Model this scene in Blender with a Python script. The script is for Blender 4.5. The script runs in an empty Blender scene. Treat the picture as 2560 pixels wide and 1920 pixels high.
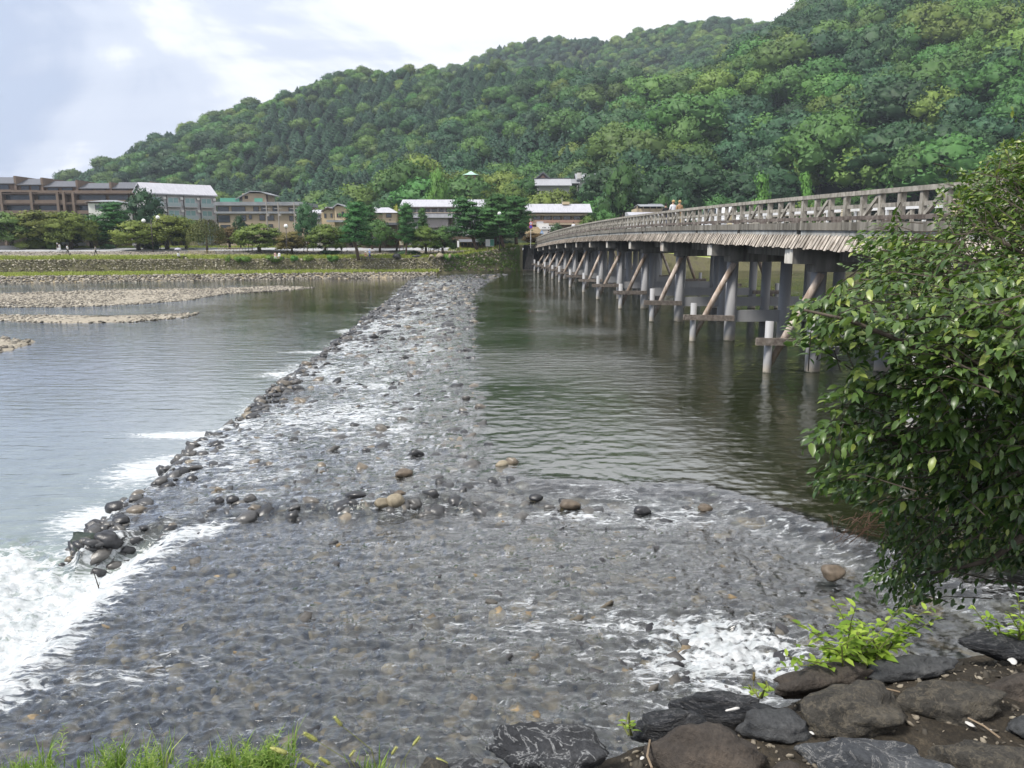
import bpy, bmesh, math, random
import numpy as np
from mathutils import Vector, Matrix, Euler
R = math.radians
rng = np.random.default_rng(7)
random.seed(7)
scene = bpy.context.scene
C = scene.collection

# ------------------------------------------------------------------ camera
F = 1940.0; CH = 5.35; PT = math.atan(354 / F)
cam_d = bpy.data.cameras.new('camera'); cam = bpy.data.objects.new('camera', cam_d); C.objects.link(cam)
cam.location = (0, 0, CH); cam.rotation_euler = (math.pi / 2 - PT, 0, 0)
cam_d.sensor_width = 36.0; cam_d.lens = 36.0 * F / 2560.0
cam_d.clip_start = 0.05; cam_d.clip_end = 6000
scene.camera = cam

# ------------------------------------------------------------------ sky + sun
SUN_EL, SUN_AZ = R(52), R(-118)          # azimuth from +Y towards +X
w = bpy.data.worlds.new('World'); scene.world = w; w.use_nodes = True
nt = w.node_tree; nt.nodes.clear()
def N(t, ty, **k):
    n = t.nodes.new(ty)
    for a, b in k.items():
        if a.startswith('i_'):
            n.inputs[a[2:].replace('_', ' ')].default_value = b
        else: setattr(n, a, b)
    return n
def L(t, a, b): t.links.new(a, b)
out = N(nt, 'ShaderNodeOutputWorld')
sky = N(nt, 'ShaderNodeTexSky', sky_type='NISHITA', sun_disc=False, sun_elevation=SUN_EL, sun_rotation=SUN_AZ)
sky.air_density = 1.0; sky.dust_density = 1.5
bg1 = N(nt, 'ShaderNodeBackground'); bg1.inputs['Strength'].default_value = 0.12
L(nt, sky.outputs[0], bg1.inputs['Color'])
tc = N(nt, 'ShaderNodeTexCoord'); sp = N(nt, 'ShaderNodeSeparateXYZ'); L(nt, tc.outputs['Generated'], sp.inputs[0])
def M(t, op, a, b=None, c=None):
    n = t.nodes.new('ShaderNodeMath'); n.operation = op
    for i, v in enumerate((a, b, c)):
        if v is None: continue
        if isinstance(v, (int, float)): n.inputs[i].default_value = v
        else: t.links.new(v, n.inputs[i])
    return n.outputs[0]
zc = M(nt, 'ADD', M(nt, 'MAXIMUM', sp.outputs['Z'], 0.0), 0.22)
u_ = M(nt, 'DIVIDE', sp.outputs['X'], zc); v_ = M(nt, 'DIVIDE', sp.outputs['Y'], zc)
cb = N(nt, 'ShaderNodeCombineXYZ'); L(nt, u_, cb.inputs[0]); L(nt, v_, cb.inputs[1]); cb.inputs[2].default_value = 3.7
dm = N(nt, 'ShaderNodeMapping'); dm.inputs['Scale'].default_value = (1.0, 1.0, 1.9); dm.inputs['Location'].default_value = (3.1, 0.4, 1.3); L(nt, tc.outputs['Generated'], dm.inputs[0])
n1 = N(nt, 'ShaderNodeTexNoise', i_Scale=3.1, i_Detail=8.0, i_Roughness=0.57, i_Distortion=0.7)
L(nt, dm.outputs[0], n1.inputs['Vector'])
mpw = N(nt, 'ShaderNodeMapping'); mpw.inputs['Scale'].default_value = (0.55, 1.5, 1); mpw.inputs['Rotation'].default_value = (0, 0, 0.5)
L(nt, cb.outputs[0], mpw.inputs[0])
n2 = N(nt, 'ShaderNodeTexNoise', i_Scale=1.6, i_Detail=8.0, i_Roughness=0.55, i_Distortion=0.5)
L(nt, mpw.outputs[0], n2.inputs['Vector'])
# the cloud deck is thinner and greyer towards the left of the view (direction -X), down to a blue gap near the horizon
gx = M(nt, 'MULTIPLY', M(nt, 'ADD', sp.outputs['X'], 0.14), 0.62)
mixn = M(nt, 'ADD', M(nt, 'ADD', M(nt, 'MULTIPLY', n1.outputs[0], 0.80), M(nt, 'MULTIPLY', n2.outputs[0], 0.36)), M(nt, 'MINIMUM', gx, 0.07))
rp = N(nt, 'ShaderNodeValToRGB')
cr = rp.color_ramp; cr.interpolation = 'EASE'
cr.elements[0].position = 0.33; cr.elements[0].color = (0.36, 0.42, 0.56, 1)
cr.elements[1].position = 0.66; cr.elements[1].color = (0.84, 0.845, 0.87, 1)
e = cr.elements.new(0.47); e.color = (0.52, 0.565, 0.67, 1)
e = cr.elements.new(0.56); e.color = (0.74, 0.76, 0.81, 1)
L(nt, mixn, rp.inputs[0])
bg2 = N(nt, 'ShaderNodeBackground'); bg2.inputs['Strength'].default_value = 0.69
L(nt, rp.outputs[0], bg2.inputs['Color'])
cov = N(nt, 'ShaderNodeMapRange'); cov.inputs['From Min'].default_value = 0.16; cov.inputs['From Max'].default_value = 0.42
cov.inputs['To Min'].default_value = 0.85; cov.inputs['To Max'].default_value = 1.0
L(nt, M(nt, 'ADD', mixn, M(nt, 'MULTIPLY', sp.outputs['Z'], 0.35)), cov.inputs['Value'])
mx = N(nt, 'ShaderNodeMixShader'); L(nt, cov.outputs[0], mx.inputs[0]); L(nt, bg1.outputs[0], mx.inputs[1]); L(nt, bg2.outputs[0], mx.inputs[2])
L(nt, mx.outputs[0], out.inputs['Surface'])

sd = bpy.data.lights.new('sun', 'SUN'); sun = bpy.data.objects.new('sun', sd); C.objects.link(sun)
sd.energy = 2.5; sd.angle = R(12); sd.color = (1.0, 0.95, 0.87)
dirv = Vector((math.sin(SUN_AZ) * math.cos(SUN_EL), math.cos(SUN_AZ) * math.cos(SUN_EL), math.sin(SUN_EL)))
sun.rotation_euler = (-dirv).to_track_quat('-Z', 'Y').to_euler()
vs = scene.view_settings
vs.view_transform = 'Standard'; vs.look = 'None'; vs.gamma = 1.0; vs.use_curve_mapping = False; vs.exposure = 1.15
cy = scene.cycles
cy.use_denoising = True; cy.denoising_prefilter = 'ACCURATE'; cy.max_bounces = 8; cy.diffuse_bounces = 3; cy.glossy_bounces = 3
cy.transparent_max_bounces = 10; cy.transmission_bounces = 3; cy.volume_bounces = 0
cy.caustics_reflective = False; cy.caustics_refractive = False; cy.sample_clamp_indirect = 5.0; cy.sample_clamp_direct = 5.0

# ------------------------------------------------------------------ layout helpers (plan measured from the view, placed at real depth)
cP, sP = math.cos(PT), math.sin(PT)
def ray(px, py):
    a = (px - 1280) / F; b = (960 - py) / F
    return np.array([a, cP + b * sP, -sP + b * cP])
def PZ(px, py, z=0.0):
    r = ray(px, py); return r * ((z - CH) / r[2]) + np.array([0, 0, CH])
def PY(px, py, Y):
    r = ray(px, py); return r * (Y / r[1]) + np.array([0, 0, CH])

# ------------------------------------------------------------------ noise
_perm = rng.permutation(512); _perm = np.concatenate([_perm, _perm, _perm])
_g = rng.normal(size=(512, 3)); _g /= np.linalg.norm(_g, axis=1)[:, None]
def perlin(x, y, z=None):
    x = np.asarray(x, float); y = np.asarray(y, float); z = np.zeros_like(x) if z is None else np.asarray(z, float) + np.zeros_like(x)
    xi = np.floor(x).astype(int); yi = np.floor(y).astype(int); zi = np.floor(z).astype(int)
    xf, yf, zf = x - xi, y - yi, z - zi
    fu = lambda t: t * t * t * (t * (t * 6 - 15) + 10)
    u, v, q = fu(xf), fu(yf), fu(zf)
    def g(a, b, c):
        h = _perm[(_perm[(_perm[(xi + a) & 511] + yi + b) & 511] + zi + c) & 511]
        k = _g[h]
        return k[..., 0] * (xf - a) + k[..., 1] * (yf - b) + k[..., 2] * (zf - c)
    lp = lambda a, b, t: a + t * (b - a)
    return lp(lp(lp(g(0, 0, 0), g(1, 0, 0), u), lp(g(0, 1, 0), g(1, 1, 0), u), v),
              lp(lp(g(0, 0, 1), g(1, 0, 1), u), lp(g(0, 1, 1), g(1, 1, 1), u), v), q)
def fbm(x, y, z=None, o=4, lac=2.0, gain=0.5):
    s = 0; a = 1.0; f = 1.0
    for i in range(o):
        s = s + a * perlin(x * f + 17.3 * i, y * f - 9.1 * i, None if z is None else z * f + 3.3 * i)
        a *= gain; f *= lac
    return s
def sstep(a, b, x):
    t = np.clip((x - a) / (b - a), 0, 1); return t * t * (3 - 2 * t)

# ------------------------------------------------------------------ mesh helpers
class MB:
    def __init__(s): s.v = []; s.f = []; s.m = []
    def add(s, vs, fs, mi=0):
        o = len(s.v); s.v += [tuple(map(float, p)) for p in vs]
        for q in fs: s.f.append(tuple(i + o for i in q)); s.m.append(mi)
    def box(s, c, d, rot=None, mi=0, taper=1.0):
        hx, hy, hz = d[0] / 2, d[1] / 2, d[2] / 2
        p = [(-hx, -hy, -hz), (hx, -hy, -hz), (hx, hy, -hz), (-hx, hy, -hz),
             (-hx * taper, -hy * taper, hz), (hx * taper, -hy * taper, hz), (hx * taper, hy * taper, hz), (-hx * taper, hy * taper, hz)]
        m = rot if rot is not None else Matrix.Identity(3)
        s.add([m @ Vector(q) + Vector(c) for q in p], [(0, 3, 2, 1), (4, 5, 6, 7), (0, 1, 5, 4), (1, 2, 6, 5), (2, 3, 7, 6), (3, 0, 4, 7)], mi)
    def bb(s, x0, x1, y0, y1, z0, z1, mi=0):
        s.box(((x0 + x1) / 2, (y0 + y1) / 2, (z0 + z1) / 2), (x1 - x0, y1 - y0, z1 - z0), None, mi)
    def bar(s, a, b, wd, ht, mi=0, up=(0, 0, 1)):
        a, b = Vector(a), Vector(b); d = b - a; l = d.length; d.normalize()
        x = d.cross(Vector(up)); x.normalize(); z = x.cross(d)
        m = Matrix((x, d, z)).transposed()
        s.box((a + b) / 2, (wd, l, ht), m, mi)
    def tube(s, pts, rad, n=8, mi=0, cap=True):
        pts = [Vector(p) for p in pts]
        if isinstance(rad, (int, float)): rad = [rad] * len(pts)
        rings = []; prev = None
        for i, p in enumerate(pts):
            d = (pts[min(i + 1, len(pts) - 1)] - pts[max(i - 1, 0)]); d.normalize()
            if prev is None:
                a = Vector((0, 0, 1)) if abs(d.z) < 0.9 else Vector((1, 0, 0))
                x = d.cross(a)
            else: x = prev - d * prev.dot(d)
            x.normalize(); prev = x; y = d.cross(x)
            rings.append([p + (x * math.cos(t) + y * math.sin(t)) * rad[i] for t in (2 * math.pi * k / n for k in range(n))])
        vs = [q for r in rings for q in r]; fs = []
        for i in range(len(pts) - 1):
            for k in range(n):
                a = i * n + k; b = i * n + (k + 1) % n
                fs.append((a, b, b + n, a + n))
        if cap: fs.append(tuple(range(n))[::-1]); fs.append(tuple(range((len(pts) - 1) * n, len(pts) * n)))
        s.add(vs, fs, mi)
    def prism(s, prof, y0, y1, mi=0):           # profile in xz swept along y
        n = len(prof); vs = [(x, y0, z) for x, z in prof] + [(x, y1, z) for x, z in prof]
        fs = [tuple(range(n)), tuple(range(n, 2 * n))[::-1]] + [(i, i + n, (i + 1) % n + n, (i + 1) % n) for i in range(n)]
        s.add(vs, fs, mi)
    def prismx(s, prof, x0, x1, mi=0):          # profile in yz swept along x
        n = len(prof); vs = [(x0, y, z) for y, z in prof] + [(x1, y, z) for y, z in prof]
        fs = [tuple(range(n))[::-1], tuple(range(n, 2 * n))] + [(i, (i + 1) % n, (i + 1) % n + n, i + n) for i in range(n)]
        s.add(vs, fs, mi)
    def mesh(s, name, mats=None, smooth=False):
        me = bpy.data.meshes.new(name); me.from_pydata(s.v, [], s.f); me.update()
        if mats is not None:
            for m in (mats if isinstance(mats, (list, tuple)) else [mats]): me.materials.append(m)
            if max(s.m, default=0) > 0: me.polygons.foreach_set('material_index', s.m)
        if smooth: me.shade_smooth()
        return me
    def build(s, name, mats, parent=None, loc=(0, 0, 0), smooth=False, rz=0):
        return link(name, s.mesh(name, mats, smooth), parent, loc, rz)
def link(name, me, parent=None, loc=(0, 0, 0), rz=0, rot=None, sc=None):
    o = bpy.data.objects.new(name, me); C.objects.link(o)
    o.location = loc; o.rotation_euler = rot if rot is not None else (0, 0, rz)
    if sc is not None: o.scale = sc if hasattr(sc, '__len__') else (sc, sc, sc)
    if parent: o.parent = parent
    return o
def npmesh(name, V, Fq, mats=None, smooth=True, k=None):
    """fast mesh from numpy arrays; all faces have the same number of corners"""
    V = np.asarray(V, np.float32); Fq = np.asarray(Fq, np.int32)
    me = bpy.data.meshes.new(name); nv, nf, c = len(V), len(Fq), Fq.shape[1]
    me.vertices.add(nv); me.vertices.foreach_set('co', V.ravel())
    me.loops.add(nf * c); me.loops.foreach_set('vertex_index', Fq.ravel())
    me.polygons.add(nf); me.polygons.foreach_set('loop_start', np.arange(nf, dtype=np.int32) * c)
    me.polygons.foreach_set('use_smooth', np.full(nf, smooth))
    me.update(calc_edges=True)
    if mats is not None:
        for m in (mats if isinstance(mats, (list, tuple)) else [mats]): me.materials.append(m)
    return me
def attr(me, name, ty, dom, data, field):
    a = me.attributes.new(name, ty, dom); a.data.foreach_set(field, np.asarray(data, np.float32).ravel())
def tag(o, label=None, cat=None, group=None, kind=None):
    if label: o['label'] = label
    if cat: o['category'] = cat
    if group: o['group'] = group
    if kind: o['kind'] = kind
    return o
def empty(name, loc, label=None, cat=None, group=None, rz=0):
    o = bpy.data.objects.new(name, None); C.objects.link(o); o.location = loc; o.rotation_euler = (0, 0, rz); o.empty_display_size = 0.2
    return tag(o, label, cat, group)

# ------------------------------------------------------------------ materials
def newmat(name):
    m = bpy.data.materials.new(name); m.use_nodes = True; t = m.node_tree
    b = t.nodes['Principled BSDF']; return m, t, b
def ramp(t, fac, stops, interp='LINEAR'):
    r = N(t, 'ShaderNodeValToRGB'); e = r.color_ramp.elements; r.color_ramp.interpolation = interp
    while len(e) < len(stops): e.new(0.5)
    for i, (p, c) in enumerate(stops): e[i].position = p; e[i].color = (*c, 1)
    L(t, fac, r.inputs[0]); return r.outputs[0]
def noise(t, vec, scale, detail=4, rough=0.55, dist=0.0):
    n = N(t, 'ShaderNodeTexNoise', i_Scale=scale, i_Detail=float(detail), i_Roughness=rough, i_Distortion=dist)
    if vec is not None: L(t, vec, n.inputs['Vector'])
    return n.outputs[0]
def mixc(t, fac, a, b, mode='MIX'):
    n = N(t, 'ShaderNodeMix', data_type='RGBA', blend_type=mode)
    for i, v in ((0, fac), (6, a), (7, b)):
        if isinstance(v, (int, float)): n.inputs[i].default_value = v
        elif isinstance(v, tuple): n.inputs[i].default_value = (*v, 1)
        else: L(t, v, n.inputs[i])
    return n.outputs[2]
def mapping(t, vec, scale=(1, 1, 1), rot=(0, 0, 0), loc=(0, 0, 0)):
    n = N(t, 'ShaderNodeMapping'); n.inputs['Scale'].default_value = scale; n.inputs['Rotation'].default_value = rot; n.inputs['Location'].default_value = loc
    L(t, vec, n.inputs[0]); return n.outputs[0]
def bump(t, b, h, strength=0.3, dist=0.05):
    n = N(t, 'ShaderNodeBump'); n.inputs['Strength'].default_value = strength; n.inputs['Distance'].default_value = dist
    L(t, h, n.inputs['Height']); L(t, n.outputs[0], b.inputs['Normal']); return n
def surf(name, c1, c2, scale=2.0, rough=0.8, bs=0.3, bscale=None, stretch=(1, 1, 1), spec=0.3, c3=None, objvar=0.0, detail=6, bdist=0.03, metal=0.0):
    """two or three tone weathered surface with relief"""
    m, t, b = newmat(name)
    g = N(t, 'ShaderNodeTexCoord').outputs['Object']
    v = mapping(t, g, stretch)
    n = noise(t, v, scale, detail, 0.6)
    st = [(0.32, c1), (0.68, c2)] if c3 is None else [(0.28, c1), (0.5, c2), (0.74, c3)]
    col = ramp(t, n, st)
    if objvar:
        oi = N(t, 'ShaderNodeObjectInfo').outputs['Random']
        k = N(t, 'ShaderNodeMapRange'); k.inputs['To Min'].default_value = 1 - objvar; k.inputs['To Max'].default_value = 1 + objvar
        L(t, oi, k.inputs['Value'])
        hs = N(t, 'ShaderNodeHueSaturation'); L(t, col, hs.inputs['Color']); L(t, k.outputs[0], hs.inputs['Value']); col = hs.outputs[0]
    L(t, col, b.inputs['Base Color'])
    b.inputs['Roughness'].default_value = rough; b.inputs['Specular IOR Level'].default_value = spec; b.inputs['Metallic'].default_value = metal
    if bs:
        bump(t, b, noise(t, v, bscale or scale * 4, 5, 0.6), bs, bdist)
    return m
def plain(name, c, rough=0.7, spec=0.3, metal=0.0):
    return surf(name, tuple(x * 0.9 for x in c), tuple(min(1, x * 1.08) for x in c), 3.0, rough, 0.0, spec=spec, metal=metal)
def leafmat(name, dark, light, var=0.25, trans=0.25, rough=0.55, nscale=0.6, huevar=0.03, spec=0.25, gloss=None):
    m, t, b = newmat(name)
    oi = N(t, 'ShaderNodeObjectInfo').outputs['Random']
    pos = N(t, 'ShaderNodeNewGeometry').outputs['Position']
    n = noise(t, pos, nscale, 3, 0.6)
    col = mixc(t, ramp(t, n, [(0.3, (0, 0, 0)), (0.7, (1, 1, 1))]), dark, light)
    hs = N(t, 'ShaderNodeHueSaturation'); L(t, col, hs.inputs['Color'])
    k = N(t, 'ShaderNodeMapRange'); k.inputs['To Min'].default_value = 1 - var; k.inputs['To Max'].default_value = 1 + var; L(t, oi, k.inputs['Value'])
    L(t, k.outputs[0], hs.inputs['Value'])
    wn = N(t, 'ShaderNodeTexWhiteNoise', noise_dimensions='1D'); L(t, oi, wn.inputs['W'])
    k2 = N(t, 'ShaderNodeMapRange'); k2.inputs['To Min'].default_value = 0.5 - huevar; k2.inputs['To Max'].default_value = 0.5 + huevar; L(t, wn.outputs['Value'], k2.inputs['Value'])
    L(t, k2.outputs[0], hs.inputs['Hue'])
    L(t, hs.outputs[0], b.inputs['Base Color']); b.inputs['Roughness'].default_value = rough; b.inputs['Specular IOR Level'].default_value = spec
    if trans:
        o = t.nodes['Material Output']; tr = N(t, 'ShaderNodeBsdfTranslucent'); L(t, hs.outputs[0], tr.inputs['Color'])
        ms = N(t, 'ShaderNodeMixShader'); ms.inputs[0].default_value = trans
        L(t, b.outputs[0], ms.inputs[1]); L(t, tr.outputs[0], ms.inputs[2]); L(t, ms.outputs[0], o.inputs['Surface'])
    return m
# ================================================================== foliage building blocks
def lobe_cards(lobes, n, size, up=0.25, jit=0.75, crown=(0, 0, 0.6), flat=0.0, r=None, shell=0.35, aspect=1.0):
    """leaf sized cards spread through lobes [(cx,cy,cz,rx,ry,rz)]; returns verts, quads, normals"""
    r = r or rng
    V = []; Nn = []
    for (cx, cy, cz, rx, ry, rz) in lobes:
        k = max(6, int(n * (rx * ry * rz) ** (2 / 3) / (0.17 ** 2)))
        d = r.normal(size=(k, 3)); d[:, 2] += up; d /= np.linalg.norm(d, axis=1)[:, None]
        rad = 1 - shell * r.random(k) ** 1.5 + 0.10 * r.normal(size=k)
        p = d * rad[:, None] * np.array([rx, ry, rz]) + np.array([cx, cy, cz])
        nn = d + jit * r.normal(size=(k, 3)); nn[:, 2] += flat * 2; nn /= np.linalg.norm(nn, axis=1)[:, None]
        a = np.cross(nn, r.normal(size=(k, 3))); a /= np.linalg.norm(a, axis=1)[:, None]; b = np.cross(nn, a)
        s = size * (0.65 + 0.7 * r.random(k))[:, None]
        a *= s * aspect; b *= s
        q = np.stack([p - a * 0.9, p - b * 0.55 + a * 0.1, p + a, p + b * 0.6], 1)
        V.append(q.reshape(-1, 3))
        g = p - np.array(crown); g /= np.linalg.norm(g, axis=1)[:, None] + 1e-6
        on = 0.55 * d + 0.25 * g + 0.35 * nn + np.array([0, 0, 0.12]); on /= np.linalg.norm(on, axis=1)[:, None]
        Nn.append(np.repeat(on, 4, 0))
    V = np.concatenate(V); Nn = np.concatenate(Nn)
    Q = np.arange(len(V)).reshape(-1, 4)
    return V, Q, Nn
def core(lobes, k=0.72, seg=6):
    """dark solid inside of each lobe so that the crown is not see-through everywhere"""
    bm = bmesh.new(); bmesh.ops.create_icosphere(bm, subdivisions=1, radius=1.0)
    bv = np.array([v.co[:] for v in bm.verts]); bf = np.array([[v.index for v in f.verts] for f in bm.faces]); bm.free()
    V = []; T = []
    for i, (cx, cy, cz, rx, ry, rz) in enumerate(lobes):
        V.append(bv * np.array([rx, ry, rz]) * k + np.array([cx, cy, cz])); T.append(bf + i * len(bv))
    return np.concatenate(V), np.concatenate(T)
def crown_mesh(name, lobes, n, size, mats, trunk=None, corek=0.7, **kw):
    V, Q, Nn = lobe_cards(lobes, n, size, **kw)
    parts_v = [V]; nf = len(Q); loops = [Q.ravel()]; cnt = [np.full(nf, 4)]; mi = [np.zeros(nf, int)]; nrm = [Nn]; off = len(V)
    if corek:
        cv, ct = core(lobes, corek); parts_v.append(cv); loops.append((ct + off).ravel()); cnt.append(np.full(len(ct), 3)); mi.append(np.zeros(len(ct), int))
        cc = np.array(kw.get('crown', (0, 0, 0.6))); g = cv - cc; g /= np.linalg.norm(g, axis=1)[:, None] + 1e-6; nrm.append(g); off += len(cv)
    if trunk is not None:
        tv = np.array(trunk.v); parts_v.append(tv); nrm.append(np.zeros((len(tv), 3)))
        loops.append(np.concatenate([np.array(f) for f in trunk.f]) + off); cnt.append(np.array([len(f) for f in trunk.f])); mi.append(np.ones(len(trunk.f), int))
    V = np.concatenate(parts_v).astype(np.float32); lp = np.concatenate(loops).astype(np.int32); ct = np.concatenate(cnt).astype(np.int32)
    me = bpy.data.meshes.new(name)
    me.vertices.add(len(V)); me.vertices.foreach_set('co', V.ravel())
    me.loops.add(len(lp)); me.loops.foreach_set('vertex_index', lp)
    me.polygons.add(len(ct)); me.polygons.foreach_set('loop_start', np.concatenate([[0], np.cumsum(ct)[:-1]]).astype(np.int32))
    me.polygons.foreach_set('use_smooth', np.ones(len(ct), bool)); me.update(calc_edges=True)
    for m in mats: me.materials.append(m)
    me.polygons.foreach_set('material_index', np.concatenate(mi).astype(np.int32))
    me.normals_split_custom_set_from_vertices(np.concatenate(nrm).astype(np.float32))
    return me
def broad_lobes(r, n=20, spread=0.36, lo=0.34, hi=0.86, rmin=0.12, rmax=0.2):
    Ls = []
    for i in range(n):
        z = lo + (hi - lo) * (i + 0.5) / n; t = (z - lo) / (hi - lo)
        rr = spread * math.sqrt(max(0.05, 1 - (1.7 * (t - 0.36)) ** 2)) * (0.62 + 0.45 * r.random())
        a = i * 2.4 + r.random() * 0.9; q = rmin + (rmax - rmin) * r.random()
        Ls.append((rr * math.cos(a), rr * math.sin(a), z, q * 1.1, q * 1.1, q * 0.85))
    Ls.append((0, 0, 0.55, 0.3, 0.3, 0.27))
    return Ls
bark = surf('bark', (0.035, 0.028, 0.022), (0.11, 0.09, 0.07), 6, 0.9, 0.5, stretch=(1, 1, 0.25))
barkpine = surf('bark_pine', (0.05, 0.035, 0.028), (0.15, 0.10, 0.075), 6, 0.9, 0.5, stretch=(1, 1, 0.35))
LM = dict(
    dark=leafmat('leaf_dark', (0.022, 0.062, 0.028), (0.056, 0.130, 0.052), 0.32, nscale=0.25),
    mid=leafmat('leaf_mid', (0.048, 0.108, 0.026), (0.104, 0.200, 0.050), 0.30, nscale=0.25),
    light=leafmat('leaf_light', (0.080, 0.150, 0.028), (0.155, 0.255, 0.056), 0.22, nscale=0.25),
    olive=leafmat('leaf_olive', (0.085, 0.132, 0.024), (0.175, 0.235, 0.050), 0.22, nscale=0.5),
    conif=leafmat('leaf_conifer', (0.020, 0.056, 0.032), (0.046, 0.108, 0.054), 0.28, nscale=0.25, huevar=0.015),
    pine=leafmat('leaf_pine', (0.028, 0.082, 0.022), (0.075, 0.170, 0.042), 0.15, nscale=1.2),
    rust=leafmat('leaf_rust', (0.09, 0.06, 0.02), (0.17, 0.13, 0.05), 0.15, nscale=0.5),
    bright=leafmat('leaf_bright', (0.09, 0.19, 0.03), (0.17, 0.30, 0.06), 0.1, nscale=0.8),
    yellow=leafmat('leaf_yellow', (0.20, 0.22, 0.03), (0.34, 0.33, 0.06), 0.1, nscale=0.8),
    willow=leafmat('leaf_willow', (0.07, 0.10, 0.025), (0.13, 0.165, 0.05), 0.1, nscale=0.8),
)
def short_trunk():
    t = MB(); t.tube([(0, 0, -0.15), (0.01, 0, 0.25), (-0.01, 0.01, 0.5)], [0.035, 0.025, 0.012], 6); return t
PROTO = {}
for key in ('dark', 'mid', 'light', 'olive'):
    for i in range(3):
        r_ = np.random.default_rng(100 + i * 7)
        PROTO[key, i] = crown_mesh('forest_tree_' + key, broad_lobes(r_, 19 + 4 * i, 0.34 + 0.03 * i), 95, 0.030, [LM[key], bark], short_trunk(), r=r_, shell=0.4)
for i in range(3):
    r_ = np.random.default_rng(300 + i)
    Ls = []
    for j in range(17):
        t = j / 16; z = 0.16 + 0.80 * t; rr = (0.19 + 0.02 * i) * (1 - t) ** 0.8 + 0.012
        for k in range(1 if t > 0.85 else 4):
            a = j * 1.1 + k * 1.57 + r_.random() * 0.5
            q = 0.55 * rr if t < 0.85 else rr
            Ls.append(((rr - q * 0.5) * math.cos(a) * (t < 0.85), (rr - q * 0.5) * math.sin(a) * (t < 0.85), z - 0.02 * r_.random(), q + 0.012, q + 0.012, 0.05))
    PROTO['conif', i] = crown_mesh('forest_conifer', Ls, 120, 0.024, [LM['conif'], bark], short_trunk(), r=r_, up=0.0, corek=0.8, crown=(0, 0, 0.3))

# ================================================================== hills
def poly3(pts, dz=0.0):
    o = np.array([PY(a, b, c) for a, b, c in pts]); o[:, 2] += dz; return o
RIDGES = [
    (poly3([(-260, 640, 560), (60, 590, 580), (150, 520, 590), (215, 462, 600), (300, 412, 610), (382, 374, 620), (498, 322, 640), (625, 293, 660), (741, 232, 670), (880, 184, 680), (1041, 184, 660),
            (1200, 176, 630), (1434, 168, 560), (1532, 198, 520), (1593, 254, 480), (1660, 330, 440), (1700, 400, 400)], -9), 0.50),
    (poly3([(760, 330, 1050), (900, 250, 1050), (1041, 192, 1050), (1157, 164, 1050), (1273, 118, 1040), (1412, 101, 1020), (1504, 102, 1000), (1620, 83, 980), (1712, 57, 960), (1793, 48, 940),
            (1874, 64, 930), (1967, 54, 930), (2083, 24, 930), (2200, -20, 930), (2500, -150, 900), (3000, -220, 860)], -9), 0.62),
    (poly3([(1793, 50, 930), (1795, 90, 850), (1760, 150, 760), (1710, 225, 680), (1660, 290, 600)], -9), 0.70),
    (poly3([(1400, 560, 240), (1480, 520, 262), (1593, 380, 310), (1723, 286, 350), (1809, 224, 378), (1907, 146, 405), (1993, 108, 425), (2061, 64, 445), (2122, 12, 465), (2300, -110, 500), (2600, -290, 520),
            (3100, -420, 480), (3800, -420, 420)], -9), 0.60),
    (poly3([(880, 545, 330), (1000, 500, 335), (1180, 462, 320), (1380, 462, 305), (1520, 470, 300), (1640, 480, 280)], -7), 0.30),
    (poly3([(560, 545, 420), (800, 470, 430), (1000, 420, 430), (1200, 385, 420), (1420, 380, 400)], -9), 0.42),
]
PARK = 4.35
def hill(x, y):
    x = np.asarray(x, float); y = np.asarray(y, float); z = np.full(x.shape, PARK)
    for pts, sl in RIDGES:
        best = np.full(x.shape, -1e9)
        for a, b in zip(pts[:-1], pts[1:]):
            d = b[:2] - a[:2]; t = np.clip(((x - a[0]) * d[0] + (y - a[1]) * d[1]) / (d @ d), 0, 1)
            dist = np.hypot(x - a[0] - t * d[0], y - a[1] - t * d[1])
            best = np.maximum(best, a[2] + t * (b[2] - a[2]) - sl * (np.sqrt(dist ** 2 + 12 ** 2) - 12))
        z = np.maximum(z, best)
    k = sstep(0, 30, z - PARK)
    return z + k * (7 * fbm(x / 70, y / 70, o=3) + 0.0)
gx_ = np.linspace(-760, 900, 190); gy_ = np.concatenate([np.linspace(176, 520, 90), np.linspace(526, 1500, 100)])
X_, Y_ = np.meshgrid(gx_, gy_)
Z_ = hill(X_, Y_)
idx = np.arange(X_.size).reshape(X_.shape)
Qh = np.stack([idx[:-1, :-1], idx[:-1, 1:], idx[1:, 1:], idx[1:, :-1]], -1).reshape(-1, 4)
soil = surf('forest_floor', (0.018, 0.028, 0.012), (0.045, 0.060, 0.025), 0.15, 0.95, 0.0)
tag(link('hills', npmesh('hills', np.stack([X_, Y_, Z_], -1).reshape(-1, 3), Qh, soil)), kind='structure')

# forest: jittered stand of trees over the hills; seen ones are kept
sp_ = 7.6
fx_, fy_ = np.meshgrid(np.arange(-640, 760, sp_), np.arange(205, 1120, sp_))
fx_ = (fx_ + rng.uniform(-3.4, 3.4, fx_.shape)).ravel(); fy_ = (fy_ + rng.uniform(-3.4, 3.4, fy_.shape)).ravel()
az = fx_ / fy_
keep = (az > -0.75) & (az < 0.80); fx_, fy_ = fx_[keep], fy_[keep]
fz_ = hill(fx_, fy_)
keep = fz_ > PARK + 1.2
fx_, fy_, fz_ = fx_[keep], fy_[keep], fz_[keep]
hgt = np.clip(12.0 + 3.2 * rng.normal(size=len(fx_)) + 3.0 * perlin(fx_ / 45, fy_ / 45), 6, 20)
hgt *= 1.0 + 0.25 * sstep(480, 240, fy_)
thin = (fx_ > 30) & (fy_ < 520) & (rng.random(len(fx_)) < 0.36); hgt = np.where((fx_ > 30) & (fy_ < 520), hgt * 1.22, hgt)
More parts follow.
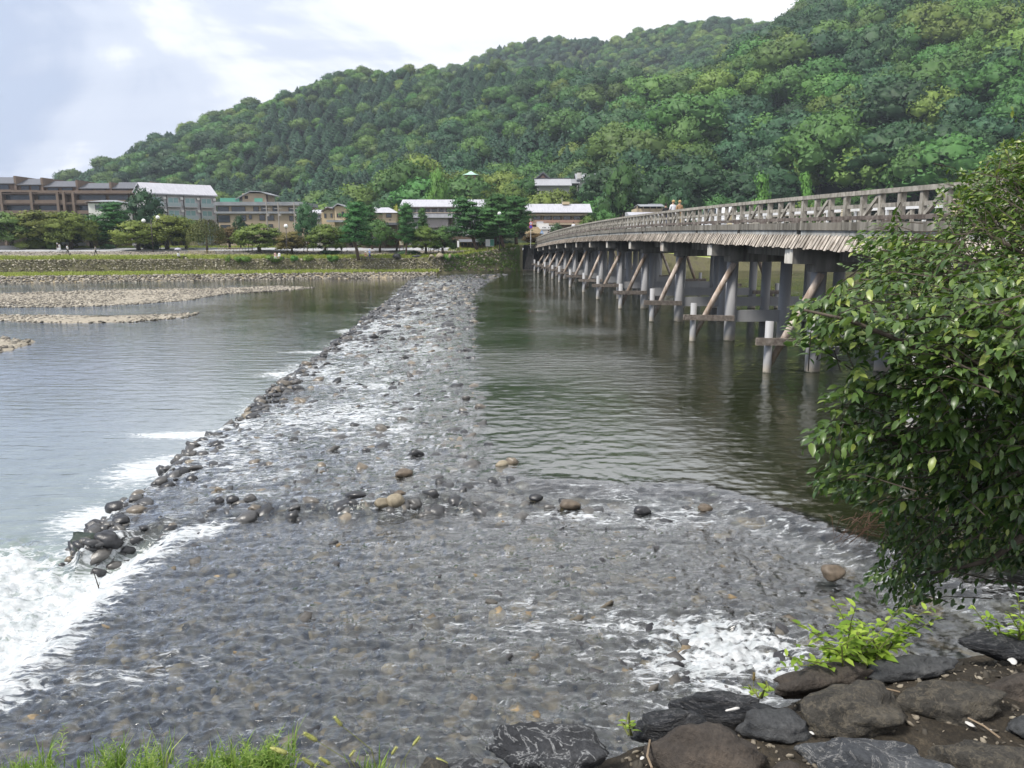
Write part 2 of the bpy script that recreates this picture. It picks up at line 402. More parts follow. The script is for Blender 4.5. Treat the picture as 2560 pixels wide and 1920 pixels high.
fx_, fy_, fz_, hgt = fx_[~thin], fy_[~thin], fz_[~thin], hgt[~thin]
def proj(x, y, z):
    d = y * cP - (z - CH) * sP
    return 1280 + F * x / d, 960 - F * (y * sP + (z - CH) * cP) / d
# drop the trees hidden behind nearer slopes (with a margin, so that a step to the side shows no holes)
ab = np.floor(np.degrees(np.arctan2(fx_, fy_)) * 2).astype(int)
elev = (fz_ + hgt - CH) / np.hypot(fx_, fy_)
order = np.argsort(np.hypot(fx_, fy_)); mxe = {}; vis = np.zeros(len(fx_), bool)
for i in order:
    m_ = mxe.get(ab[i], -1.0)
    if elev[i] > m_ - 0.030: vis[i] = True
    e2 = (fz_[i] + 0.55 * hgt[i] - CH) / math.hypot(fx_[i], fy_[i])
    if e2 > m_: mxe[ab[i]] = e2
fx_, fy_, fz_, hgt = fx_[vis], fy_[vis], fz_[vis], hgt[vis]
ppx, ppy = proj(fx_, fy_, fz_ + hgt * 0.7)
# clear ground for the buildings on the slope and below it
CLEAR = [(1130, 1225, 279, 296), (1315, 1440, 264, 284), (1425, 1530, 266, 284), (-400, 1700, 205, 222)]
ok = np.ones(len(fx_), bool)
for a, b, c0, c1 in CLEAR: ok &= ~((ppx > a) & (ppx < b) & (fy_ > c0) & (fy_ < c1))
fx_, fy_, fz_, hgt, ppx, ppy = (q[ok] for q in (fx_, fy_, fz_, hgt, ppx, ppy))
nz = perlin(fx_ / 60, fy_ / 60, 5.0) + 0.35 * rng.normal(size=len(fx_))
kinds = np.array(['mid'] * len(fx_), dtype=object)
kinds[nz > 0.28] = 'light'; kinds[nz < -0.16] = 'dark'
left = ppx < 1560
cn = perlin(fx_ / 85, fy_ / 85, 9.0) + 0.22 * rng.normal(size=len(fx_)) + 0.25 * (fy_ > 380) - 0.10
kinds[left & (cn > 0.12)] = 'conif'
kinds[left & (kinds == 'light') & (rng.random(len(fx_)) < 0.6)] = 'mid'
foot = (fy_ < 330) & (ppx > 1080) & (ppx < 1500)
kinds[foot & (rng.random(len(fx_)) < 0.55)] = 'olive'; hgt[foot] *= 0.70
far = fy_ > 620
kinds[far & (nz > 0.1) & (rng.random(len(fx_)) < 0.5)] = 'light'
hgt = np.where(fy_ > 430, hgt * 0.86, hgt)
conm = kinds == 'conif'; hgt[conm] *= np.where(fy_[conm] > 420, 0.95, 1.2)
wid = np.where(conm, np.where(fy_ > 420, 1.75, 1.25) * (0.85 + 0.3 * rng.random(len(fx_))), (1.0 + 0.5 * rng.random(len(fx_))))
var = rng.integers(0, 3, len(fx_))
rot = rng.uniform(0, 6.283, len(fx_))
size_px = hgt * wid / fy_ * ((ppx > -60) & (ppx < 2620) & (ppy > -60) & (ppy < 520))
big = np.zeros(len(fx_), bool); big[np.argsort(-size_px)[:290]] = True
LBL = {'dark': ('dark green broadleaf tree', 'dark green broadleaf trees of the forest edge'), 'mid': ('mid green broadleaf tree', 'mid green broadleaf trees of the forest edge'),
       'light': ('pale green broadleaf tree', 'pale green broadleaf trees of the forest edge'), 'olive': ('low olive green tree', 'olive trees of the terraced foothill'), 'conif': ('tall dark pointed conifer', 'conifers of the forest edge')}
PLACE = {'olive': 'on the terraced foothill below the temple roofs', 'conif': 'among the nearer trees of the forest'}
for i in np.nonzero(big)[0]:
    k = kinds[i]
    o = link('forest_conifer' if k == 'conif' else 'forest_tree', PROTO[k, int(var[i])], None, (fx_[i], fy_[i], fz_[i]), rot=(0, 0, rot[i]), sc=(hgt[i] * wid[i], hgt[i] * wid[i], hgt[i]))
    side = 'right' if fx_[i] > 45 else 'left'
    tag(o, LBL[k][0] + ' ' + PLACE.get(k, 'in the front of the forested slope on the %s' % side), 'conifer' if k == 'conif' else 'tree', LBL[k][1] + ('' if k in PLACE else ' ' + side))
# the rest of the wood reads as one mass
def instance_stuff(name, pts, sc, rz, pick, protos, label, cat):
    me = bpy.data.meshes.new(name); me.from_pydata([tuple(p) for p in pts], [], [])
    attr(me, 'sc', 'FLOAT_VECTOR', 'POINT', sc, 'vector'); attr(me, 'rz', 'FLOAT_VECTOR', 'POINT', np.stack([0 * rz, 0 * rz, rz], 1), 'vector')
    a = me.attributes.new('pick', 'INT', 'POINT'); a.data.foreach_set('value', np.asarray(pick, np.int32))
    col = bpy.data.collections.new(name + '_kinds')
    for j, p in enumerate(protos): col.objects.link(bpy.data.objects.new('k%02d' % j, p))
    ob = link(name, me); tag(ob, label, cat, kind='stuff')
    g = bpy.data.node_groups.new(name, 'GeometryNodeTree')
    g.interface.new_socket('Geometry', in_out='INPUT', socket_type='NodeSocketGeometry'); g.interface.new_socket('Geometry', in_out='OUTPUT', socket_type='NodeSocketGeometry')
    gi = g.nodes.new('NodeGroupInput'); go = g.nodes.new('NodeGroupOutput')
    ip = g.nodes.new('GeometryNodeInstanceOnPoints'); ci = g.nodes.new('GeometryNodeCollectionInfo')
    ci.inputs['Collection'].default_value = col; ci.inputs['Separate Children'].default_value = True; ci.inputs['Reset Children'].default_value = True
    mp_ = g.nodes.new('GeometryNodeMeshToPoints')
    L(g, gi.outputs[0], mp_.inputs['Mesh']); L(g, mp_.outputs[0], ip.inputs['Points']); L(g, ci.outputs[0], ip.inputs['Instance'])
    ip.inputs['Pick Instance'].default_value = True
    def na(nm, ty):
        n = g.nodes.new('GeometryNodeInputNamedAttribute'); n.data_type = ty; n.inputs['Name'].default_value = nm; return n.outputs['Attribute']
    L(g, na('pick', 'INT'), ip.inputs['Instance Index']); L(g, na('rz', 'FLOAT_VECTOR'), ip.inputs['Rotation']); L(g, na('sc', 'FLOAT_VECTOR'), ip.inputs['Scale'])
    L(g, ip.outputs[0], go.inputs[0])
    md = ob.modifiers.new('instances', 'NODES'); md.node_group = g
    return ob
KL = sorted(PROTO.keys()); KI = {k: i for i, k in enumerate(KL)}
rest = np.nonzero(~big)[0]
instance_stuff('forest', np.stack([fx_, fy_, fz_], 1)[rest], np.stack([hgt * wid, hgt * wid, hgt], 1)[rest], rot[rest],
               [KI[kinds[i], int(var[i])] for i in rest], [PROTO[k] for k in KL], 'dense green forest covering the hillsides and the ridge behind', 'forest')
print('forest', len(rest), big.sum())
# ================================================================== river: deep pool above the weir, stone weir, shallow apron, lower reach
ZD = -0.95
def wl(lst, z): return np.array([PZ(a, b, z)[:2] for a, b in lst])
Ept = wl([(1062, 688), (1035, 700), (1018, 714), (1007, 733), (960, 768), (920, 802), (825, 880), (758, 929), (683, 987), (619, 1051), (538, 1088), (486, 1122), (422, 1203), (347, 1250), (290, 1290), (190, 1400)], -0.75)
Cpt = wl([(1262, 688), (1225, 700), (1182, 735), (1186, 810), (1186, 880), (1200, 983), (1213, 1099), (1250, 1150), (1300, 1185)], 0)
Npt = np.array([PZ(a, b, z)[:2] for a, b, z in [(60, 1330, -0.8), (190, 1402, -0.75), (300, 1362, -0.65), (400, 1318, -0.5), (560, 1275, -0.35), (850, 1266, -0.25), (990, 1264, -0.2), (1130, 1255, -0.2), (1300, 1276, -0.2), (1600, 1298, -0.2), (1800, 1300, -0.2), (1950, 1345, -0.2), (2150, 1425, -0.2), (2400, 1530, -0.2), (2560, 1600, -0.2)]])
Es = Ept[np.argsort(Ept[:, 1])]; Cs = Cpt[np.argsort(Cpt[:, 1])]; Ns = Npt[np.argsort(Npt[:, 0])]
xE = lambda y: np.interp(y, Es[:, 1], Es[:, 0]); xC = lambda y: np.interp(y, Cs[:, 1], Cs[:, 0]); yN = lambda x: np.interp(x, Ns[:, 0], Ns[:, 1])
def wob(x, y): return 0.35 * perlin(x / 1.3, y / 1.3, 2.0) + 0.18 * perlin(x / 0.45, y / 0.45, 7.0)
def river_fields(x, y):
    """water level and zone weights at plan positions"""
    wv = wob(x, y)
    e_, c_ = xE(y) + wv * np.clip(y / 22, 0.6, 3), xC(y) + 1.6 * wv * np.clip(y / 25, 0.7, 3.5)
    t = (x - e_) / np.maximum(c_ - e_, 0.5); s = x - e_
    zt = np.where(t >= 1, 0.0, -0.55 * np.clip(1 - t, 0, 1) ** 1.15)
    kdown = 1 - sstep(-0.45, 0.10, s)
    zn = zt * (1 - kdown) + ZD * kdown
    sN = y - yN(x) + 0.5 * wv
    zr = -0.28 * sstep(1.9, 0.1, sN) * sstep(-2.5, 0.3, x)
    zn = np.minimum(zn, zr)
    kch = 1 - sstep(-8.1, -6.75, x + 0.35 * wv)           # beyond the lip of the apron
    za = (-0.30 - 0.22 * sstep(2, -7, x)) * (1 - kch) + (-1.05) * kch
    kn = sstep(-0.3, 0.35, sN)
    z = za * (1 - kn) + zn * kn
    weir = np.clip(sstep(1.06, 0.94, t), 0, 1) * (1 - kdown) * kn
    rif = sstep(2.3, 1.4, sN) * kn * sstep(-1.5, 0.5, x) * (1 - weir)
    apron = (1 - kn) * (1 - kch)
    down = np.clip(kdown * kn, 0, 1); chute = (1 - kn) * kch
    up = np.clip(1 - weir - rif - apron - down - chute, 0, 1)
    return z, dict(weir=weir, rif=rif, apron=apron, down=down, chute=chute, up=up, t=t, s=s, sN=sN)
def blob(x, y, px, py, z, rx, ry, ang=0.0):
    c = PZ(px, py, z); dx, dy = x - c[0], y - c[1]; ca, sa = math.cos(ang), math.sin(ang)
    u, v = (dx * ca + dy * sa) / rx, (-dx * sa + dy * ca) / ry
    return np.exp(-(u * u + v * v))
rows = [4.6]
while rows[-1] < 190: rows.append(rows[-1] + 0.030 * (rows[-1] / 8) ** 1.5)
rows = np.array(rows); tn = np.tan(np.linspace(R(-45), R(52), 700))
Yw, Tw = np.meshgrid(rows, tn, indexing='ij'); Xw = Yw * Tw
Yw = Yw + 0.0 * Xw
zw, zo = river_fields(Xw, Yw)
# flow relief
q = Yw / 10
amp = zo['up'] * (0.005 + 0.010 * sstep(60, 20, Yw)) + zo['rif'] * 0.035 + zo['apron'] * 0.052 + zo['down'] * 0.010 + zo['weir'] * 0.06 + zo['chute'] * 0.16
n_a = fbm(Xw * 0.9 + Yw * 0.5, Yw * 1.9 - Xw * 0.6, o=2) ; n_b = fbm(Xw * 2.6, Yw * 4.2 + Xw, 3.0 + 0 * Xw, o=3, gain=0.6)
n_c = fbm(Xw * 7.0 + 3, Yw * 11.0, 8.0 + 0 * Xw, o=2, gain=0.6) * sstep(45, 18, Yw)
zw = zw + amp * (1.1 * n_a + 0.9 * n_b + 0.40 * n_c) + zo['apron'] * 0.020 * n_c + zo['rif'] * 0.02 * n_c
# swelling where the current breaks into the pool on the right of the apron, hollow before it
bub = blob(Xw, Yw, 1840, 1625, -0.3, 1.15, 1.0)
zw += bub * (0.10 * n_b + 0.07 * n_c - 0.04)
# foam
edge_t = zo['t']
n_f = fbm(Xw * 0.35, Yw * 0.22, 4.0 + 0 * Xw, o=3)
foam = zo['weir'] * (0.31 + 0.30 * n_f + 0.12 * sstep(0.75, 0.2, edge_t) - 0.33 * sstep(0.68, 1.0, edge_t) - 0.16 * sstep(24, 15, Yw))
dry = blob(Xw, Yw, 690, 985, -0.7, 1.3, 4.0, 0.2)
foam -= 0.35 * dry * zo['weir']
foam += zo['down'] * (0.85 * np.exp(-np.clip(-zo['s'] - 0.3, 0, 99) / (0.5 + 0.5 * np.clip(fbm(Xw * 0.15, Yw * 0.28, 1.0 + 0 * Xw, o=2) + 0.35, 0, 1) * np.clip(Yw / 18, 0.7, 2))) * sstep(-0.25, 0.25, fbm(Xw * 0.2, Yw * 0.35, 6.0 + 0 * Xw, o=2) + 0.12))
for (bx, by, rx, ry, k) in [(450, 1088, 1.6, 0.42, 1.0), (330, 1180, 0.8, 1.2, 0.75), (240, 1290, 0.8, 0.9, 0.7), (700, 935, 1.2, 0.8, 0.7), (760, 880, 2.0, 0.5, 0.6)]:
    foam += zo['down'] * k * blob(Xw, Yw, bx, by, ZD, rx, ry)
pool = np.clip(sstep(-5.9, -7.4, Xw + 0.25 * n_f) * sstep(16.2, 14.6, Yw + 0.6 * n_f + 0.10 * (Xw + 9)), 0, 1)
foam = np.maximum(foam, pool * (0.84 + 0.22 * n_f + 0.10 * n_b) * (1 - 0.42 * np.exp(-((zo['sN'] + 0.05) / 0.4) ** 2)))
foam += zo['apron'] * (0.09 + 0.12 * n_f) * (1 - 0.5 * sstep(12, 15, Yw))
foam += zo['apron'] * (0.66 * bub + 0.15 * blob(Xw, Yw, 1560, 1560, -0.3, 1.5, 0.9, -0.3) + 0.10 * blob(Xw, Yw, 1250, 1540, -0.3, 1.8, 1.4) + 0.14 * blob(Xw, Yw, 1700, 1720, -0.3, 1.2, 0.9))
foam += zo['apron'] * 0.22 * blob(Xw, Yw, 300, 1690, -0.5, 1.3, 0.4, 0.3)
falls = blob(Xw, Yw, 455, 1345, -0.6, 1.0, 0.5, 0.5)
foam = np.maximum(foam, 0.93 * falls)
foam += zo['rif'] * (0.22 + 0.2 * n_f) + 0.20 * np.exp(-(zo['sN'] / 0.35) ** 2) * (Xw > -4) * (Xw < 4.2)
foam = np.clip(foam * (1 - 0.6 * sstep(112, 130, Yw)), 0, 1)
# body colour of the water and how far one sees into it
colU, colD, colS = np.array([0.022, 0.028, 0.011]), np.array([0.20, 0.245, 0.228]), np.array([0.055, 0.060, 0.062])
wsum = zo['up'][..., None] * colU + (zo['down'] + zo['chute'])[..., None] * colD + (zo['weir'] + zo['apron'] + zo['rif'])[..., None] * colS
opq = zo['up'] * 0.97 + zo['down'] * 0.85 + zo['chute'] * 0.9 + (zo['weir'] + zo['rif']) * 0.06 + zo['apron'] * 0.16
shore = sstep(0.9, 0.0, zo['sN'] - 1.6) * (Xw > 1) * zo['up']
opq -= 0.45 * shore
gust = fbm(Xw * 0.07, Yw * 0.10, 2.0 + 0 * Xw, o=3)
rip = zo['up'] * np.clip(0.75 + 2.0 * gust, 0.15, 2.0) + zo['down'] * np.clip(0.65 + 0.6 * gust, 0.3, 1.2) + zo['weir'] * 2.2 + zo['rif'] * 1.3 + zo['apron'] * 1.7 + zo['chute'] * 2.2
rip = rip * (1 + 1.8 * sstep(55, 85, Yw) * sstep(-26, -40, Xw) * zo['down'])
rip = rip * (1 - 0.55 * zo['up'] * sstep(38, 22, Yw))
far_calm = sstep(60, 110, Yw) * sstep(-2, -20, Xw) * sstep(-55, -30, Xw)   # slack water under the far wall
rip = rip * (1 - 0.5 * far_calm)
mw, t, b = newmat('river_water')
o_ = t.nodes['Material Output']; t.nodes.remove(b)
at = lambda n: N(t, 'ShaderNodeAttribute', attribute_name=n)
pos = N(t, 'ShaderNodeNewGeometry').outputs['Position']
ripn = at('rip').outputs['Fac']
m1 = mapping(t, pos, (0.55, 2.0, 1), (0, 0, 0.12)); m2 = mapping(t, pos, (0.8, 1.7, 1), (0, 0, -0.4))
hsum = M(t, 'ADD', M(t, 'MULTIPLY', noise(t, m1, 1.15, 2, 0.45, 0.5), 0.044), M(t, 'ADD', M(t, 'MULTIPLY', noise(t, m2, 4.6, 4, 0.62, 0.5), 0.0125), M(t, 'MULTIPLY', noise(t, m2, 15.0, 3, 0.6, 0.4), 0.0022)))
bw = N(t, 'ShaderNodeBump'); bw.inputs['Distance'].default_value = 1.0
L(t, M(t, 'MULTIPLY', hsum, ripn), bw.inputs['Height'])
wc = at('wcol')
dif = N(t, 'ShaderNodeBsdfDiffuse')
patch = ramp(t, noise(t, pos, 1.7, 4, 0.6), [(0.3, (0.72, 0.74, 0.72)), (0.7, (1.2, 1.18, 1.16))])
L(t, mixc(t, 1.0, wc.outputs['Color'], patch, 'MULTIPLY'), dif.inputs['Color'])
trn = N(t, 'ShaderNodeBsdfTransparent'); trn.inputs['Color'].default_value = (0.80, 0.84, 0.80, 1)
body = N(t, 'ShaderNodeMixShader'); L(t, wc.outputs['Alpha'], body.inputs[0]); L(t, trn.outputs[0], body.inputs[1]); L(t, dif.outputs[0], body.inputs[2])
gl = N(t, 'ShaderNodeBsdfGlossy'); gl.inputs['Roughness'].default_value = 0.035; L(t, bw.outputs[0], gl.inputs['Normal'])
fr = N(t, 'ShaderNodeFresnel'); fr.inputs['IOR'].default_value = 1.34; L(t, bw.outputs[0], fr.inputs['Normal'])
wat = N(t, 'ShaderNodeMixShader'); fr1 = M(t, 'MINIMUM', M(t, 'MULTIPLY', M(t, 'POWER', fr.outputs[0], 0.80), 2.0), 1.0); fr2 = M(t, 'ADD', M(t, 'MULTIPLY', fr.outputs[0], 0.55), 0.34); spw = at('spc').outputs['Fac']
frb = M(t, 'ADD', M(t, 'MULTIPLY', fr2, spw), M(t, 'MULTIPLY', fr1, M(t, 'SUBTRACT', 1.0, spw))); L(t, frb, wat.inputs[0]); L(t, body.outputs[0], wat.inputs[1]); L(t, gl.outputs[0], wat.inputs[2])
fm = mapping(t, pos, (0.6, 1.7, 1.6), (0, 0, 0.25))
fA = noise(t, fm, 4.6, 8, 0.68, 0.7)
fB = noise(t, fm, 1.7, 5, 0.58, 1.3)
strand = M(t, 'MAXIMUM', M(t, 'SUBTRACT', 1.0, M(t, 'MULTIPLY', M(t, 'ABSOLUTE', M(t, 'SUBTRACT', fB, 0.5)), 8.5)), 0.0)
fAn = N(t, 'ShaderNodeMapRange'); L(t, fA, fAn.inputs['Value']); fAn.inputs['From Min'].default_value = 0.30; fAn.inputs['From Max'].default_value = 0.72
pat = M(t, 'ADD', M(t, 'MULTIPLY', fAn.outputs[0], 0.55), M(t, 'MULTIPLY', strand, 0.45))
fo = at('foam').outputs['Fac']
thr = M(t, 'SUBTRACT', 1.0, M(t, 'MULTIPLY', fo, 0.98))
ff = N(t, 'ShaderNodeMapRange'); ff.interpolation_type = 'SMOOTHSTEP'
L(t, M(t, 'SUBTRACT', pat, thr), ff.inputs['Value']); ff.inputs['From Min'].default_value = -0.20; ff.inputs['From Max'].default_value = 0.20; ff.inputs['To Max'].default_value = 0.88
fd = N(t, 'ShaderNodeBsdfDiffuse')
L(t, ramp(t, noise(t, pos, 5.0, 5, 0.65), [(0.3, (0.44, 0.48, 0.50)), (0.62, (0.66, 0.68, 0.70))]), fd.inputs['Color'])
fb = N(t, 'ShaderNodeBump'); fb.inputs['Strength'].default_value = 0.8; fb.inputs['Distance'].default_value = 0.12; L(t, fA, fb.inputs['Height']); L(t, fb.outputs[0], fd.inputs['Normal'])
fin = N(t, 'ShaderNodeMixShader'); L(t, ff.outputs[0], fin.inputs[0]); L(t, wat.outputs[0], fin.inputs[1]); L(t, fd.outputs[0], fin.inputs[2])
L(t, fin.outputs[0], o_.inputs['Surface'])
idx = np.arange(Xw.size).reshape(Xw.shape)
Qw = np.stack([idx[:-1, :-1], idx[:-1, 1:], idx[1:, 1:], idx[1:, :-1]], -1).reshape(-1, 4)
mew = npmesh('river_water', np.stack([Xw, Yw, zw], -1).reshape(-1, 3), Qw, mw)
attr(mew, 'foam', 'FLOAT', 'POINT', foam, 'value'); attr(mew, 'rip', 'FLOAT', 'POINT', rip, 'value')
attr(mew, 'spc', 'FLOAT', 'POINT', zo['up'], 'value')
attr(mew, 'wcol', 'FLOAT_COLOR', 'POINT', np.concatenate([wsum, opq[..., None]], -1), 'color')
tag(link('river_water', mew), kind='structure')

# river bed under it
rb = np.geomspace(4.4, 195, 150); tb = np.tan(np.linspace(R(-46), R(53), 200))
Yb, Tb = np.meshgrid(rb, tb, indexing='ij'); Xb = Yb * Tb
zb, zob = river_fields(Xb, Yb)
zb = zb - (zob['up'] * 1.3 + zob['down'] * 0.9 + zob['weir'] * 0.13 + zob['rif'] * 0.16 + zob['apron'] * 0.17 + zob['chute'] * 0.9) + 0.03 * fbm(Xb * 1.5, Yb * 1.5, o=2)
mbed, t, b = newmat('river_bed')
pos = N(t, 'ShaderNodeNewGeometry').outputs['Position']
pw = mixc(t, 0.28, pos, N(t, 'ShaderNodeTexNoise', i_Scale=3.0).outputs['Color'], 'ADD')
vo = N(t, 'ShaderNodeTexVoronoi', feature='SMOOTH_F1', i_Scale=2.3); vo.inputs['Smoothness'].default_value = 0.45; L(t, pw, vo.inputs['Vector'])
vd = N(t, 'ShaderNodeTexVoronoi', feature='SMOOTH_F1', i_Scale=5.2); vd.inputs['Smoothness'].default_value = 0.5; L(t, pw, vd.inputs['Vector'])
sep = N(t, 'ShaderNodeSeparateColor'); L(t, vo.outputs['Color'], sep.inputs[0])
cc_ = ramp(t, sep.outputs[0], [(0.0, (0.055, 0.057, 0.066)), (0.5, (0.088, 0.089, 0.097)), (0.75, (0.12, 0.11, 0.097)), (0.88, (0.20, 0.15, 0.095)), (1.0, (0.28, 0.22, 0.15))])
dk = ramp(t, vd.outputs['Distance'], [(0.15, (1.2, 1.2, 1.2)), (0.75, (0.55, 0.55, 0.57))])
L(t, mixc(t, 1.0, mixc(t, 1.0, cc_, dk, 'MULTIPLY'), ramp(t, noise(t, pos, 6, 6, 0.7), [(0.3, (0.5, 0.5, 0.52)), (0.7, (1.45, 1.45, 1.4))]), 'MULTIPLY'), b.inputs['Base Color'])
b.inputs['Roughness'].default_value = 0.6; bump(t, b, vd.outputs['Distance'], 0.8, 0.15)
idx = np.arange(Xb.size).reshape(Xb.shape)
Qb = np.stack([idx[:-1, :-1], idx[:-1, 1:], idx[1:, 1:], idx[1:, :-1]], -1).reshape(-1, 4)
tag(link('river_bed', npmesh('river_bed', np.stack([Xb, Yb, zb], -1).reshape(-1, 3), Qb, mbed)), kind='structure')

# ------------------------------------------------------------------ stones
def stone_shape(seed, sub=2, sq=(1, 0.8, 0.6), rough=0.18, facet=0.0, lay=0.0):
    bm = bmesh.new(); bmesh.ops.create_icosphere(bm, subdivisions=sub, radius=1.0)
    v = np.array([p.co[:] for p in bm.verts]); f = np.array([[q.index for q in p.verts] for p in bm.faces]); bm.free()
    r = np.random.default_rng(seed); o = r.random(3) * 50
    if facet:                                        # flattened by a few random planes
        for _ in range(9 + int(8 * facet)):
            nrm = r.normal(size=3); nrm /= np.linalg.norm(nrm); h = 0.55 + 0.33 * r.random()
            d = v @ nrm; v = v - np.outer(np.clip(d - h, 0, None) * facet, nrm)
    d = v / np.linalg.norm(v, axis=1)[:, None]
    v = v * (1 + rough * fbm(d[:, 0] * 1.3 + o[0], d[:, 1] * 1.3 + o[1], d[:, 2] * 1.3 + o[2], o=2) + 0.4 * rough * fbm(d[:, 0] * 5 + o[1], d[:, 1] * 5 + o[2], d[:, 2] * 5 + o[0], o=3))[:, None]
    if lay: v = v + d * (lay * np.sin(v[:, 2] * 22 + 3 * perlin(d[:, 0] * 2, d[:, 1] * 2, d[:, 2] * 2)))[:, None]
    v = v / ((v.max(0) - v.min(0)) / 2); v = v - (v.max(0) + v.min(0)) / 2
    return v * np.array(sq), f
SHAPES = [stone_shape(i, 2, (1, 0.75 + 0.2 * (i % 3) / 2, 0.52 + 0.12 * (i % 4) / 3), 0.42, 0.8) for i in range(8)]
LOWS = [stone_shape(i + 40, 1, (1, 0.8, 0.55), 0.25) for i in range(6)]
def wetstone(name, stops, rough=0.35, spec=0.5, objrand=True):
    m, t, b = newmat(name)
    pos = N(t, 'ShaderNodeTexCoord').outputs['Object']
    rnd = N(t, 'ShaderNodeObjectInfo').outputs['Random'] if objrand else N(t, 'ShaderNodeAttribute', attribute_name='rnd').outputs['Fac']
    col = ramp(t, rnd, stops)
    wp = N(t, 'ShaderNodeNewGeometry').outputs['Position']
    L(t, mixc(t, 1.0, col, ramp(t, noise(t, wp, 9, 5, 0.65), [(0.28, (0.62, 0.62, 0.62)), (0.72, (1.35, 1.33, 1.28))]), 'MULTIPLY'), b.inputs['Base Color'])
    b.inputs['Roughness'].default_value = rough; b.inputs['Specular IOR Level'].default_value = spec
    bump(t, b, noise(t, wp, 22, 4), 0.35, 0.02); return m
ST_W = [(0, (0.022, 0.023, 0.026)), (0.45, (0.055, 0.056, 0.060)), (0.75, (0.095, 0.092, 0.088)), (0.92, (0.15, 0.125, 0.095)), (1, (0.21, 0.185, 0.145))]
m_wet_o = wetstone('wet_cobble', ST_W); m_wet_s = wetstone('wet_cobbles', ST_W, objrand=False)
ST_P = [(0, (0.09, 0.085, 0.08)), (0.35, (0.19, 0.175, 0.15)), (0.7, (0.30, 0.275, 0.23)), (1, (0.43, 0.40, 0.35))]
m_pale_s = wetstone('dry_cobbles', ST_P, 0.9, 0.2, objrand=False)
SH_ME = [npmesh('cobble', v, f, m_wet_o) for v, f in SHAPES]
def join_stones(name, P, S, RZ, rnd, shapes, mat, tilt=0.25):
    V = []; T = []; A = []; off = 0; r = np.random.default_rng(5)
    which = r.integers(0, len(shapes), len(P)); tl = r.normal(size=(len(P), 2)) * tilt
    for k, (sv, sf) in enumerate(shapes):
        ii = np.nonzero(which == k)[0]
        if not len(ii): continue
        c, s_ = np.cos(RZ[ii]), np.sin(RZ[ii])
        q = sv[None] * S[ii][:, None, None]
        z = q[..., 2] + q[..., 0] * tl[ii, 0][:, None] + q[..., 1] * tl[ii, 1][:, None]
        v = np.stack([q[..., 0] * c[:, None] - q[..., 1] * s_[:, None], q[..., 0] * s_[:, None] + q[..., 1] * c[:, None], z], -1) + P[ii][:, None, :]
        V.append(v.reshape(-1, 3)); T.append((sf[None] + (np.arange(len(ii)) * len(sv))[:, None, None] + off).reshape(-1, 3)); A.append(np.repeat(rnd[ii], len(sv))); off += len(ii) * len(sv)
    me = npmesh(name, np.concatenate(V), np.concatenate(T), mat); attr(me, 'rnd', 'FLOAT', 'POINT', np.concatenate(A), 'value'); return me
# cobbles set in the weir
n0 = 15000
yy = 14.6 + 122 * rng.random(n0) ** 1.35; tt = rng.random(n0) * 1.06 - 0.05
xx = xE(yy) + tt * (xC(yy) - xE(yy))
k_ = (yy > yN(xx) - 0.15) & (rng.random(n0) < np.clip(3.2 / np.sqrt(yy), 0.25, 1) * np.clip(0.35 + (xC(yy) - xE(yy)) / 12, 0.4, 1.2)); xx, yy, tt = xx[k_], yy[k_], tt[k_]
# rows along the steps of the riffle
xr = np.concatenate([rng.uniform(-6.5, 4.6, 270), rng.uniform(-8.4, -6.4, 30)]); yr = yN(xr) + np.abs(rng.normal(size=300)) * 0.6 - np.where(xr < -6.2, 0.25, 0.05)
xx = np.concatenate([xx, xr]); yy = np.concatenate([yy, yr]); tt = np.concatenate([tt, np.full(300, -1.0)])
zz, zs = river_fields(xx, yy)
sz = np.clip(0.15 + 0.055 * rng.normal(size=len(xx)), 0.07, 0.34) * np.clip(0.9 + yy / 120, 0.9, 1.6)
prot = rng.random(len(xx)) ** 3.0 * 0.13 - 0.20
prot += 0.10 * (tt > -0.5) * sstep(0.14, 0.02, tt) + 0.13 * blob(xx, yy, 690, 985, -0.7, 1.2, 4.2, 0.2) + 0.09 * blob(xx, yy, 985, 770, -0.6, 2.5, 8, 0) + 0.06 * blob(xx, yy, 860, 860, -0.6, 1.5, 6, 0)
prot += 0.05 * sstep(0.4, 0.0, np.abs(yy - yN(xx) - 0.1)) * np.clip(perlin(xx * 0.8, yy * 0.5, 2.0) + 0.55, 0, 1)
pz = zz + prot
P_ = np.stack([xx, yy, pz], 1); RZ_ = rng.uniform(0, 6.28, len(xx)); rnd_ = rng.random(len(xx)); rnd_ = np.where(tt < 0.15, rnd_ * 0.75, rnd_)
score = sz / yy * (prot > -0.01)
bigs = np.argsort(-score)[:290]; isb = np.zeros(len(xx), bool); isb[bigs] = True
for i in bigs:
    o = link('cobble', SH_ME[i % 8], None, tuple(P_[i]), rot=(rng.normal() * 0.2, rng.normal() * 0.2, RZ_[i]), sc=float(sz[i]))
    if tt[i] < -0.5: tag(o, 'wet cobble in the row of stones along the step of the riffle', 'stone', 'cobbles of the riffle step')
    elif tt[i] < 0.16: tag(o, 'dark wet cobble along the lower left edge of the stone weir', 'stone', 'cobbles of the weir edge')
    else: tag(o, 'wet cobble rising from the rushing water on the weir', 'stone', 'cobbles amid the weir')
nearm = ~isb & (yy < 45); farm = ~isb & (yy >= 45)
tag(link('weir_stones', join_stones('weir_stones', P_[nearm], sz[nearm], RZ_[nearm], rnd_[nearm], SHAPES, m_wet_s)), 'cobbles packed under and in the rushing water of the near weir', 'stones', kind='stuff')
tag(link('weir_stones', join_stones('weir_stones', P_[farm], sz[farm] * 1.25, RZ_[farm], rnd_[farm], LOWS, m_wet_s)), 'cobbles of the far end of the weir near the stone bank', 'stones', kind='stuff')
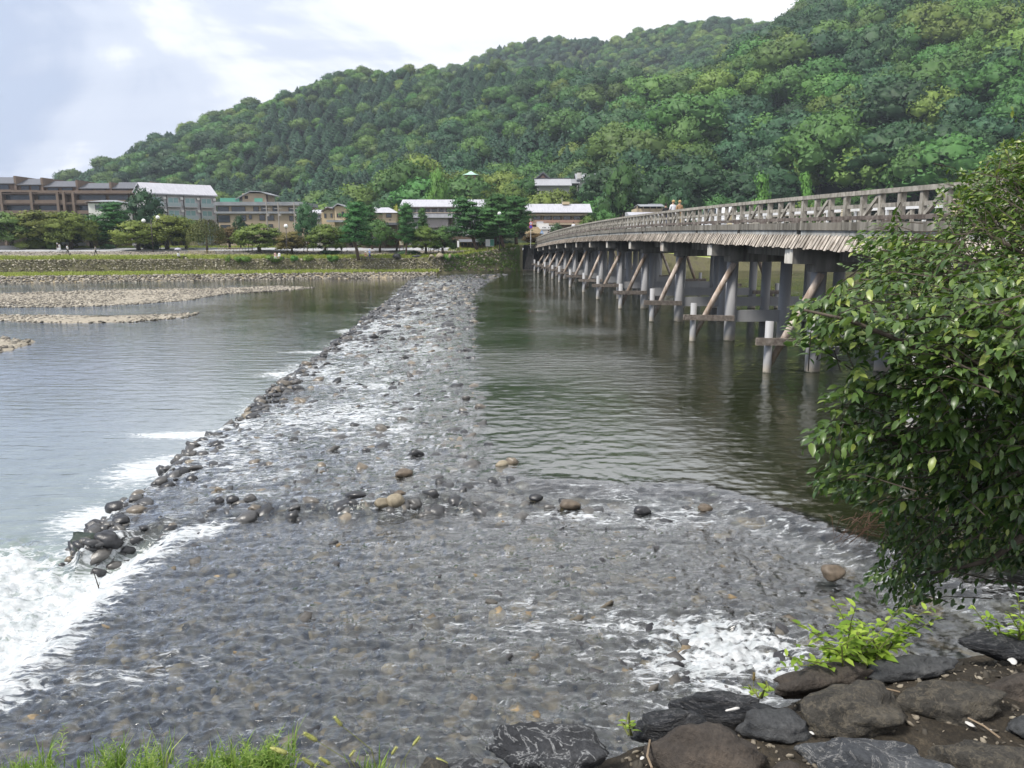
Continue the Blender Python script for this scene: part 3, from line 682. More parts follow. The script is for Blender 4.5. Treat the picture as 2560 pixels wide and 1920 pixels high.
# cobbles lying on the bed of the apron
na = 2600; xa_ = rng.uniform(-6.6, 5.0, na); ya_ = rng.uniform(6.6, 15.6, na); za_, zA_ = river_fields(xa_, ya_); ka = (zA_['apron'] > 0.8); xa_, ya_, za_ = xa_[ka], ya_[ka], za_[ka]; sa_ = 0.06 + 0.13 * rng.random(len(xa_)) ** 2
ST_A = [(0, (0.035, 0.036, 0.042)), (0.55, (0.08, 0.08, 0.085)), (0.78, (0.12, 0.11, 0.095)), (0.92, (0.20, 0.15, 0.09)), (1, (0.28, 0.22, 0.14))]
tag(link('bed_stones', join_stones('bed_stones', np.stack([xa_, ya_, za_ - 0.16 + 0.25 * sa_], 1), sa_, rng.uniform(0, 6, len(xa_)), rng.random(len(xa_)), LOWS, wetstone('bed_cobbles', ST_A, 0.8, 0.2, objrand=False), 0.3)), 'grey and tan cobbles under the shallow water of the near apron', 'stones', kind='stuff')
# single larger stones
def boulder(px, py, wd, ht, z, label, col, seed=0, nm='boulder', dp=0.8, rough=0.2, facet=0.5, dz=0.0, rz=0.0, sub=3, lay=0.0, mat=None, name='boulder'):
    c = PZ(px, py, z); d = math.hypot(c[1], CH - z)
    rx = wd / F * d / 2; rzz = ht / F * d / 2
    v, f = stone_shape(seed, sub, (rx, rx * dp, rzz), rough, facet, lay)
    o = link(name, npmesh(name, v, f, mat or m_wet_o), None, (c[0], c[1], c[2] + dz), rz=rz)
    return tag(o, label, 'stone' if name == 'boulder' else name)
tan_st = surf('tan_stone', (0.17, 0.145, 0.10), (0.30, 0.26, 0.19), 7, 0.6, 0.2, objvar=0.15)
brn_st = surf('brown_stone', (0.075, 0.06, 0.045), (0.15, 0.12, 0.09), 7, 0.5, 0.3, objvar=0.15)
blk_st = surf('black_stone', (0.012, 0.012, 0.014), (0.04, 0.04, 0.043), 7, 0.35, 0.3, spec=0.5, objvar=0.2)
boulder(988, 1254, 48, 40, -0.18, 'smooth tan boulder, largest of the stones on the riffle step', None, 3, mat=tan_st, facet=0.1, rough=0.1)
boulder(955, 1258, 40, 28, -0.2, 'pale grey stone touching the smooth tan boulder', None, 4, mat=tan_st)
boulder(1255, 1162, 34, 24, 0.0, 'pale cream stone at the lip of the deep pool', None, 5, mat=tan_st, facet=0.2)
boulder(1280, 1156, 34, 26, 0.0, 'grey stone just right of the pale cream stone', None, 6)
boulder(1010, 1185, 46, 28, -0.1, 'brown flat stone on the weir above the tan boulder', None, 7, mat=brn_st)
boulder(1000, 1235, 34, 22, -0.15, 'brown stone just behind the smooth tan boulder', None, 8, mat=brn_st)
boulder(480, 1200, 30, 26, -0.5, 'black rounded stone near the lower weir edge', None, 9, mat=blk_st, facet=0.2)
boulder(582, 1250, 32, 26, -0.35, 'black rounded stone, right one of a pair above the falls', None, 10, mat=blk_st, facet=0.2)
boulder(548, 1252, 26, 22, -0.38, 'black rounded stone, left one of a pair above the falls', None, 11, mat=blk_st, facet=0.2)
boulder(625, 1246, 36, 26, -0.32, 'mossy grey stone right of the black pair above the falls', None, 12)
boulder(1340, 1244, 36, 22, -0.15, 'dark flat stone on the riffle step right of midstream', None, 13, mat=blk_st)
boulder(1425, 1262, 54, 26, -0.2, 'brown mossy stone breaking the riffle step', None, 14, mat=brn_st)
boulder(1605, 1275, 44, 24, -0.2, 'black wet stone at the right end of the riffle step', None, 15, mat=blk_st)
boulder(1762, 1270, 38, 20, -0.2, 'brown stone at the far right of the riffle step', None, 16, mat=brn_st)
boulder(2085, 1432, 60, 38, -0.12, 'light brown rock in the dark current beneath the tree', None, 17, mat=brn_st, facet=0.8)
green_st = surf('mossy_stone', (0.015, 0.024, 0.018), (0.04, 0.055, 0.042), 5, 0.45, 0.4, objvar=0.1)
boulder(218, 1364, 74, 60, -0.66, 'dark green mossy rock at the very tip of the weir', None, 18, mat=green_st, facet=0.8, rough=0.2, dz=0.02)
boulder(272, 1356, 66, 54, -0.62, 'dark wet rock beside the mossy rock at the weir tip', None, 19, mat=blk_st, facet=0.8, rough=0.2, dz=0.02)
boulder(240, 1316, 52, 34, -0.55, 'black angular rock above the mossy weir tip', None, 20, mat=blk_st, facet=0.7)
boulder(300, 1304, 50, 32, -0.5, 'brown black rock topping the weir tip', None, 21, facet=0.7)
boulder(290, 1268, 54, 34, -0.6, 'dark flat rock at the back of the weir tip', None, 22, mat=blk_st, facet=0.7)
boulder(345, 1280, 54, 34, -0.55, 'grey rock of the weir tip near the white falls', None, 23, facet=0.7)
# bare stick standing in the white water
st = MB(); c = PZ(258, 1487, -0.95); st.tube([(0, 0, -0.2), (-0.07, 0.0, 0.15), (-0.12, 0.02, 0.33), (-0.16, 0.02, 0.48)], [0.012, 0.010, 0.008, 0.004], 6)
st.tube([(-0.07, 0, 0.15), (-0.05, 0.01, 0.24)], [0.006, 0.003], 5)
tag(st.build('stick', bark, None, tuple(c)), 'thin bare stick standing in the white water below the apron', 'stick')
# pale gravel bars in the lower reach
m_bar = surf('gravel', (0.15, 0.135, 0.11), (0.32, 0.285, 0.225), 3.0, 0.95, 0.8, 6, c3=(0.22, 0.20, 0.17))
def gravel_bar(pts, top, label):
    q = wl(pts, ZD); c = q.mean(0); n = len(q); V = [(*c, ZD + top)]; 
    for k, (s_, z) in enumerate(((0.6, top * 0.9), (0.9, top * 0.45), (1.05, -0.12))):
        for p in q:
            w_ = c + (p - c) * s_; V.append((*w_, ZD + z + 0.05 * rng.normal()))
    Fs = [(0, 1 + i, 1 + (i + 1) % n) for i in range(n)] + [(1 + k * n + i, 1 + (k + 1) * n + i, 1 + (k + 1) * n + (i + 1) % n, 1 + k * n + (i + 1) % n) for k in range(2) for i in range(n)]
    mb = MB(); mb.add(V, Fs); o = mb.build('gravel_bar', m_bar, smooth=True); tag(o, kind='structure')
    # cobbles on it
    lo, hi = q.min(0), q.max(0); m = int((hi[0] - lo[0]) * (hi[1] - lo[1]) * 9) + 60
    s = lo + rng.random((m, 2)) * (hi - lo); ins = np.zeros(m, bool); j = n - 1
    for i in range(n):
        cnd = ((q[i, 1] > s[:, 1]) != (q[j, 1] > s[:, 1])) & (s[:, 0] < (q[j, 0] - q[i, 0]) * (s[:, 1] - q[i, 1]) / (q[j, 1] - q[i, 1] + 1e-9) + q[i, 0]); ins ^= cnd; j = i
    s = s[ins]; m = len(s)
    tag(link('cobbles', join_stones('cobbles', np.column_stack([s, np.full(m, ZD + top * 0.55)]), 0.08 + 0.14 * rng.random(m) ** 2, rng.uniform(0, 6, m), rng.random(m), LOWS, m_pale_s)), 'pale dry cobbles lying on ' + label, 'cobbles', kind='stuff')
gravel_bar([(-160, 772), (-160, 738), (0, 735), (180, 728), (330, 724), (520, 722), (700, 716), (790, 719), (690, 728), (560, 736), (470, 752), (330, 762), (200, 768), (0, 770)], 0.07, 'the broad gravel bar in the lower reach')
gravel_bar([(-140, 804), (-140, 790), (0, 788), (150, 790), (300, 792), (400, 788), (500, 782), (470, 794), (330, 806), (170, 808), (0, 803)], 0.07, 'the narrow gravel bar nearer the weir')
gravel_bar([(-120, 882), (-120, 842), (0, 845), (40, 850), (92, 854), (50, 866), (30, 876), (0, 880)], 0.17, 'the small gravel bar at the left edge')
# ================================================================== the bridge
TH = math.atan(-110 * cP / F)
bu = np.array([math.sin(TH), math.cos(TH)]); bn = np.array([bu[1], -bu[0]])
LC = 18.9                                     # lateral distance of the bridge axis
def BW(a, l, z): p = bu * a + bn * l; return (p[0], p[1], z)
def to_bridge(p): return np.dot(p[:2], bu), np.dot(p[:2], bn)
# crown of the rail measured along the near rail line
ra, rz_ = [], []
for px, py in [(1335, 597), (1396, 575), (1482.5, 554), (1569, 540), (1656, 529), (1743, 519), (1920, 499), (1933, 497), (2170, 475), (2384, 454)]:
    r = ray(px, py); k = 13.3 / (r[0] * bn[0] + r[1] * bn[1]); q = r * k; ra.append(np.dot(q[:2], bu)); rz_.append(CH + q[2])
ra += [5.0]; rz_ += [6.55]
cf = np.polyfit(ra, rz_, 4)
A0, A1 = 6.0, 157.0
def zrail(a): return float(np.polyval(cf, min(a, 160)))
def zd(a): return zrail(a) - 1.04             # top of the kerb beam on which the railing stands
def mstain(name, c1, c2, c3, scale=1.5, vs=0.18, rough=0.85, objvar=0.12, bs=0.4):
    """weathered grey surface with vertical dark runs"""
    m, t, b = newmat(name)
    p = N(t, 'ShaderNodeNewGeometry').outputs['Position']
    st = noise(t, mapping(t, p, (1, 1, vs)), scale * 3, 5, 0.62)
    gr = noise(t, p, scale * 0.8, 5, 0.6)
    col = mixc(t, ramp(t, st, [(0.38, (0, 0, 0)), (0.66, (1, 1, 1))]), c1, c2)
    col = mixc(t, ramp(t, gr, [(0.48, (0, 0, 0)), (0.70, (0.8, 0.8, 0.8))]), col, c3)
    oi = N(t, 'ShaderNodeObjectInfo').outputs['Random']; k = N(t, 'ShaderNodeMapRange'); k.inputs['To Min'].default_value = 1 - objvar; k.inputs['To Max'].default_value = 1 + objvar; L(t, oi, k.inputs['Value'])
    hs = N(t, 'ShaderNodeHueSaturation'); L(t, col, hs.inputs['Color']); L(t, k.outputs[0], hs.inputs['Value'])
    L(t, hs.outputs[0], b.inputs['Base Color']); b.inputs['Roughness'].default_value = rough; b.inputs['Specular IOR Level'].default_value = 0.2
    bump(t, b, noise(t, mapping(t, p, (1, 1, vs)), scale * 12, 4), bs, 0.02); return m
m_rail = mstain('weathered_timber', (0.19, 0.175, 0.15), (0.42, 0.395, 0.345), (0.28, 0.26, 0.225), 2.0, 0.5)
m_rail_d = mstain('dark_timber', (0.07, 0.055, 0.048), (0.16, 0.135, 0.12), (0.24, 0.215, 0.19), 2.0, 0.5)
m_fas = mstain('stained_concrete', (0.085, 0.078, 0.065), (0.26, 0.245, 0.215), (0.17, 0.155, 0.13), 0.9, 0.14, objvar=0.18)
m_edge = mstain('pale_concrete', (0.16, 0.16, 0.15), (0.40, 0.41, 0.40), (0.30, 0.295, 0.28), 0.9, 0.14)
m_cap = mstain('cap_concrete', (0.10, 0.095, 0.085), (0.27, 0.26, 0.24), (0.20, 0.19, 0.175), 0.8, 0.08)
m_stub = mstain('stub_end', (0.45, 0.43, 0.38), (0.62, 0.60, 0.55), (0.34, 0.27, 0.22), 1.2, 0.2, objvar=0.06)
m_board = mstain('hanging_board', (0.18, 0.155, 0.13), (0.54, 0.49, 0.43), (0.38, 0.335, 0.285), 1.6, 0.3, objvar=0.35)
m_log = mstain('log_wood', (0.22, 0.17, 0.135), (0.50, 0.44, 0.39), (0.30, 0.22, 0.15), 1.4, 0.3, objvar=0.2)
m_beamw = mstain('beam_wood', (0.12, 0.10, 0.085), (0.30, 0.265, 0.235), (0.20, 0.17, 0.14), 2.0, 1.0, objvar=0.2)
# painted pier columns with a bleached band at the waterline
m_pil, t, b = newmat('painted_pier')
p = N(t, 'ShaderNodeNewGeometry').outputs['Position']; sz_ = N(t, 'ShaderNodeSeparateXYZ'); L(t, p, sz_.inputs[0])
zz_ = M(t, 'ADD', sz_.outputs['Z'], M(t, 'MULTIPLY', noise(t, p, 3.0, 4), 0.25))
band = ramp(t, zz_, [(0.24, (1, 1, 1)), (0.55, (0, 0, 0))])
col = mixc(t, noise(t, mapping(t, p, (1, 1, 0.15)), 4, 5), (0.27, 0.27, 0.275), (0.38, 0.38, 0.385))
col = mixc(t, band, col, mixc(t, noise(t, p, 8, 5), (0.36, 0.32, 0.26), (0.55, 0.50, 0.43)))
alg = ramp(t, zz_, [(0.12, (1, 1, 1)), (0.19, (0, 0, 0))]); col = mixc(t, alg, col, (0.07, 0.075, 0.06))
L(t, col, b.inputs['Base Color']); b.inputs['Roughness'].default_value = 0.6; b.inputs['Specular IOR Level'].default_value = 0.3
bump(t, b, noise(t, p, 12, 4), 0.15, 0.02)
m_asph = surf('asphalt', (0.045, 0.045, 0.047), (0.075, 0.075, 0.076), 8, 0.9, 0.4)
m_pave = surf('paving', (0.20, 0.19, 0.18), (0.30, 0.29, 0.275), 3, 0.9, 0.2)
m_white = plain('white_paint', (0.60, 0.61, 0.62), 0.5)
m_masonry = mstain('dark_masonry', (0.03, 0.028, 0.026), (0.16, 0.15, 0.135), (0.09, 0.08, 0.07), 0.5, 0.25)

br_o = BW(84, LC, 0); BR = empty('bridge', br_o, 'long arched timber railed bridge on grey piers crossing the river', 'bridge', rz=-TH)
def bl(a, l, z): return (l - LC, a - 84, z)   # bridge coordinates -> local
def sweep(name, prof, mat, a0=A0, a1=A1, n=60, zf=None):
    """profile [(l, dz)] swept along the deck line"""
    zf = zf or zd; mb = MB(); A = np.linspace(a0, a1, n + 1); k = len(prof)
    V = [bl(a, l, zf(a) + dz) for a in A for l, dz in prof]
    Fs = [(i * k + j, (i + 1) * k + j, (i + 1) * k + (j + 1) % k, i * k + (j + 1) % k) for i in range(n) for j in range(k)]
    Fs += [tuple(range(k)), tuple(range(n * k, n * k + k))[::-1]]
    mb.add(V, Fs); return mb.build(name, mat, BR)
sweep('deck', [(13.35, -0.24), (24.45, -0.24), (24.45, -0.92), (23.6, -0.92), (23.6, -0.62), (14.2, -0.62), (14.2, -0.92), (13.35, -0.92)], m_cap)
sweep('roadway', [(15.9, -0.20), (21.9, -0.20), (21.9, -0.236), (15.9, -0.236)], m_asph)
sweep('walkway', [(13.42, -0.04), (15.85, -0.04), (15.85, -0.236), (13.42, -0.236)], m_pave)
sweep('walkway', [(21.95, -0.04), (24.38, -0.04), (24.38, -0.236), (21.95, -0.236)], m_pave)
for l in (16.0,): sweep('guard_rail', [(l - 0.05, 0.62), (l + 0.05, 0.62), (l + 0.05, 0.48), (l - 0.05, 0.48)], m_white)
gpm = MB(); gpm.box((0, 0, 0.24), (0.09, 0.09, 0.72)); gpme = gpm.mesh('guard_post', m_white)
for l in (16.0,):
    for i in range(60): a = A0 + 1 + i * 2.5; link('guard_post', gpme, BR, bl(a, l, zd(a) - 0.1))
for l in np.linspace(15.2, 22.6, 5): sweep('girder', [(l - 0.2, -0.62), (l + 0.2, -0.62), (l + 0.2, -1.5), (l - 0.2, -1.5)], m_cap)
# kerb beam, edge beam: jointed lengths
BAY = 10.58 / 3
nb = int((A1 - A0) / BAY)
def seg_box(name, a0, a1, l0, l1, d0, d1, mat, parent, sub=False):
    mb = MB(); z0, z1 = zd(a0), zd(a1); base = bl(a0, l0, z0) if not sub else None
    V = []
    for a, z in ((a0, z0), (a1, z1)):
        for l, d in ((l0, d0), (l1, d0), (l1, d1), (l0, d1)): V.append((l - l0, a - a0, z + d - z0))
    mb.add(V, [(0, 1, 2, 3), (7, 6, 5, 4), (0, 4, 5, 1), (1, 5, 6, 2), (2, 6, 7, 3), (3, 7, 4, 0)])
    return mb, bl(a0, l0, z0)
def addseg(name, a0, a1, l0, l1, d0, d1, mat):
    mb, loc = seg_box(name, a0, a1, l0, l1, d0, d1, mat, BR); return mb.build(name, mat, BR, loc)
post_me = MB(); post_me.box((0, 0, 0.47), (0.17, 0.15, 0.84)); post_me = post_me.mesh('post', m_rail)
postj_me = MB(); postj_me.box((0, 0, 0.46), (0.19, 0.17, 1.0)); postj_me = postj_me.mesh('post', m_rail)
for side, (lf, s_) in enumerate(((13.3, 1), (24.5, -1))):
    for i in range(nb):
        a0 = A0 + i * BAY; a1 = a0 + BAY - 0.025
        lo, hi = sorted((lf - 0.18 * s_, lf + 0.16 * s_)); addseg('kerb_beam', a0, a1, lo, hi, -0.28, 0.0, m_fas)
        lo, hi = sorted((lf - 0.11 * s_, lf + 0.2 * s_)); addseg('edge_beam', a0 + (0.4 if i % 2 else 0.0), a1 + 0.02, lo, hi, -0.485, -0.295, m_edge)
        # one bay of railing: handrail with posts, brace and lower rails
        mb, loc = seg_box('', a0, a1, lf - 0.13, lf + 0.13, 0.885, 1.03, None, None); hr = mb.build('handrail', m_rail, BR, loc)
        zb_ = zd(a0)
        for k in range(3):
            a = a0 + 0.09 + k * BAY / 3
            link('post', postj_me if k == 0 else post_me, hr, (0.13, a - a0, zd(a) - zb_))
        rel = lambda a, dz: (0.13, a - a0, zd(a) - zb_ + dz)
        mb = MB(); mb.bar(rel(a0 + 0.12, 0.52), rel(a1, 0.52), 0.09, 0.13); mb.build('middle_rail', m_rail, hr)
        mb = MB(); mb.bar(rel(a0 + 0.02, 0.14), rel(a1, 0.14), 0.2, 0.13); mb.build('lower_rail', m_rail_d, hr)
        mb = MB(); mb.bar((0.13 - 0.02 * s_, 2.28, zd(a0 + 2.28) - zb_ + 0.2), (0.13 - 0.02 * s_, 1.36, zd(a0 + 1.36) - zb_ + 0.86), 0.11, 0.11); mb.build('brace', m_rail, hr)
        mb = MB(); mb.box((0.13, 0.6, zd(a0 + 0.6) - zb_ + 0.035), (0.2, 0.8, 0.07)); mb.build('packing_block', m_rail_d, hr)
# hanging weather boards below the edge beam, lapped, splayed outwards
bdm = MB(); bdm.box((0, 0, -0.31), (0.03, 0.27, 0.62)); bdm = bdm.mesh('weather_board', m_board)
sp_b = 0.285; far_bd = MB(); cnt = 0
for i in range(int((A1 - A0 - 0.5) / sp_b)):
    a = A0 + 0.3 + i * sp_b; jz = random.uniform(-0.025, 0.02); px_ = 1280 + F * BW(a, 13.2, 5)[0] / BW(a, 13.2, 5)[1]
    rot = (random.uniform(-0.03, 0.03), R(27) + random.uniform(-0.03, 0.03), R(-9))
    if px_ < 2420 and cnt < 298:
        o = link('weather_board', bdm, BR, bl(a, 13.22, zd(a) - 0.44 + jz), rot=rot); o.scale = (1, 1, random.uniform(0.93, 1.05)); cnt += 1
    else:
        far_bd.box(Vector(bl(a, 13.22, zd(a) - 0.44 + jz)) + Euler(rot).to_matrix() @ Vector((0, 0, -0.31)), (0.03, 0.27, 0.62), Euler(rot).to_matrix())
    rot2 = (0, -R(27), 0)
    far_bd.box(Vector(bl(a, 24.58, zd(a) - 0.44)) + Vector((0.14, 0, -0.27)), (0.03, 0.27, 0.6), Euler(rot2).to_matrix())
tag(far_bd.build('weather_boards', m_board, BR), kind='stuff')
# piers
NP = 32
for n in range(-2, 12):
    a = 31.47 + 10.58 * n; zc = zd(a) - 0.98
    cb_ = MB()
    cb_.bb(0, 9.7, -0.45, 0.45, -0.98, -0.0)
    cap = cb_.build('cap_beam', m_cap, BR, bl(a, 14.05, zc))
    z0 = zc
    for k in range(4):
        l = 14.4 + 3.0 * k
        mb = MB(); mb.tube([(0, 0, -1.6 - z0), (0, 0, -0.975)], 0.31, NP); mb.build('pillar', m_pil, cap, (l - 14.05, 0, 0), smooth=False).data.shade_smooth()
    mb = MB(); mb.bb(-0.95, -0.004, -0.40, 0.40, -0.66, -0.06); mb.build('bracket', m_cap, cap)
    mb = MB(); mb.bb(-0.975, -0.953, -0.385, 0.385, -0.64, -0.08); mb.build('end_plate', m_stub, cap)
    mb = MB(); mb.bb(0.3, 9.35, -0.13, 0.13, 1.05 - z0, 1.68 - z0); mb.build('tie_beam', m_pil, cap)
    for sd_, l0 in ((1, 14.4), (-1, 23.4)):
        lo = l0 - sd_ * (2.0 + 0.12 * math.sin(n * 2.1)); jt = 0.12 * math.sin(n * 3.7)
        mb = MB(); mb.tube([(0, 0, -1.5 - z0), (0, 0, 2.15 + jt - z0)], 0.165, 20); mb.build('fender_post', m_pil, cap, (lo - 14.05, -0.15, 0)).data.shade_smooth()
        mb = MB(); mb.bar((lo - sd_ * 0.6 - 14.05, -0.33, 1.33 - z0), (l0 + sd_ * 0.1 - 14.05, -0.37, 1.30 - z0 + 0.04 * math.sin(n * 5)), 0.13, 0.30); mb.build('fender_beam', m_beamw, cap)
        mb = MB(); q0 = Vector((lo + sd_ * 0.12 - 14.05, -0.02, 0.30 - z0)); q1 = Vector((l0 - sd_ * 0.05 - 14.05, -0.36, 4.4 + 0.0 * n - z0)); q1.z = -1.05
        mid = (q0 + q1) / 2 + Vector((0, 0, 0.05 * math.sin(n * 7)))
        mb.tube([q0, mid, q1], [0.14, 0.155, 0.15], 10); mb.build('strut_log', m_log, cap, smooth=True)
# abutments
def abut(a0, a1, lift, bat):
    mb = MB(); zt = zd(a0) - 0.1
    x0, x1 = 12.05 - LC, 25.4 - LC
    V = [(x0 - bat, a0 - 84 - 0.6, -1.5), (x1 + bat, a0 - 84 - 0.6, -1.5), (x1 + bat, a1 - 84, -1.5), (x0 - bat, a1 - 84, -1.5),
         (x0, a0 - 84, zt), (x1, a0 - 84, zt), (x1, a1 - 84, zt), (x0, a1 - 84, zt)]
    mb.add(V, [(0, 3, 2, 1), (4, 5, 6, 7), (0, 1, 5, 4), (1, 2, 6, 5), (2, 3, 7, 6), (3, 0, 4, 7)]); return mb.build('abutment', m_masonry, BR)
abut(A1 - 0.5, A1 + 12, 0, 1.4); abut(-8, A0 + 0.5, 0, 1.0)
mb = MB(); mb.bb(10.4 - LC, 13.4 - LC, 66.0, 74, -1.5, 0.22); mb.build('footing', surf('footing_stone', (0.10, 0.085, 0.07), (0.24, 0.205, 0.17), 1.5, 0.9, 0.4), BR)
mb = MB(); zt = zd(152) - 0.62
V = [(10.75 - LC, 67.0, 0.22), (12.75 - LC, 67.0, 0.22), (12.75 - LC, 74, 0.22), (10.75 - LC, 74, 0.22), (11.75 - LC, 68.3, zt), (12.75 - LC, 68.3, zt), (12.75 - LC, 74, zt), (11.75 - LC, 74, zt)]
mb.add(V, [(0, 3, 2, 1), (4, 5, 6, 7), (0, 1, 5, 4), (1, 2, 6, 5), (2, 3, 7, 6), (3, 0, 4, 7)]); mb.build('wing_wall', m_masonry, BR)
mb = MB(); mb.bb(11.6 - LC, 12.9 - LC, 68.1, 74.2, zt + 0.003, zt + 0.2); mb.build('coping', m_fas, BR)
# low lamps between walkway and road
lamp_b = plain('lamp_box', (0.62, 0.55, 0.38), 0.6); lamp_d = plain('lamp_slot', (0.12, 0.09, 0.06), 0.8)
for i, (a, w_) in enumerate(((24.6, 'nearest'), (32.0, 'second'), (46.5, 'third'))):
    e = empty('footpath_lamp', BW(a, 15.6, zd(a) - 0.04), 'cream louvred footpath lamp behind the bridge railing, %s to the camera' % w_, 'lamp', 'footpath lamps on the bridge', -TH)
    mb = MB(); mb.box((0, 0, 0.36), (0.26, 0.26, 0.72)); mb.build('housing', lamp_b, e)
    for k in range(5): mb = MB(); mb.box((0, 0, 0.34 + k * 0.07), (0.266, 0.266, 0.025)); mb.build('louvre', lamp_d, e)
    mb = MB(); mb.box((0, 0, 0.74), (0.3, 0.3, 0.04)); mb.build('cap', lamp_b, e)
# ================================================================== far bank: stone wall, berm, plaza
WB = np.array([PZ(px, py, z) for px, py, z in [(-520, 688, 0.12), (-300, 687, 0.12), (0, 685, 0.12), (250, 682.5, 0.12), (500, 680, 0.12), (780, 678.5, 0.1), (900, 678, 0.1), (1060, 678, 0.05), (1180, 678, 0.0), (1260, 677.5, 0.0), (1303, 677, 0.0)]])
xr_ = [WB[-1][0] + 12.0, 60, 120, 200, 320]; yr_ = [152.5, 150, 152, 160, 180]
WBx = np.concatenate([WB[:, 0], xr_]); WBy = np.concatenate([WB[:, 1], yr_])
xa = WB[-1][0]
def wally(x): return np.interp(x, WBx, WBy)
def walltop(x):
    z = np.interp(x, [-200, -20, -11, xa - 1.5, xa, xa + 14, 40, 320], [2.5, 2.45, 2.75, 4.7, 4.85, 4.9, 2.2, 2.0]); return z
def bank_z(x, dy):
    zt = walltop(x); rd = 5.1 * np.exp(-((x - (xa + 8)) / 16.0) ** 4)
    pts = [0, 3, 5.5, 11, 24, 70, 400]; out_ = np.zeros_like(dy)
    vals = [zt, zt + 0.22, np.maximum(zt + 0.45, 0), np.maximum(3.75, zt + 0.15), np.maximum(4.3, zt + 0.2), np.maximum(PARK, 0 * zt), PARK + 0 * zt]
    out_ = np.full(np.broadcast(x, dy).shape, 0.0)
    for i in range(len(pts) - 1):
        k = np.clip((dy - pts[i]) / (pts[i + 1] - pts[i]), 0, 1)
        seg = vals[i] + (vals[i + 1] - vals[i]) * k
        out_ = np.where(dy >= pts[i], seg, out_)
    return np.maximum(out_, np.where(dy > 0.3, rd, 0))
xs = np.concatenate([np.linspace(-150, -30, 70), np.linspace(-29, 16, 80), np.linspace(17, 320, 60)]); ds = np.concatenate([np.linspace(0, 12, 26), np.linspace(12.6, 26, 18), np.linspace(28, 60, 14)])
Xg, Dg = np.meshgrid(xs, ds, indexing='ij'); Yg = wally(Xg) + 0.9 + Dg
Yg = Yg + 6.5 * ((Xg > xa + 0.4) & (Xg < xa + 15)) * (Dg < 6.6) * (1 - Dg / 6.6)
Zg = bank_z(Xg, Dg) + 0.05 * fbm(Xg * 0.6, Dg * 0.6, o=3) * sstep(14, 8, Dg)
# surface kinds (real ground cover): turf on the wall head, rubble slope, pale gravel plaza, lawn under the trees
n1_ = fbm(Xg * 0.12, Dg * 0.5, o=3); n2_ = fbm(Xg * 0.5, Dg * 0.9, 4.0 + 0 * Xg, o=3)
turf = sstep(8.2, 5.4, Dg + 2.6 * n1_ + 1.0 * n2_); plaza = sstep(10.6, 11.3, Dg) * sstep(-7, -12, Xg); lawn = sstep(22.5, 24, Dg + 0.8 * n1_)
lawn = np.maximum(lawn, sstep(9.5, 11, Dg) * sstep(-14, -10, Xg)); lawn = np.where((Xg > xa + 1) & (Xg < xa + 15), 0, lawn)
turf = np.where(Xg > xa + 16, 1.0, turf)
c_ru, c_tf, c_pl, c_lw = np.array([0.215, 0.195, 0.175]), np.array([0.25, 0.29, 0.08]), np.array([0.36, 0.37, 0.395]), np.array([0.17, 0.23, 0.06])
soilr = sstep(-20, -8, Xg)[..., None]; c_r = c_ru * (1 - soilr) + np.array([0.15, 0.125, 0.105]) * soilr
colg = c_r + (c_tf - c_r) * turf[..., None]; colg = colg + (c_pl - colg) * plaza[..., None]; colg = colg + (c_lw - colg) * lawn[..., None]
colg *= (1 + 0.25 * n2_ * (1 - plaza))[..., None]
m_bank, t, b = newmat('bank_ground')
p = N(t, 'ShaderNodeNewGeometry').outputs['Position']
L(t, mixc(t, 1.0, N(t, 'ShaderNodeAttribute', attribute_name='gcol').outputs['Color'], ramp(t, noise(t, p, 2.2, 6, 0.7), [(0.3, (0.62, 0.62, 0.6)), (0.7, (1.35, 1.33, 1.28))]), 'MULTIPLY'), b.inputs['Base Color'])
b.inputs['Roughness'].default_value = 0.95; b.inputs['Specular IOR Level'].default_value = 0.1; bump(t, b, noise(t, p, 5, 5), 0.5, 0.1)
def grid_mesh(name, X, Y, Z, mat, col=None):
    idx = np.arange(X.size).reshape(X.shape); Q = np.stack([idx[:-1, :-1], idx[1:, :-1], idx[1:, 1:], idx[:-1, 1:]], -1).reshape(-1, 4)
    me = npmesh(name, np.stack([X, Y, Z], -1).reshape(-1, 3), Q, mat)
    if col is not None: attr(me, 'gcol', 'FLOAT_COLOR', 'POINT', np.concatenate([col, np.ones(X.shape + (1,))], -1), 'color')
    return me
tag(link('far_bank', grid_mesh('far_bank', Xg, Yg, Zg, m_bank, colg)), kind='structure')
# ground sheet to the horizon
gs = MB(); gs.add([(-5000, 196, PARK - 0.35), (5000, 196, PARK - 0.35), (5000, 5500, PARK - 0.35), (-5000, 5500, PARK - 0.35)], [(0, 1, 2, 3)])
tag(gs.build('ground', soil), kind='structure')
# the wall with its stones
m_moss = surf('mossy_joint', (0.07, 0.068, 0.038), (0.16, 0.15, 0.08), 0.8, 0.95, 0.4, c3=(0.12, 0.105, 0.08))
def wall_sheet(x0, x1, n, label):
    wx = np.linspace(x0, x1, n); WH = 8; Vw = []
    for k in range(WH + 1):
        s_ = k / WH; Vw.append(np.stack([wx, wally(wx) + 0.9 * s_ + 0.12 * fbm(wx * 0.8, 0 * wx + k, o=2), -1.2 + (walltop(wx) + 1.2) * s_], -1))
    Vw = np.array(Vw); idx = np.arange((WH + 1) * len(wx)).reshape(WH + 1, -1)
    Qw_ = np.stack([idx[:-1, :-1], idx[:-1, 1:], idx[1:, 1:], idx[1:, :-1]], -1).reshape(-1, 4)
    return tag(link('stone_wall', npmesh('stone_wall', Vw.reshape(-1, 3), Qw_, m_moss)), label, 'wall')
wall = wall_sheet(-150, xa + 0.3, 320, 'long mossy rubble stone wall along the far bank')
wall_sheet(xa + 15.5, 320, 160, 'low stone bank wall upstream beyond the bridge')
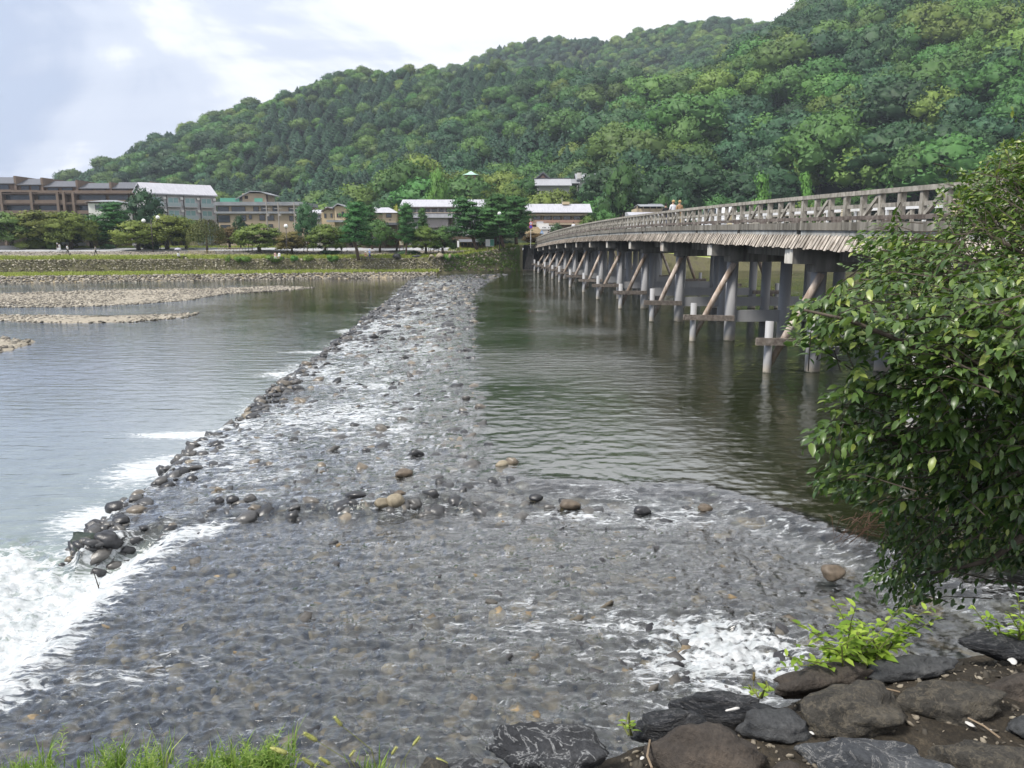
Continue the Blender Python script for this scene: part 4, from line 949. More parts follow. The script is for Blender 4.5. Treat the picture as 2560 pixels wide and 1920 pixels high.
ST_M = [(0, (0.11, 0.10, 0.075)), (0.4, (0.20, 0.185, 0.14)), (0.75, (0.32, 0.295, 0.24)), (1, (0.40, 0.37, 0.31))]
m_wst = wetstone('wall_stones', ST_M, 0.9, 0.15, objrand=False)
pw_ = []; 
for i in range(7):
    for x in np.arange(-120, xa - 0.6, 0.40):
        pw_.append((x + rng.uniform(-0.15, 0.15) + 0.2 * (i % 2), i))
pw_ = np.array(pw_); s_ = (pw_[:, 1] + 0.5) / 7 + rng.normal(size=len(pw_)) * 0.02; xw_ = pw_[:, 0]
zt_ = walltop(xw_); zq = 0.05 + (zt_ - 0.05) * s_; ff_ = (zq + 1.2) / (zt_ + 1.2)
kp = rng.random(len(xw_)) < np.clip(0.85 + 0.5 * perlin(xw_ * 0.25, zq * 0.8), 0.35, 1.0)
Pw = np.stack([xw_, wally(xw_) + 0.9 * ff_ - 0.02, zq], 1)[kp]
sw = (0.17 + 0.08 * rng.random(len(Pw))) * np.clip(0.8 + Pw[:, 2] / 6, 0.8, 1.3)
o = link('wall_stones', join_stones('wall_stones', Pw, sw, rng.uniform(0, 6, len(Pw)), rng.random(len(Pw)), LOWS, m_wst, 0.6), wall); tag(o, kind='stuff')
# grassy berm at the foot of the wall with its riprap
xb = np.linspace(-150, PZ(1075, 690, -0.2)[0], 120); db = np.linspace(0, 15, 22)
Xq, Dq = np.meshgrid(xb, db, indexing='ij'); Yq = wally(Xq) + 0.05 - Dq
lim = np.interp(Xq, [-150, -60, -45, -25, -10], [12, 11, 9.5, 6.0, 4.5]) + 0.8 * fbm(Xq * 0.15, 0 * Xq, o=2)
Zq = np.interp(0, [0], [0]) + 0.16 - 0.25 * (Dq / lim) - 1.2 * sstep(0.75, 1.12, Dq / lim) + 0.05 * fbm(Xq * 0.5, Dq * 0.5, o=3)
gq = sstep(0.80, 0.6, Dq / lim + 0.12 * fbm(Xq * 0.3, Dq, o=3))
colq = np.array([0.28, 0.24, 0.17]) + (np.array([0.25, 0.28, 0.07]) - np.array([0.28, 0.24, 0.17])) * gq[..., None]
tag(link('berm', grid_mesh('berm', Xq, Yq, Zq, m_bank, colq)), kind='structure')
npx = 900
xq = rng.uniform(-95, xb[-1], npx * 3); lim_ = np.interp(xq, [-150, -60, -45, -25, -10], [12, 11, 9.5, 6.0, 4.5]); fr_ = rng.uniform(0.78, 1.06, len(xq))
zq_ = 0.16 - 0.25 * fr_ - 1.2 * sstep(0.75, 1.12, fr_)
tag(link('riprap', join_stones('riprap', np.stack([xq, wally(xq) - lim_ * fr_, zq_ + 0.08], 1), 0.16 + 0.14 * rng.random(len(xq)), rng.uniform(0, 6, len(xq)), rng.random(len(xq)), LOWS, m_pale_s)), 'pale rounded shore stones at the foot of the grassy berm', 'stones', kind='stuff')
# rubble scattered over the slope above the wall
nr = 2600; xr2 = rng.uniform(-100, -6, nr); dr2 = rng.uniform(4.0, 10.8, nr)
tag(link('rubble', join_stones('rubble', np.stack([xr2, wally(xr2) + 0.9 + dr2, bank_z(xr2, dr2) + 0.03], 1), 0.08 + 0.11 * rng.random(nr) ** 2, rng.uniform(0, 6, nr), rng.random(nr), LOWS, m_pale_s)), 'loose pale rubble strewn over the slope above the stone wall', 'rubble', kind='stuff')
# grass tufts as small blades
def blades(P, hgt, n=7, spread=0.12, width=0.012, lean=0.5, r=None):
    r = r or rng; P = np.repeat(P, n, 0); m = len(P); h = np.repeat(hgt, n) * (0.6 + 0.6 * r.random(m))
    a = r.uniform(0, 6.283, m); base = P + np.stack([np.cos(a), np.sin(a), 0 * a], 1) * (spread * r.random(m))[:, None]
    ln = lean * (0.3 + r.random(m)) * h; d = np.stack([np.cos(a), np.sin(a), 0 * a], 1)
    sd_ = np.stack([-np.sin(a + 0.6), np.cos(a + 0.6), 0 * a], 1) * (width * (0.6 + 0.8 * r.random(m)))[:, None]
    mid = base + d * (ln * 0.35)[:, None] + np.array([0, 0, 1]) * (h * 0.6)[:, None]; tip = base + d * ln[:, None] + np.array([0, 0, 1]) * (h * 0.95)[:, None]
    V = np.stack([base - sd_, base + sd_, mid + sd_ * 0.8, mid - sd_ * 0.8, tip], 1).reshape(-1, 3)
    i = np.arange(m)[:, None] * 5; T = np.concatenate([i + [0, 1, 2], i + [0, 2, 3], i + [3, 2, 4]], 0)
    return V, T
m_grass = leafmat('grass_blade', (0.20, 0.26, 0.045), (0.36, 0.40, 0.10), 0.0, 0.3, 0.6, 0.8, 0.0)
pg = []
xt = rng.uniform(-100, xa - 2, 5200); dt = rng.uniform(0.0, 5.0, 5200); kk = (dt + 2.6 * fbm(xt * 0.12, dt * 0.5, o=3)) < 4.6; xt, dt = xt[kk], dt[kk]
pg.append(np.stack([xt, wally(xt) + 0.9 + dt, bank_z(xt, dt)], 1))
xt = rng.uniform(-100, xb[-1], 4200); lim_ = np.interp(xt, [-150, -60, -45, -25, -10], [12, 11, 9.5, 6.0, 4.5]); ft = rng.uniform(0, 0.78, len(xt))
pg.append(np.stack([xt, wally(xt) - lim_ * ft, 0.16 - 0.25 * ft - 1.2 * sstep(0.75, 1.12, ft)], 1))
xt = rng.uniform(-100, xa - 2, 2600); dt = np.where(xt > -13, rng.uniform(10, 20, 2600), rng.uniform(23.5, 28, 2600)); pg.append(np.stack([xt, wally(xt) + 0.9 + dt, bank_z(xt, dt)], 1))
pg = np.concatenate(pg); V, T = blades(pg, 0.30 + 0.2 * rng.random(len(pg)), 5, 0.3, 0.05)
tag(link('grass', npmesh('grass', V, T, m_grass, False)), 'yellow green grass on the far bank and the berm', 'grass', kind='stuff')
# shrubs that spill over the wall
m_ivy = LM['bright']
def shrub(x, y, z, rx, rz2, label, mat, seed, cat='shrub', name='shrub', n=60, size=0.09, group=None):
    r = np.random.default_rng(seed); k = 9
    Ls = [(rx * 0.62 * r.normal() * 0.7, rx * 0.3 * r.normal(), rz2 * (0.25 + 0.55 * r.random()), rx * 0.42, rx * 0.36, rz2 * 0.42) for _ in range(k)]
    me = crown_mesh(name, Ls, n, size, [mat, bark], None, r=r, crown=(0, 0, 0), corek=0.75)
    return tag(link(name, me, None, (x, y, z)), label, cat, group)
for i, (px, py, wd, lab) in enumerate([(563, 646, 46, 'low bright green shrub over the far wall, farthest left of the wall shrubs'), (640, 648, 40, 'bright green shrub on the far wall, second from the left'), (694, 652, 24, 'small bright green shrub on the far wall, third from the left'), (725, 653, 26, 'small bright green shrub on the far wall, fourth from the left'),
                               (796, 651, 40, 'bright green shrub on the far wall below the bench pair, fifth from the left'), (1105, 652, 40, 'green shrub on the far wall left of the ivy'), (525, 649, 16, 'tiny dark green shrub on the far wall top')]):
    x = (px - 1280) / F * 132; sc_ = wd / F * 132 / 2
    shrub(x, wally(x) + 0.5, walltop(x) - 0.55, sc_, 1.0, lab, m_ivy, 60 + i, n=16, size=0.10)
# ivy over the right end of the wall
nv = 3800; xi = xa - 14 * rng.random(nv) ** 1.4 - 0.4; si = rng.random(nv); zi = 0.1 + (walltop(xi) - 0.1) * si
ki = perlin(xi * 0.5, zi * 0.7, 3.0) + 0.35 * rng.normal(size=nv) > -0.05 - 0.25 * sstep(xa - 6, xa, xi); xi, zi = xi[ki], zi[ki]
Pi = np.stack([xi, wally(xi) + 0.9 * (zi + 1.2) / (walltop(xi) + 1.2) - 0.15 - 0.12 * rng.random(len(xi)), zi], 1)
V, Q, Nn = lobe_cards([(p[0], p[1], p[2], 0.25, 0.12, 0.22) for p in Pi[::5]], 14, 0.11, r=rng, crown=(xa - 6, 150, 1))
me = npmesh('ivy', V, Q, LM['light'], True); tag(link('ivy', me), 'green ivy climbing over the stone wall beside the bridge abutment', 'ivy', kind='stuff')
# ================================================================== buildings behind the plaza
GL = plain('window_glass', (0.05, 0.06, 0.075), 0.12, 0.6); GLT = plain('window_teal', (0.18, 0.30, 0.30), 0.2, 0.6); DK = plain('dark_opening', (0.03, 0.027, 0.025), 0.8)
RF = surf('slate_roof', (0.085, 0.088, 0.10), (0.13, 0.135, 0.15), 1.2, 0.6, 0.3, stretch=(6, 1, 1)); RFL = surf('pale_metal_roof', (0.33, 0.33, 0.36), (0.43, 0.43, 0.47), 0.7, 0.5, 0.2, stretch=(4, 0.5, 1))
RFG = surf('grey_roof', (0.19, 0.20, 0.215), (0.28, 0.29, 0.31), 0.8, 0.6, 0.2); BRN = surf('brown_wall', (0.13, 0.097, 0.077), (0.18, 0.138, 0.11), 0.5, 0.85, 0.1); BRD = plain('dark_brown', (0.07, 0.05, 0.042), 0.8)
GRY = surf('grey_wall', (0.34, 0.335, 0.345), (0.43, 0.42, 0.43), 0.4, 0.85, 0.1); WHT = surf('white_wall', (0.50, 0.49, 0.47), (0.60, 0.59, 0.57), 0.5, 0.85, 0.1); BEI = surf('beige_wall', (0.32, 0.26, 0.19), (0.41, 0.335, 0.245), 0.5, 0.85, 0.1)
YEL = surf('yellow_wall', (0.42, 0.34, 0.22), (0.50, 0.41, 0.28), 0.5, 0.85, 0.1); MAU = surf('mauve_screen', (0.33, 0.29, 0.30), (0.42, 0.37, 0.385), 0.8, 0.9, 0.2, stretch=(8, 8, 1)); RAIL = plain('balcony_rail', (0.30, 0.19, 0.15), 0.7)
GREEN = plain('green_net', (0.10, 0.30, 0.22), 0.8); COP = surf('copper_roof', (0.30, 0.50, 0.42), (0.42, 0.62, 0.53), 1.0, 0.6, 0.1); TIMB = plain('shop_timber', (0.12, 0.085, 0.06), 0.8); SIGNW = plain('sign_white', (0.72, 0.72, 0.72), 0.6)
class Bld:
    """a building set out on a front plane at depth Y; X/Z turn picture measures into metres on that plane"""
    def __init__(s, name, label, px0, px1, Y, base=PARK, rz=0.0, cat='building'):
        s.Y = Y; s.c = (px0 + px1) / 2; p = PY(s.c, 600, Y); s.cx = p[0]; s.base = base; s.rz = rz; s.k = Y / F / math.cos(rz) if rz else Y / F
        s.e = empty(name, (s.cx, Y, base), label, cat, rz=rz)
    def X(s, px): return (px - s.c) * s.k
    def Z(s, py): return PY(s.c, py, s.Y)[2] - s.base
    def part(s, name, mat, *boxes, parent=None):
        mb = MB()
        for bx in boxes: mb.bb(*bx)
        return mb.build(name, mat, parent or s.e)
    def px(s, name, mat, x0, x1, y0, y1, d0, d1, parent=None):     # picture box, depth range d0..d1 behind the front plane
        return s.part(name, mat, (s.X(x0), s.X(x1), d0, d1, s.Z(y1), s.Z(y0)), parent=parent)
    def win(s, x0, x1, y0, y1, d=0.0, glass=None, frame=None, mull=1):
        fr = s.px('window', frame or BRD, x0, x1, y0, y1, d - 0.10, d - 0.005)
        mb = MB(); X0, X1, Z0, Z1 = s.X(x0) + 0.07, s.X(x1) - 0.07, s.Z(y1) + 0.07, s.Z(y0) - 0.07
        n = mull + 1
        for i in range(n):
            w_ = (X1 - X0) / n; mb.bb(X0 + i * w_ + 0.03, X0 + (i + 1) * w_ - 0.03, d - 0.115, d - 0.103, Z0, Z1)
        mb.build('pane', glass or GL, fr); return fr
    def gable(s, name, mat, x0, x1, yr, ye, d0, d1, over=0.4, parent=None, mat2=None):   # roof with ridge along x
        mb = MB(); dm = (d0 + d1) / 2; ze, zr = s.Z(ye), s.Z(yr); X0, X1 = s.X(x0) - over, s.X(x1) + over; th = 0.16
        mb.prismx([(d0 - over, ze - 0.05), (dm, zr), (d1 + over, ze - 0.05), (d1 + over, ze - 0.05 - th), (dm, zr - th), (d0 - over, ze - 0.05 - th)], X0, X1)
        return mb.build(name, mat, parent or s.e)
    def gwall(s, name, mat, x0, x1, yr, ye, d0, d1):                                        # gable end infill under the roof
        mb = MB(); dm = (d0 + d1) / 2; mb.prismx([(d0 + 0.02, s.Z(ye) - 0.2), (dm, s.Z(yr) - 0.19), (d1 - 0.02, s.Z(ye) - 0.2)], s.X(x0), s.X(x1)); return mb.build(name, mat, s.e)

# --- brown stepped apartment block
B = Bld('apartment_building', 'brown stepped apartment block with dark slate roofs at the left edge', -60, 372, 200)
B.px('wall', BRN, -60, 372, 475, 640, 1.2, 16)
for i, (x0, x1, yr, ye) in enumerate([(-70, 44, 437, 456), (44, 108, 441, 459), (108, 192, 447, 464), (192, 273, 452, 468), (273, 372, 450, 468)]):
    B.px('top_storey', BRN, x0, x1 - 1, ye - 1, 478, 2.6 + 0.25 * i, 15)
    rf = B.gable('roof', RF, x0 + 3, x1 - 5, yr, ye, 2.2 + 0.25 * i, 12)
    B.px('fire_wall', BRN, x1 - 3.5, x1 + 1.5, yr + 1, 478, 2.0 + 0.25 * i, 12)
    B.px('top_balcony', BRN, x0, x1, 474 + i * 1.1, 480 + i * 1.1, -0.2, 1.18)
    for j in range(2):
        w0 = x0 + 8 + j * (x1 - x0 - 14) / 2; B.win(w0, w0 + (x1 - x0) * 0.32, ye + 3, 474 + i * 1.1, 2.55 + 0.25 * i, mull=2)
for i, y in enumerate((482, 508, 536, 562)):
    B.px('canopy', BRD, -60, 330, y + 1, y + 4, -0.5, 1.15)
    for (x0, x1) in [(-55, 18), (22, 88), (100, 156), (160, 172), (200, 268), (275, 322)]:
        B.win(x0, x1, y + 5, y + 19, 1.18, mull=3)
        if (x0 + i * 30) % 3: B.px('balcony', BRN, x0 - 1, x1 + 1, y + 18, y + 25, -0.3, 0.0)
        else: B.px('balcony', BRD, x0 - 1, x1 + 1, y + 15, y + 24, -0.3, -0.22)
    B.px('floor_slab', BRN, -60, 330, y + 24.2, y + 26.5, -0.35, 1.16)
for x in (20, 93, 157, 172, 195): B.px('pier', BRN, x - 3, x + 3, 480, 640, -0.6, 1.1)
# --- little white house with a hipped grey roof
B = Bld('white_house', 'small white house with grey hipped roof in front of the brown apartments', 226, 297, 182)
B.px('wall', WHT, 229, 294, 507, 640, 0, 8); B.px('fascia', BRD, 227, 296, 504, 508, -0.3, 8.3)
mb = MB(); X0, X1, zt, ze = B.X(224), B.X(299), B.Z(498), B.Z(505)
mb.add([(X0, -0.6, ze), (X1, -0.6, ze), (X1, 8.6, ze), (X0, 8.6, ze), (X0 + 1.8, 4, zt), (X1 - 1.8, 4, zt)], [(0, 1, 5, 4), (1, 2, 5), (2, 3, 4, 5), (3, 0, 4), (0, 3, 2, 1)]); mb.build('roof', RFG, B.e)
B.win(246, 270, 512, 524, 0)
# --- grey concrete block turned towards the river, white sheet roof
B = Bld('grey_building', 'grey concrete hotel with white roof and teal windows', 372, 549, 196, rz=R(38))
W2 = B.X(549) - B.X(425); hw = 8.3; zt = B.Z(487); zr = B.Z(457)
B.part('wall', GRY, (-hw, hw, 0, 9.5, 0, zt))
mb = MB(); mb.prismx([(-0.9, zt - 0.15), (-0.9, zt + 0.12), (4.2, zr), (10.4, zt + 0.9), (10.4, zt + 0.6), (4.2, zr - 0.3)], -hw - 0.4, hw + 0.3); mb.build('roof', RFL, B.e)
mb = MB(); mb.prismx([(0.02, zt + 0.003), (4.2, zr - 0.35), (9.4, zt + 0.55), (9.4, zt + 0.003)], -hw + 0.02, hw - 0.02); mb.build('gable_wall', GRY, B.e)
for r_i in range(4):
    z1 = zt - 0.7 - r_i * 3.0
    for c_i in range(4):
        x0 = -hw + 1.2 + c_i * 3.95
        fr = B.part('window', plain('alu_frame', (0.5, 0.5, 0.5), 0.4) if 'alu_frame' not in bpy.data.materials else bpy.data.materials['alu_frame'], (x0, x0 + 2.5, -0.09, -0.004, z1 - 1.9, z1))
        B.part('pane', GLT, (x0 + 0.1, x0 + 1.2, -0.105, -0.093, z1 - 1.8, z1 - 0.1), (x0 + 1.3, x0 + 2.4, -0.105, -0.093, z1 - 1.8, z1 - 0.1), parent=fr)
        bc = B.part('balcony', GRY, (x0 - 0.3, x0 + 2.8, -0.9, -0.004, z1 - 2.35, z1 - 2.15))
        B.part('balcony_rail', plain('rail_glass', (0.30, 0.36, 0.37), 0.3) if 'rail_glass' not in bpy.data.materials else bpy.data.materials['rail_glass'], (x0 - 0.3, x0 + 2.8, -0.9, -0.84, z1 - 2.147, z1 - 1.25), parent=bc)
        ac = B.part('air_conditioner', WHT, (x0 + 2.85, x0 + 3.5, -0.5, -0.1, z1 - 0.5, z1 + 0.1)); B.part('drain_pipe', BRD, (x0 + 3.6, x0 + 3.72, -0.14, -0.02, 0, zt - 0.2))
B.part('side_window', DK, (-hw - 0.06, -hw - 0.004, 3.4, 4.3, zt - 3.2, zt - 1.6), (-hw - 0.06, -hw - 0.004, 3.4, 4.3, zt - 7.0, zt - 5.4))
# --- beige hotel with grey eaves
B = Bld('beige_hotel', 'beige three storey hotel with grey eaves and a rooftop hall', 549, 764, 190)
B.px('wall', BEI, 551, 760, 514, 640, 0, 12)
B.px('roof', RFG, 546, 764, 505, 514, -0.9, 13); B.px('middle_eave', RFG, 546, 764, 529, 534, -0.7, -0.003)
for (x0, x1, y0, y1, m_) in [(551, 579, 516, 530, 3), (585, 619, 516, 530, 3), (638, 652, 516, 528, 1), (657, 673, 516, 528, 1), (685, 697, 516, 528, 1), (724, 739, 518, 532, 1), (740, 752, 518, 532, 1),
                             (551, 580, 538, 556, 3), (606, 620, 538, 552, 1), (626, 634, 537, 548, 0), (652, 666, 537, 551, 1), (672, 688, 538, 551, 1), (725, 735, 539, 552, 1), (672, 684, 560, 568, 1), (606, 622, 560, 572, 1), (556, 580, 562, 578, 2)]: B.win(x0, x1, y0, y1, 0, mull=m_)
B.px('rooftop_hall', BEI, 606, 664, 482, 506, 2, 9)
mb = MB(); mb.prism([(B.X(590), B.Z(497)), (B.X(628), B.Z(476)), (B.X(652), B.Z(477)), (B.X(677), B.Z(485)), (B.X(677), B.Z(487)), (B.X(652), B.Z(479)), (B.X(628), B.Z(478.5)), (B.X(590), B.Z(499))], 1.2, 9.6); mb.build('hall_roof', RFG, B.e)
B.px('net_fence', GREEN, 553, 600, 494, 505, 1.4, 1.46); B.px('net_fence', GREEN, 640, 660, 495, 505, 0.6, 0.66); B.px('hall_window', DK, 612, 620, 488, 496, 1.95, 1.998); B.px('corner_post', BRD, 665, 668, 485, 506, 2, 2.4)
for x in (683, 711, 749):
    mb = MB(); mb.tube([(B.X(x), -4, 0), (B.X(x), -4, B.Z(500 if x == 683 else 508))], 0.14, 8)
    for k in (0, 1): mb.bb(B.X(x) - 0.9, B.X(x) + 0.9, -4.06, -3.94, B.Z(515) - k * 0.8, B.Z(515) - k * 0.8 + 0.12)
    mb.tube([(B.X(x) + 0.35, -4, B.Z(536)), (B.X(x) + 0.35, -4, B.Z(542))], 0.28, 8)
    o = mb.build('utility_pole', plain('pole_concrete', (0.30, 0.28, 0.26), 0.9) if 'pole_concrete' not in bpy.data.materials else bpy.data.materials['pole_concrete'], None, (B.cx, B.Y, PARK))
    tag(o, {683: 'utility pole before the beige hotel, left one of three', 711: 'utility pole before the beige hotel, middle one of three', 749: 'utility pole at the right end of the beige hotel'}[x], 'pole')
# --- small houses in the middle
B = Bld('white_cottage', 'small white house with pale roof left of the yellow house', 779, 808, 188)
B.px('wall', WHT, 782, 806, 531, 640, 0, 7); B.gable('roof', RFL, 780, 806, 523, 532, 0, 7); B.win(793, 804, 538, 545, 0); B.px('lower_eave', RFG, 784, 806, 545, 549, -1.4, -0.004)
B = Bld('yellow_house', 'yellow plastered house with stepped brown edged roofs', 803, 866, 184)
B.px('wall', YEL, 812, 838, 524, 640, 0, 8); B.px('wall', YEL, 803, 811.9, 530, 640, 1.5, 8); B.px('tower', YEL, 841, 866, 516, 640, -0.8, 7)
mb = MB(); mb.prism([(B.X(808), B.Z(527)), (B.X(824), B.Z(518)), (B.X(842), B.Z(524)), (B.X(842), B.Z(527)), (B.X(824), B.Z(521)), (B.X(808), B.Z(530))], -0.7, 8.5); mb.build('roof', BRD, B.e)
B.px('roof_sheet', RFL, 818, 837, 517.5, 521, -0.6, 8)
mb = MB(); mb.prism([(B.X(838), B.Z(518)), (B.X(850), B.Z(509)), (B.X(868), B.Z(516)), (B.X(868), B.Z(518)), (B.X(850), B.Z(511.5)), (B.X(838), B.Z(521))], -1.5, 7.5); mb.build('tower_roof', RFG, B.e)
for (x0, x1, y0, y1, d) in [(813.5, 819, 534, 545, 0), (829, 834, 534, 544, 0), (846, 850, 534, 544, -0.8), (852, 857, 534, 544, -0.8), (858, 864, 529, 541, -0.8)]: B.win(x0, x1, y0, y1, d, mull=0)
B.px('porch_roof', RFG, 826, 866, 551, 556, -3, -0.82)
B = Bld('peach_house', 'peach house with pale hipped roof right of the tall pine', 905, 995, 182)
B.px('wall', YEL, 958, 990, 532, 557, 0, 8); B.px('wall', YEL, 905, 957.9, 536, 640, 1, 8)
for (x0, x1, xt0, xt1, yt, ye, d) in [(934, 997, 948, 968, 517, 532, 0), (905, 950, 912, 930, 515, 529, 3), (965, 1002, 985, 995, 518, 529, 6)]:
    mb = MB(); mb.add([(B.X(x0), d - 0.8, B.Z(ye)), (B.X(x1), d - 0.8, B.Z(ye)), (B.X(x1), d + 8, B.Z(ye)), (B.X(x0), d + 8, B.Z(ye)), (B.X(xt0), d + 3.5, B.Z(yt)), (B.X(xt1), d + 3.5, B.Z(yt))], [(0, 1, 5, 4), (1, 2, 5), (2, 3, 4, 5), (3, 0, 4), (0, 3, 2, 1)]); mb.build('roof', RFL, B.e)
B.win(967, 980, 534, 544, 0, mull=1); B.px('sign_character', DK, 974, 978, 548, 549, -0.03, -0.004); B.px('sign_character', DK, 973.6, 974.6, 549, 553, -0.03, -0.004); B.px('sign_character', DK, 977, 978, 549, 553, -0.03, -0.004); B.px('lower_storey', TIMB, 958, 992, 557.2, 640, 0.2, 8); B.px('lower_eave', RF, 962, 996, 557, 563, -2.6, -0.004)
# --- long inn with pale roof
B = Bld('long_inn', 'long low inn with pale metal roof behind the thin pine', 1013, 1206, 186)
B.gable('roof', RFL, 1013, 1206, 496, 516, 0, 10, 0.9); B.px('wall', GRY, 1020, 1200, 517, 640, 0.8, 9)
B.px('eave_board', TIMB, 1018, 1204, 517, 521, -0.6, 0.78)
for x in range(1030, 1196, 17): B.win(x, x + 11, 522, 531, 0.78, mull=1)
B.px('balustrade', BEI, 1028, 1204, 531.5, 533, -1.6, -1.5); B.px('canopy', RFL, 1026, 1138, 536, 545, -2.2, 0.78)
for i in range(11): B.px('mauve_panel', MAU, 1067 + i * 5, 1067 + i * 5 + 4.7, 545.2, 569, -1.2, -1.1)
B.px('stair_rail', BRD, 1124, 1136, 546, 560, -0.6, 0.6); B.px('ground_storey', WHT, 1026, 1062, 586, 616, -1.0, 0.6); B.px('ground_shop', TIMB, 1064, 1200, 590, 622, -1.0, 0.6); B.px('side_wall', GRY, 1030, 1066, 548, 586, -0.5, 0.6)
# --- right-hand inn with a row of windows
B = Bld('window_row_inn', 'cream inn with pale roof and a row of windows above the bridge end', 1318, 1470, 190)
B.gable('roof', RFL, 1318, 1468, 507, 530, 0, 11, 0.9); B.px('wall', YEL, 1322, 1466, 531, 640, 0.9, 10)
B.px('eave_beam', TIMB, 1320, 1468, 531, 533.5, -0.6, 0.88); B.px('cornice', BEI, 1322, 1466, 535, 539, -0.2, 0.88)
for x in (1334, 1359, 1383, 1408, 1433): B.win(x, x + 18, 540, 549.5, 0.88, GL, BRD, 1)
for x in (1331, 1355, 1379, 1404, 1429, 1453): B.px('mullion_post', BRD, x - 1, x + 1, 539.2, 550, 0.5, 0.88)
B.px('balustrade', RAIL, 1320, 1455, 550, 557, -0.5, -0.4); B.px('floor_band', BEI, 1320, 1458, 558, 562, -0.7, 0.88); B.px('lower_storey', TIMB, 1322, 1455, 562.5, 640, 0.3, 0.88)
B.px('chimney_box', YEL, 1408, 1425, 502, 509, 4, 6); mb = MB(); mb.tube([(B.X(1407), 5, B.Z(508)), (B.X(1407), 5, B.Z(491))], 0.06, 6); mb.build('aerial', GRY, B.e)
# --- white shop with thatch colour porch at the bridge end
B = Bld('white_shop', 'white stepped shop front at the far bridge end', 1338, 1386, 176, base=5.0)
B.px('wall', WHT, 1345, 1384, 565, 625, 0, 5); B.px('upper_wall', WHT, 1343, 1372, 558, 566, 1.2, 5); B.px('parapet', GRY, 1343, 1359, 553, 558.5, 1.6, 5); B.px('fascia_sign', SIGNW, 1344.5, 1384.5, 564.5, 573.5, -0.14, -0.004)
for i, x in enumerate((1356, 1359.5, 1362.5, 1370)): B.px('lettering', DK, x, x + 2.0, 568.4, 570.4, -0.16, -0.142)
B = Bld('thatched_hut', 'brown thatched hut behind the round road signs', 1308, 1352, 172, base=4.9)
mb = MB(); mb.add([(B.X(1312), -0.5, B.Z(584)), (B.X(1358), -0.5, B.Z(584)), (B.X(1358), 5, B.Z(584)), (B.X(1312), 5, B.Z(584)), (B.X(1322), 2, B.Z(567)), (B.X(1346), 2, B.Z(567))], [(0, 1, 5, 4), (1, 2, 5), (2, 3, 4, 5), (3, 0, 4), (0, 3, 2, 1)]); mb.build('roof', surf('thatch', (0.14, 0.105, 0.06), (0.26, 0.20, 0.12), 2, 0.95, 0.6), B.e)
B.px('wall', WHT, 1316, 1354, 584.3, 625, 0.2, 4.6)
# --- flat roofed house behind the bridge with an open loggia
B = Bld('loggia_house', 'cream house with open loggia and grey roofs seen over the bridge', 1562, 1662, 205, base=5.0)
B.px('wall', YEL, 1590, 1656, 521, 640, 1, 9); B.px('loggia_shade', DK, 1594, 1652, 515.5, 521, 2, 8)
for x in (1592, 1607, 1624, 1640, 1653): B.px('post', BEI, x - 0.8, x + 0.8, 515, 528, 0.6, 0.9)
mb = MB(); mb.prismx([(-0.5, B.Z(515.5)), (4, B.Z(509)), (9.5, B.Z(513)), (9.5, B.Z(514.5)), (4, B.Z(511)), (-0.5, B.Z(516.8))], B.X(1597), B.X(1657)); mb.build('roof', RFG, B.e)
mb = MB(); mb.prismx([(5, B.Z(510)), (8, B.Z(505.5)), (12, B.Z(509)), (12, B.Z(512)), (5, B.Z(512))], B.X(1630), B.X(1664)); mb.build('back_roof', RF, B.e)
mb = MB(); mb.prismx([(-6, B.Z(540)), (-2, B.Z(531)), (0.9, B.Z(531)), (0.9, B.Z(541)), (-6, B.Z(541))], B.X(1563), B.X(1680)); mb.build('front_roof', RFL, B.e); B.px('front_wall', WHT, 1566, 1676, 541.2, 640, -5.6, 0.8)
# --- temple buildings on the slope
zb = float(hill(PY(1177, 440, 286)[0], 286.0)) - 1.0
B = Bld('pagoda', 'small pagoda with curved green copper roof among the hillside trees', 1158, 1198, 286, base=zb, cat='temple')
B.px('body', RAIL, 1166, 1189, 438, 452, 0.5, 4); B.px('veranda', BEI, 1163, 1192, 450, 453, -0.4, 5); B.px('lower_wall', WHT, 1165, 1190, 453.2, 480, 0.4, 4.2)
mb = MB(); n_ = 9; V = []; Fs = []
for i in range(n_):
    t_ = i / (n_ - 1); hw_ = (1 - t_) ** 1.0 * B.k * 20.5 * (1 - 0.28 * math.sin(t_ * math.pi)); z_ = B.Z(437) + (B.Z(426) - B.Z(437)) * t_
    V += [(-hw_, 2.3 - hw_, z_), (hw_, 2.3 - hw_, z_), (hw_, 2.3 + hw_, z_), (-hw_, 2.3 + hw_, z_)]
for i in range(n_ - 1):
    for k in range(4): a_, b_ = i * 4 + k, i * 4 + (k + 1) % 4; Fs.append((a_, b_, b_ + 4, a_ + 4))
Fs.append((3, 2, 1, 0)); mb.add(V, Fs); mb.build('roof', COP, B.e); mb = MB(); mb.tube([(0, 2.3, B.Z(427)), (0, 2.3, B.Z(420))], [0.12, 0.04], 6); mb.build('finial', BRD, B.e)
zb = float(hill(PY(1380, 440, 270)[0], 270.0)) - 2.0
B = Bld('temple_hall', 'grey tiled temple hall with triangular gable on the slope', 1335, 1426, 270, base=zb, cat='temple')
mb = MB(); mb.prismx([(-2.5, B.Z(464)), (5, B.Z(443.5)), (12, B.Z(460)), (12, B.Z(462)), (5, B.Z(446)), (-2.5, B.Z(466))], B.X(1337), B.X(1426)); mb.build('roof', surf('temple_tiles', (0.24, 0.245, 0.265), (0.37, 0.375, 0.40), 1.5, 0.6, 0.5, stretch=(5, 1, 1)), B.e)
mb = MB(); mb.prismx([(4.6, B.Z(443.4)), (4.6, B.Z(442)), (5.4, B.Z(442)), (5.4, B.Z(443.4))], B.X(1336), B.X(1426)); mb.build('ridge', RF, B.e)
B.px('wall', WHT, 1342, 1422, 464, 500, 0, 10)
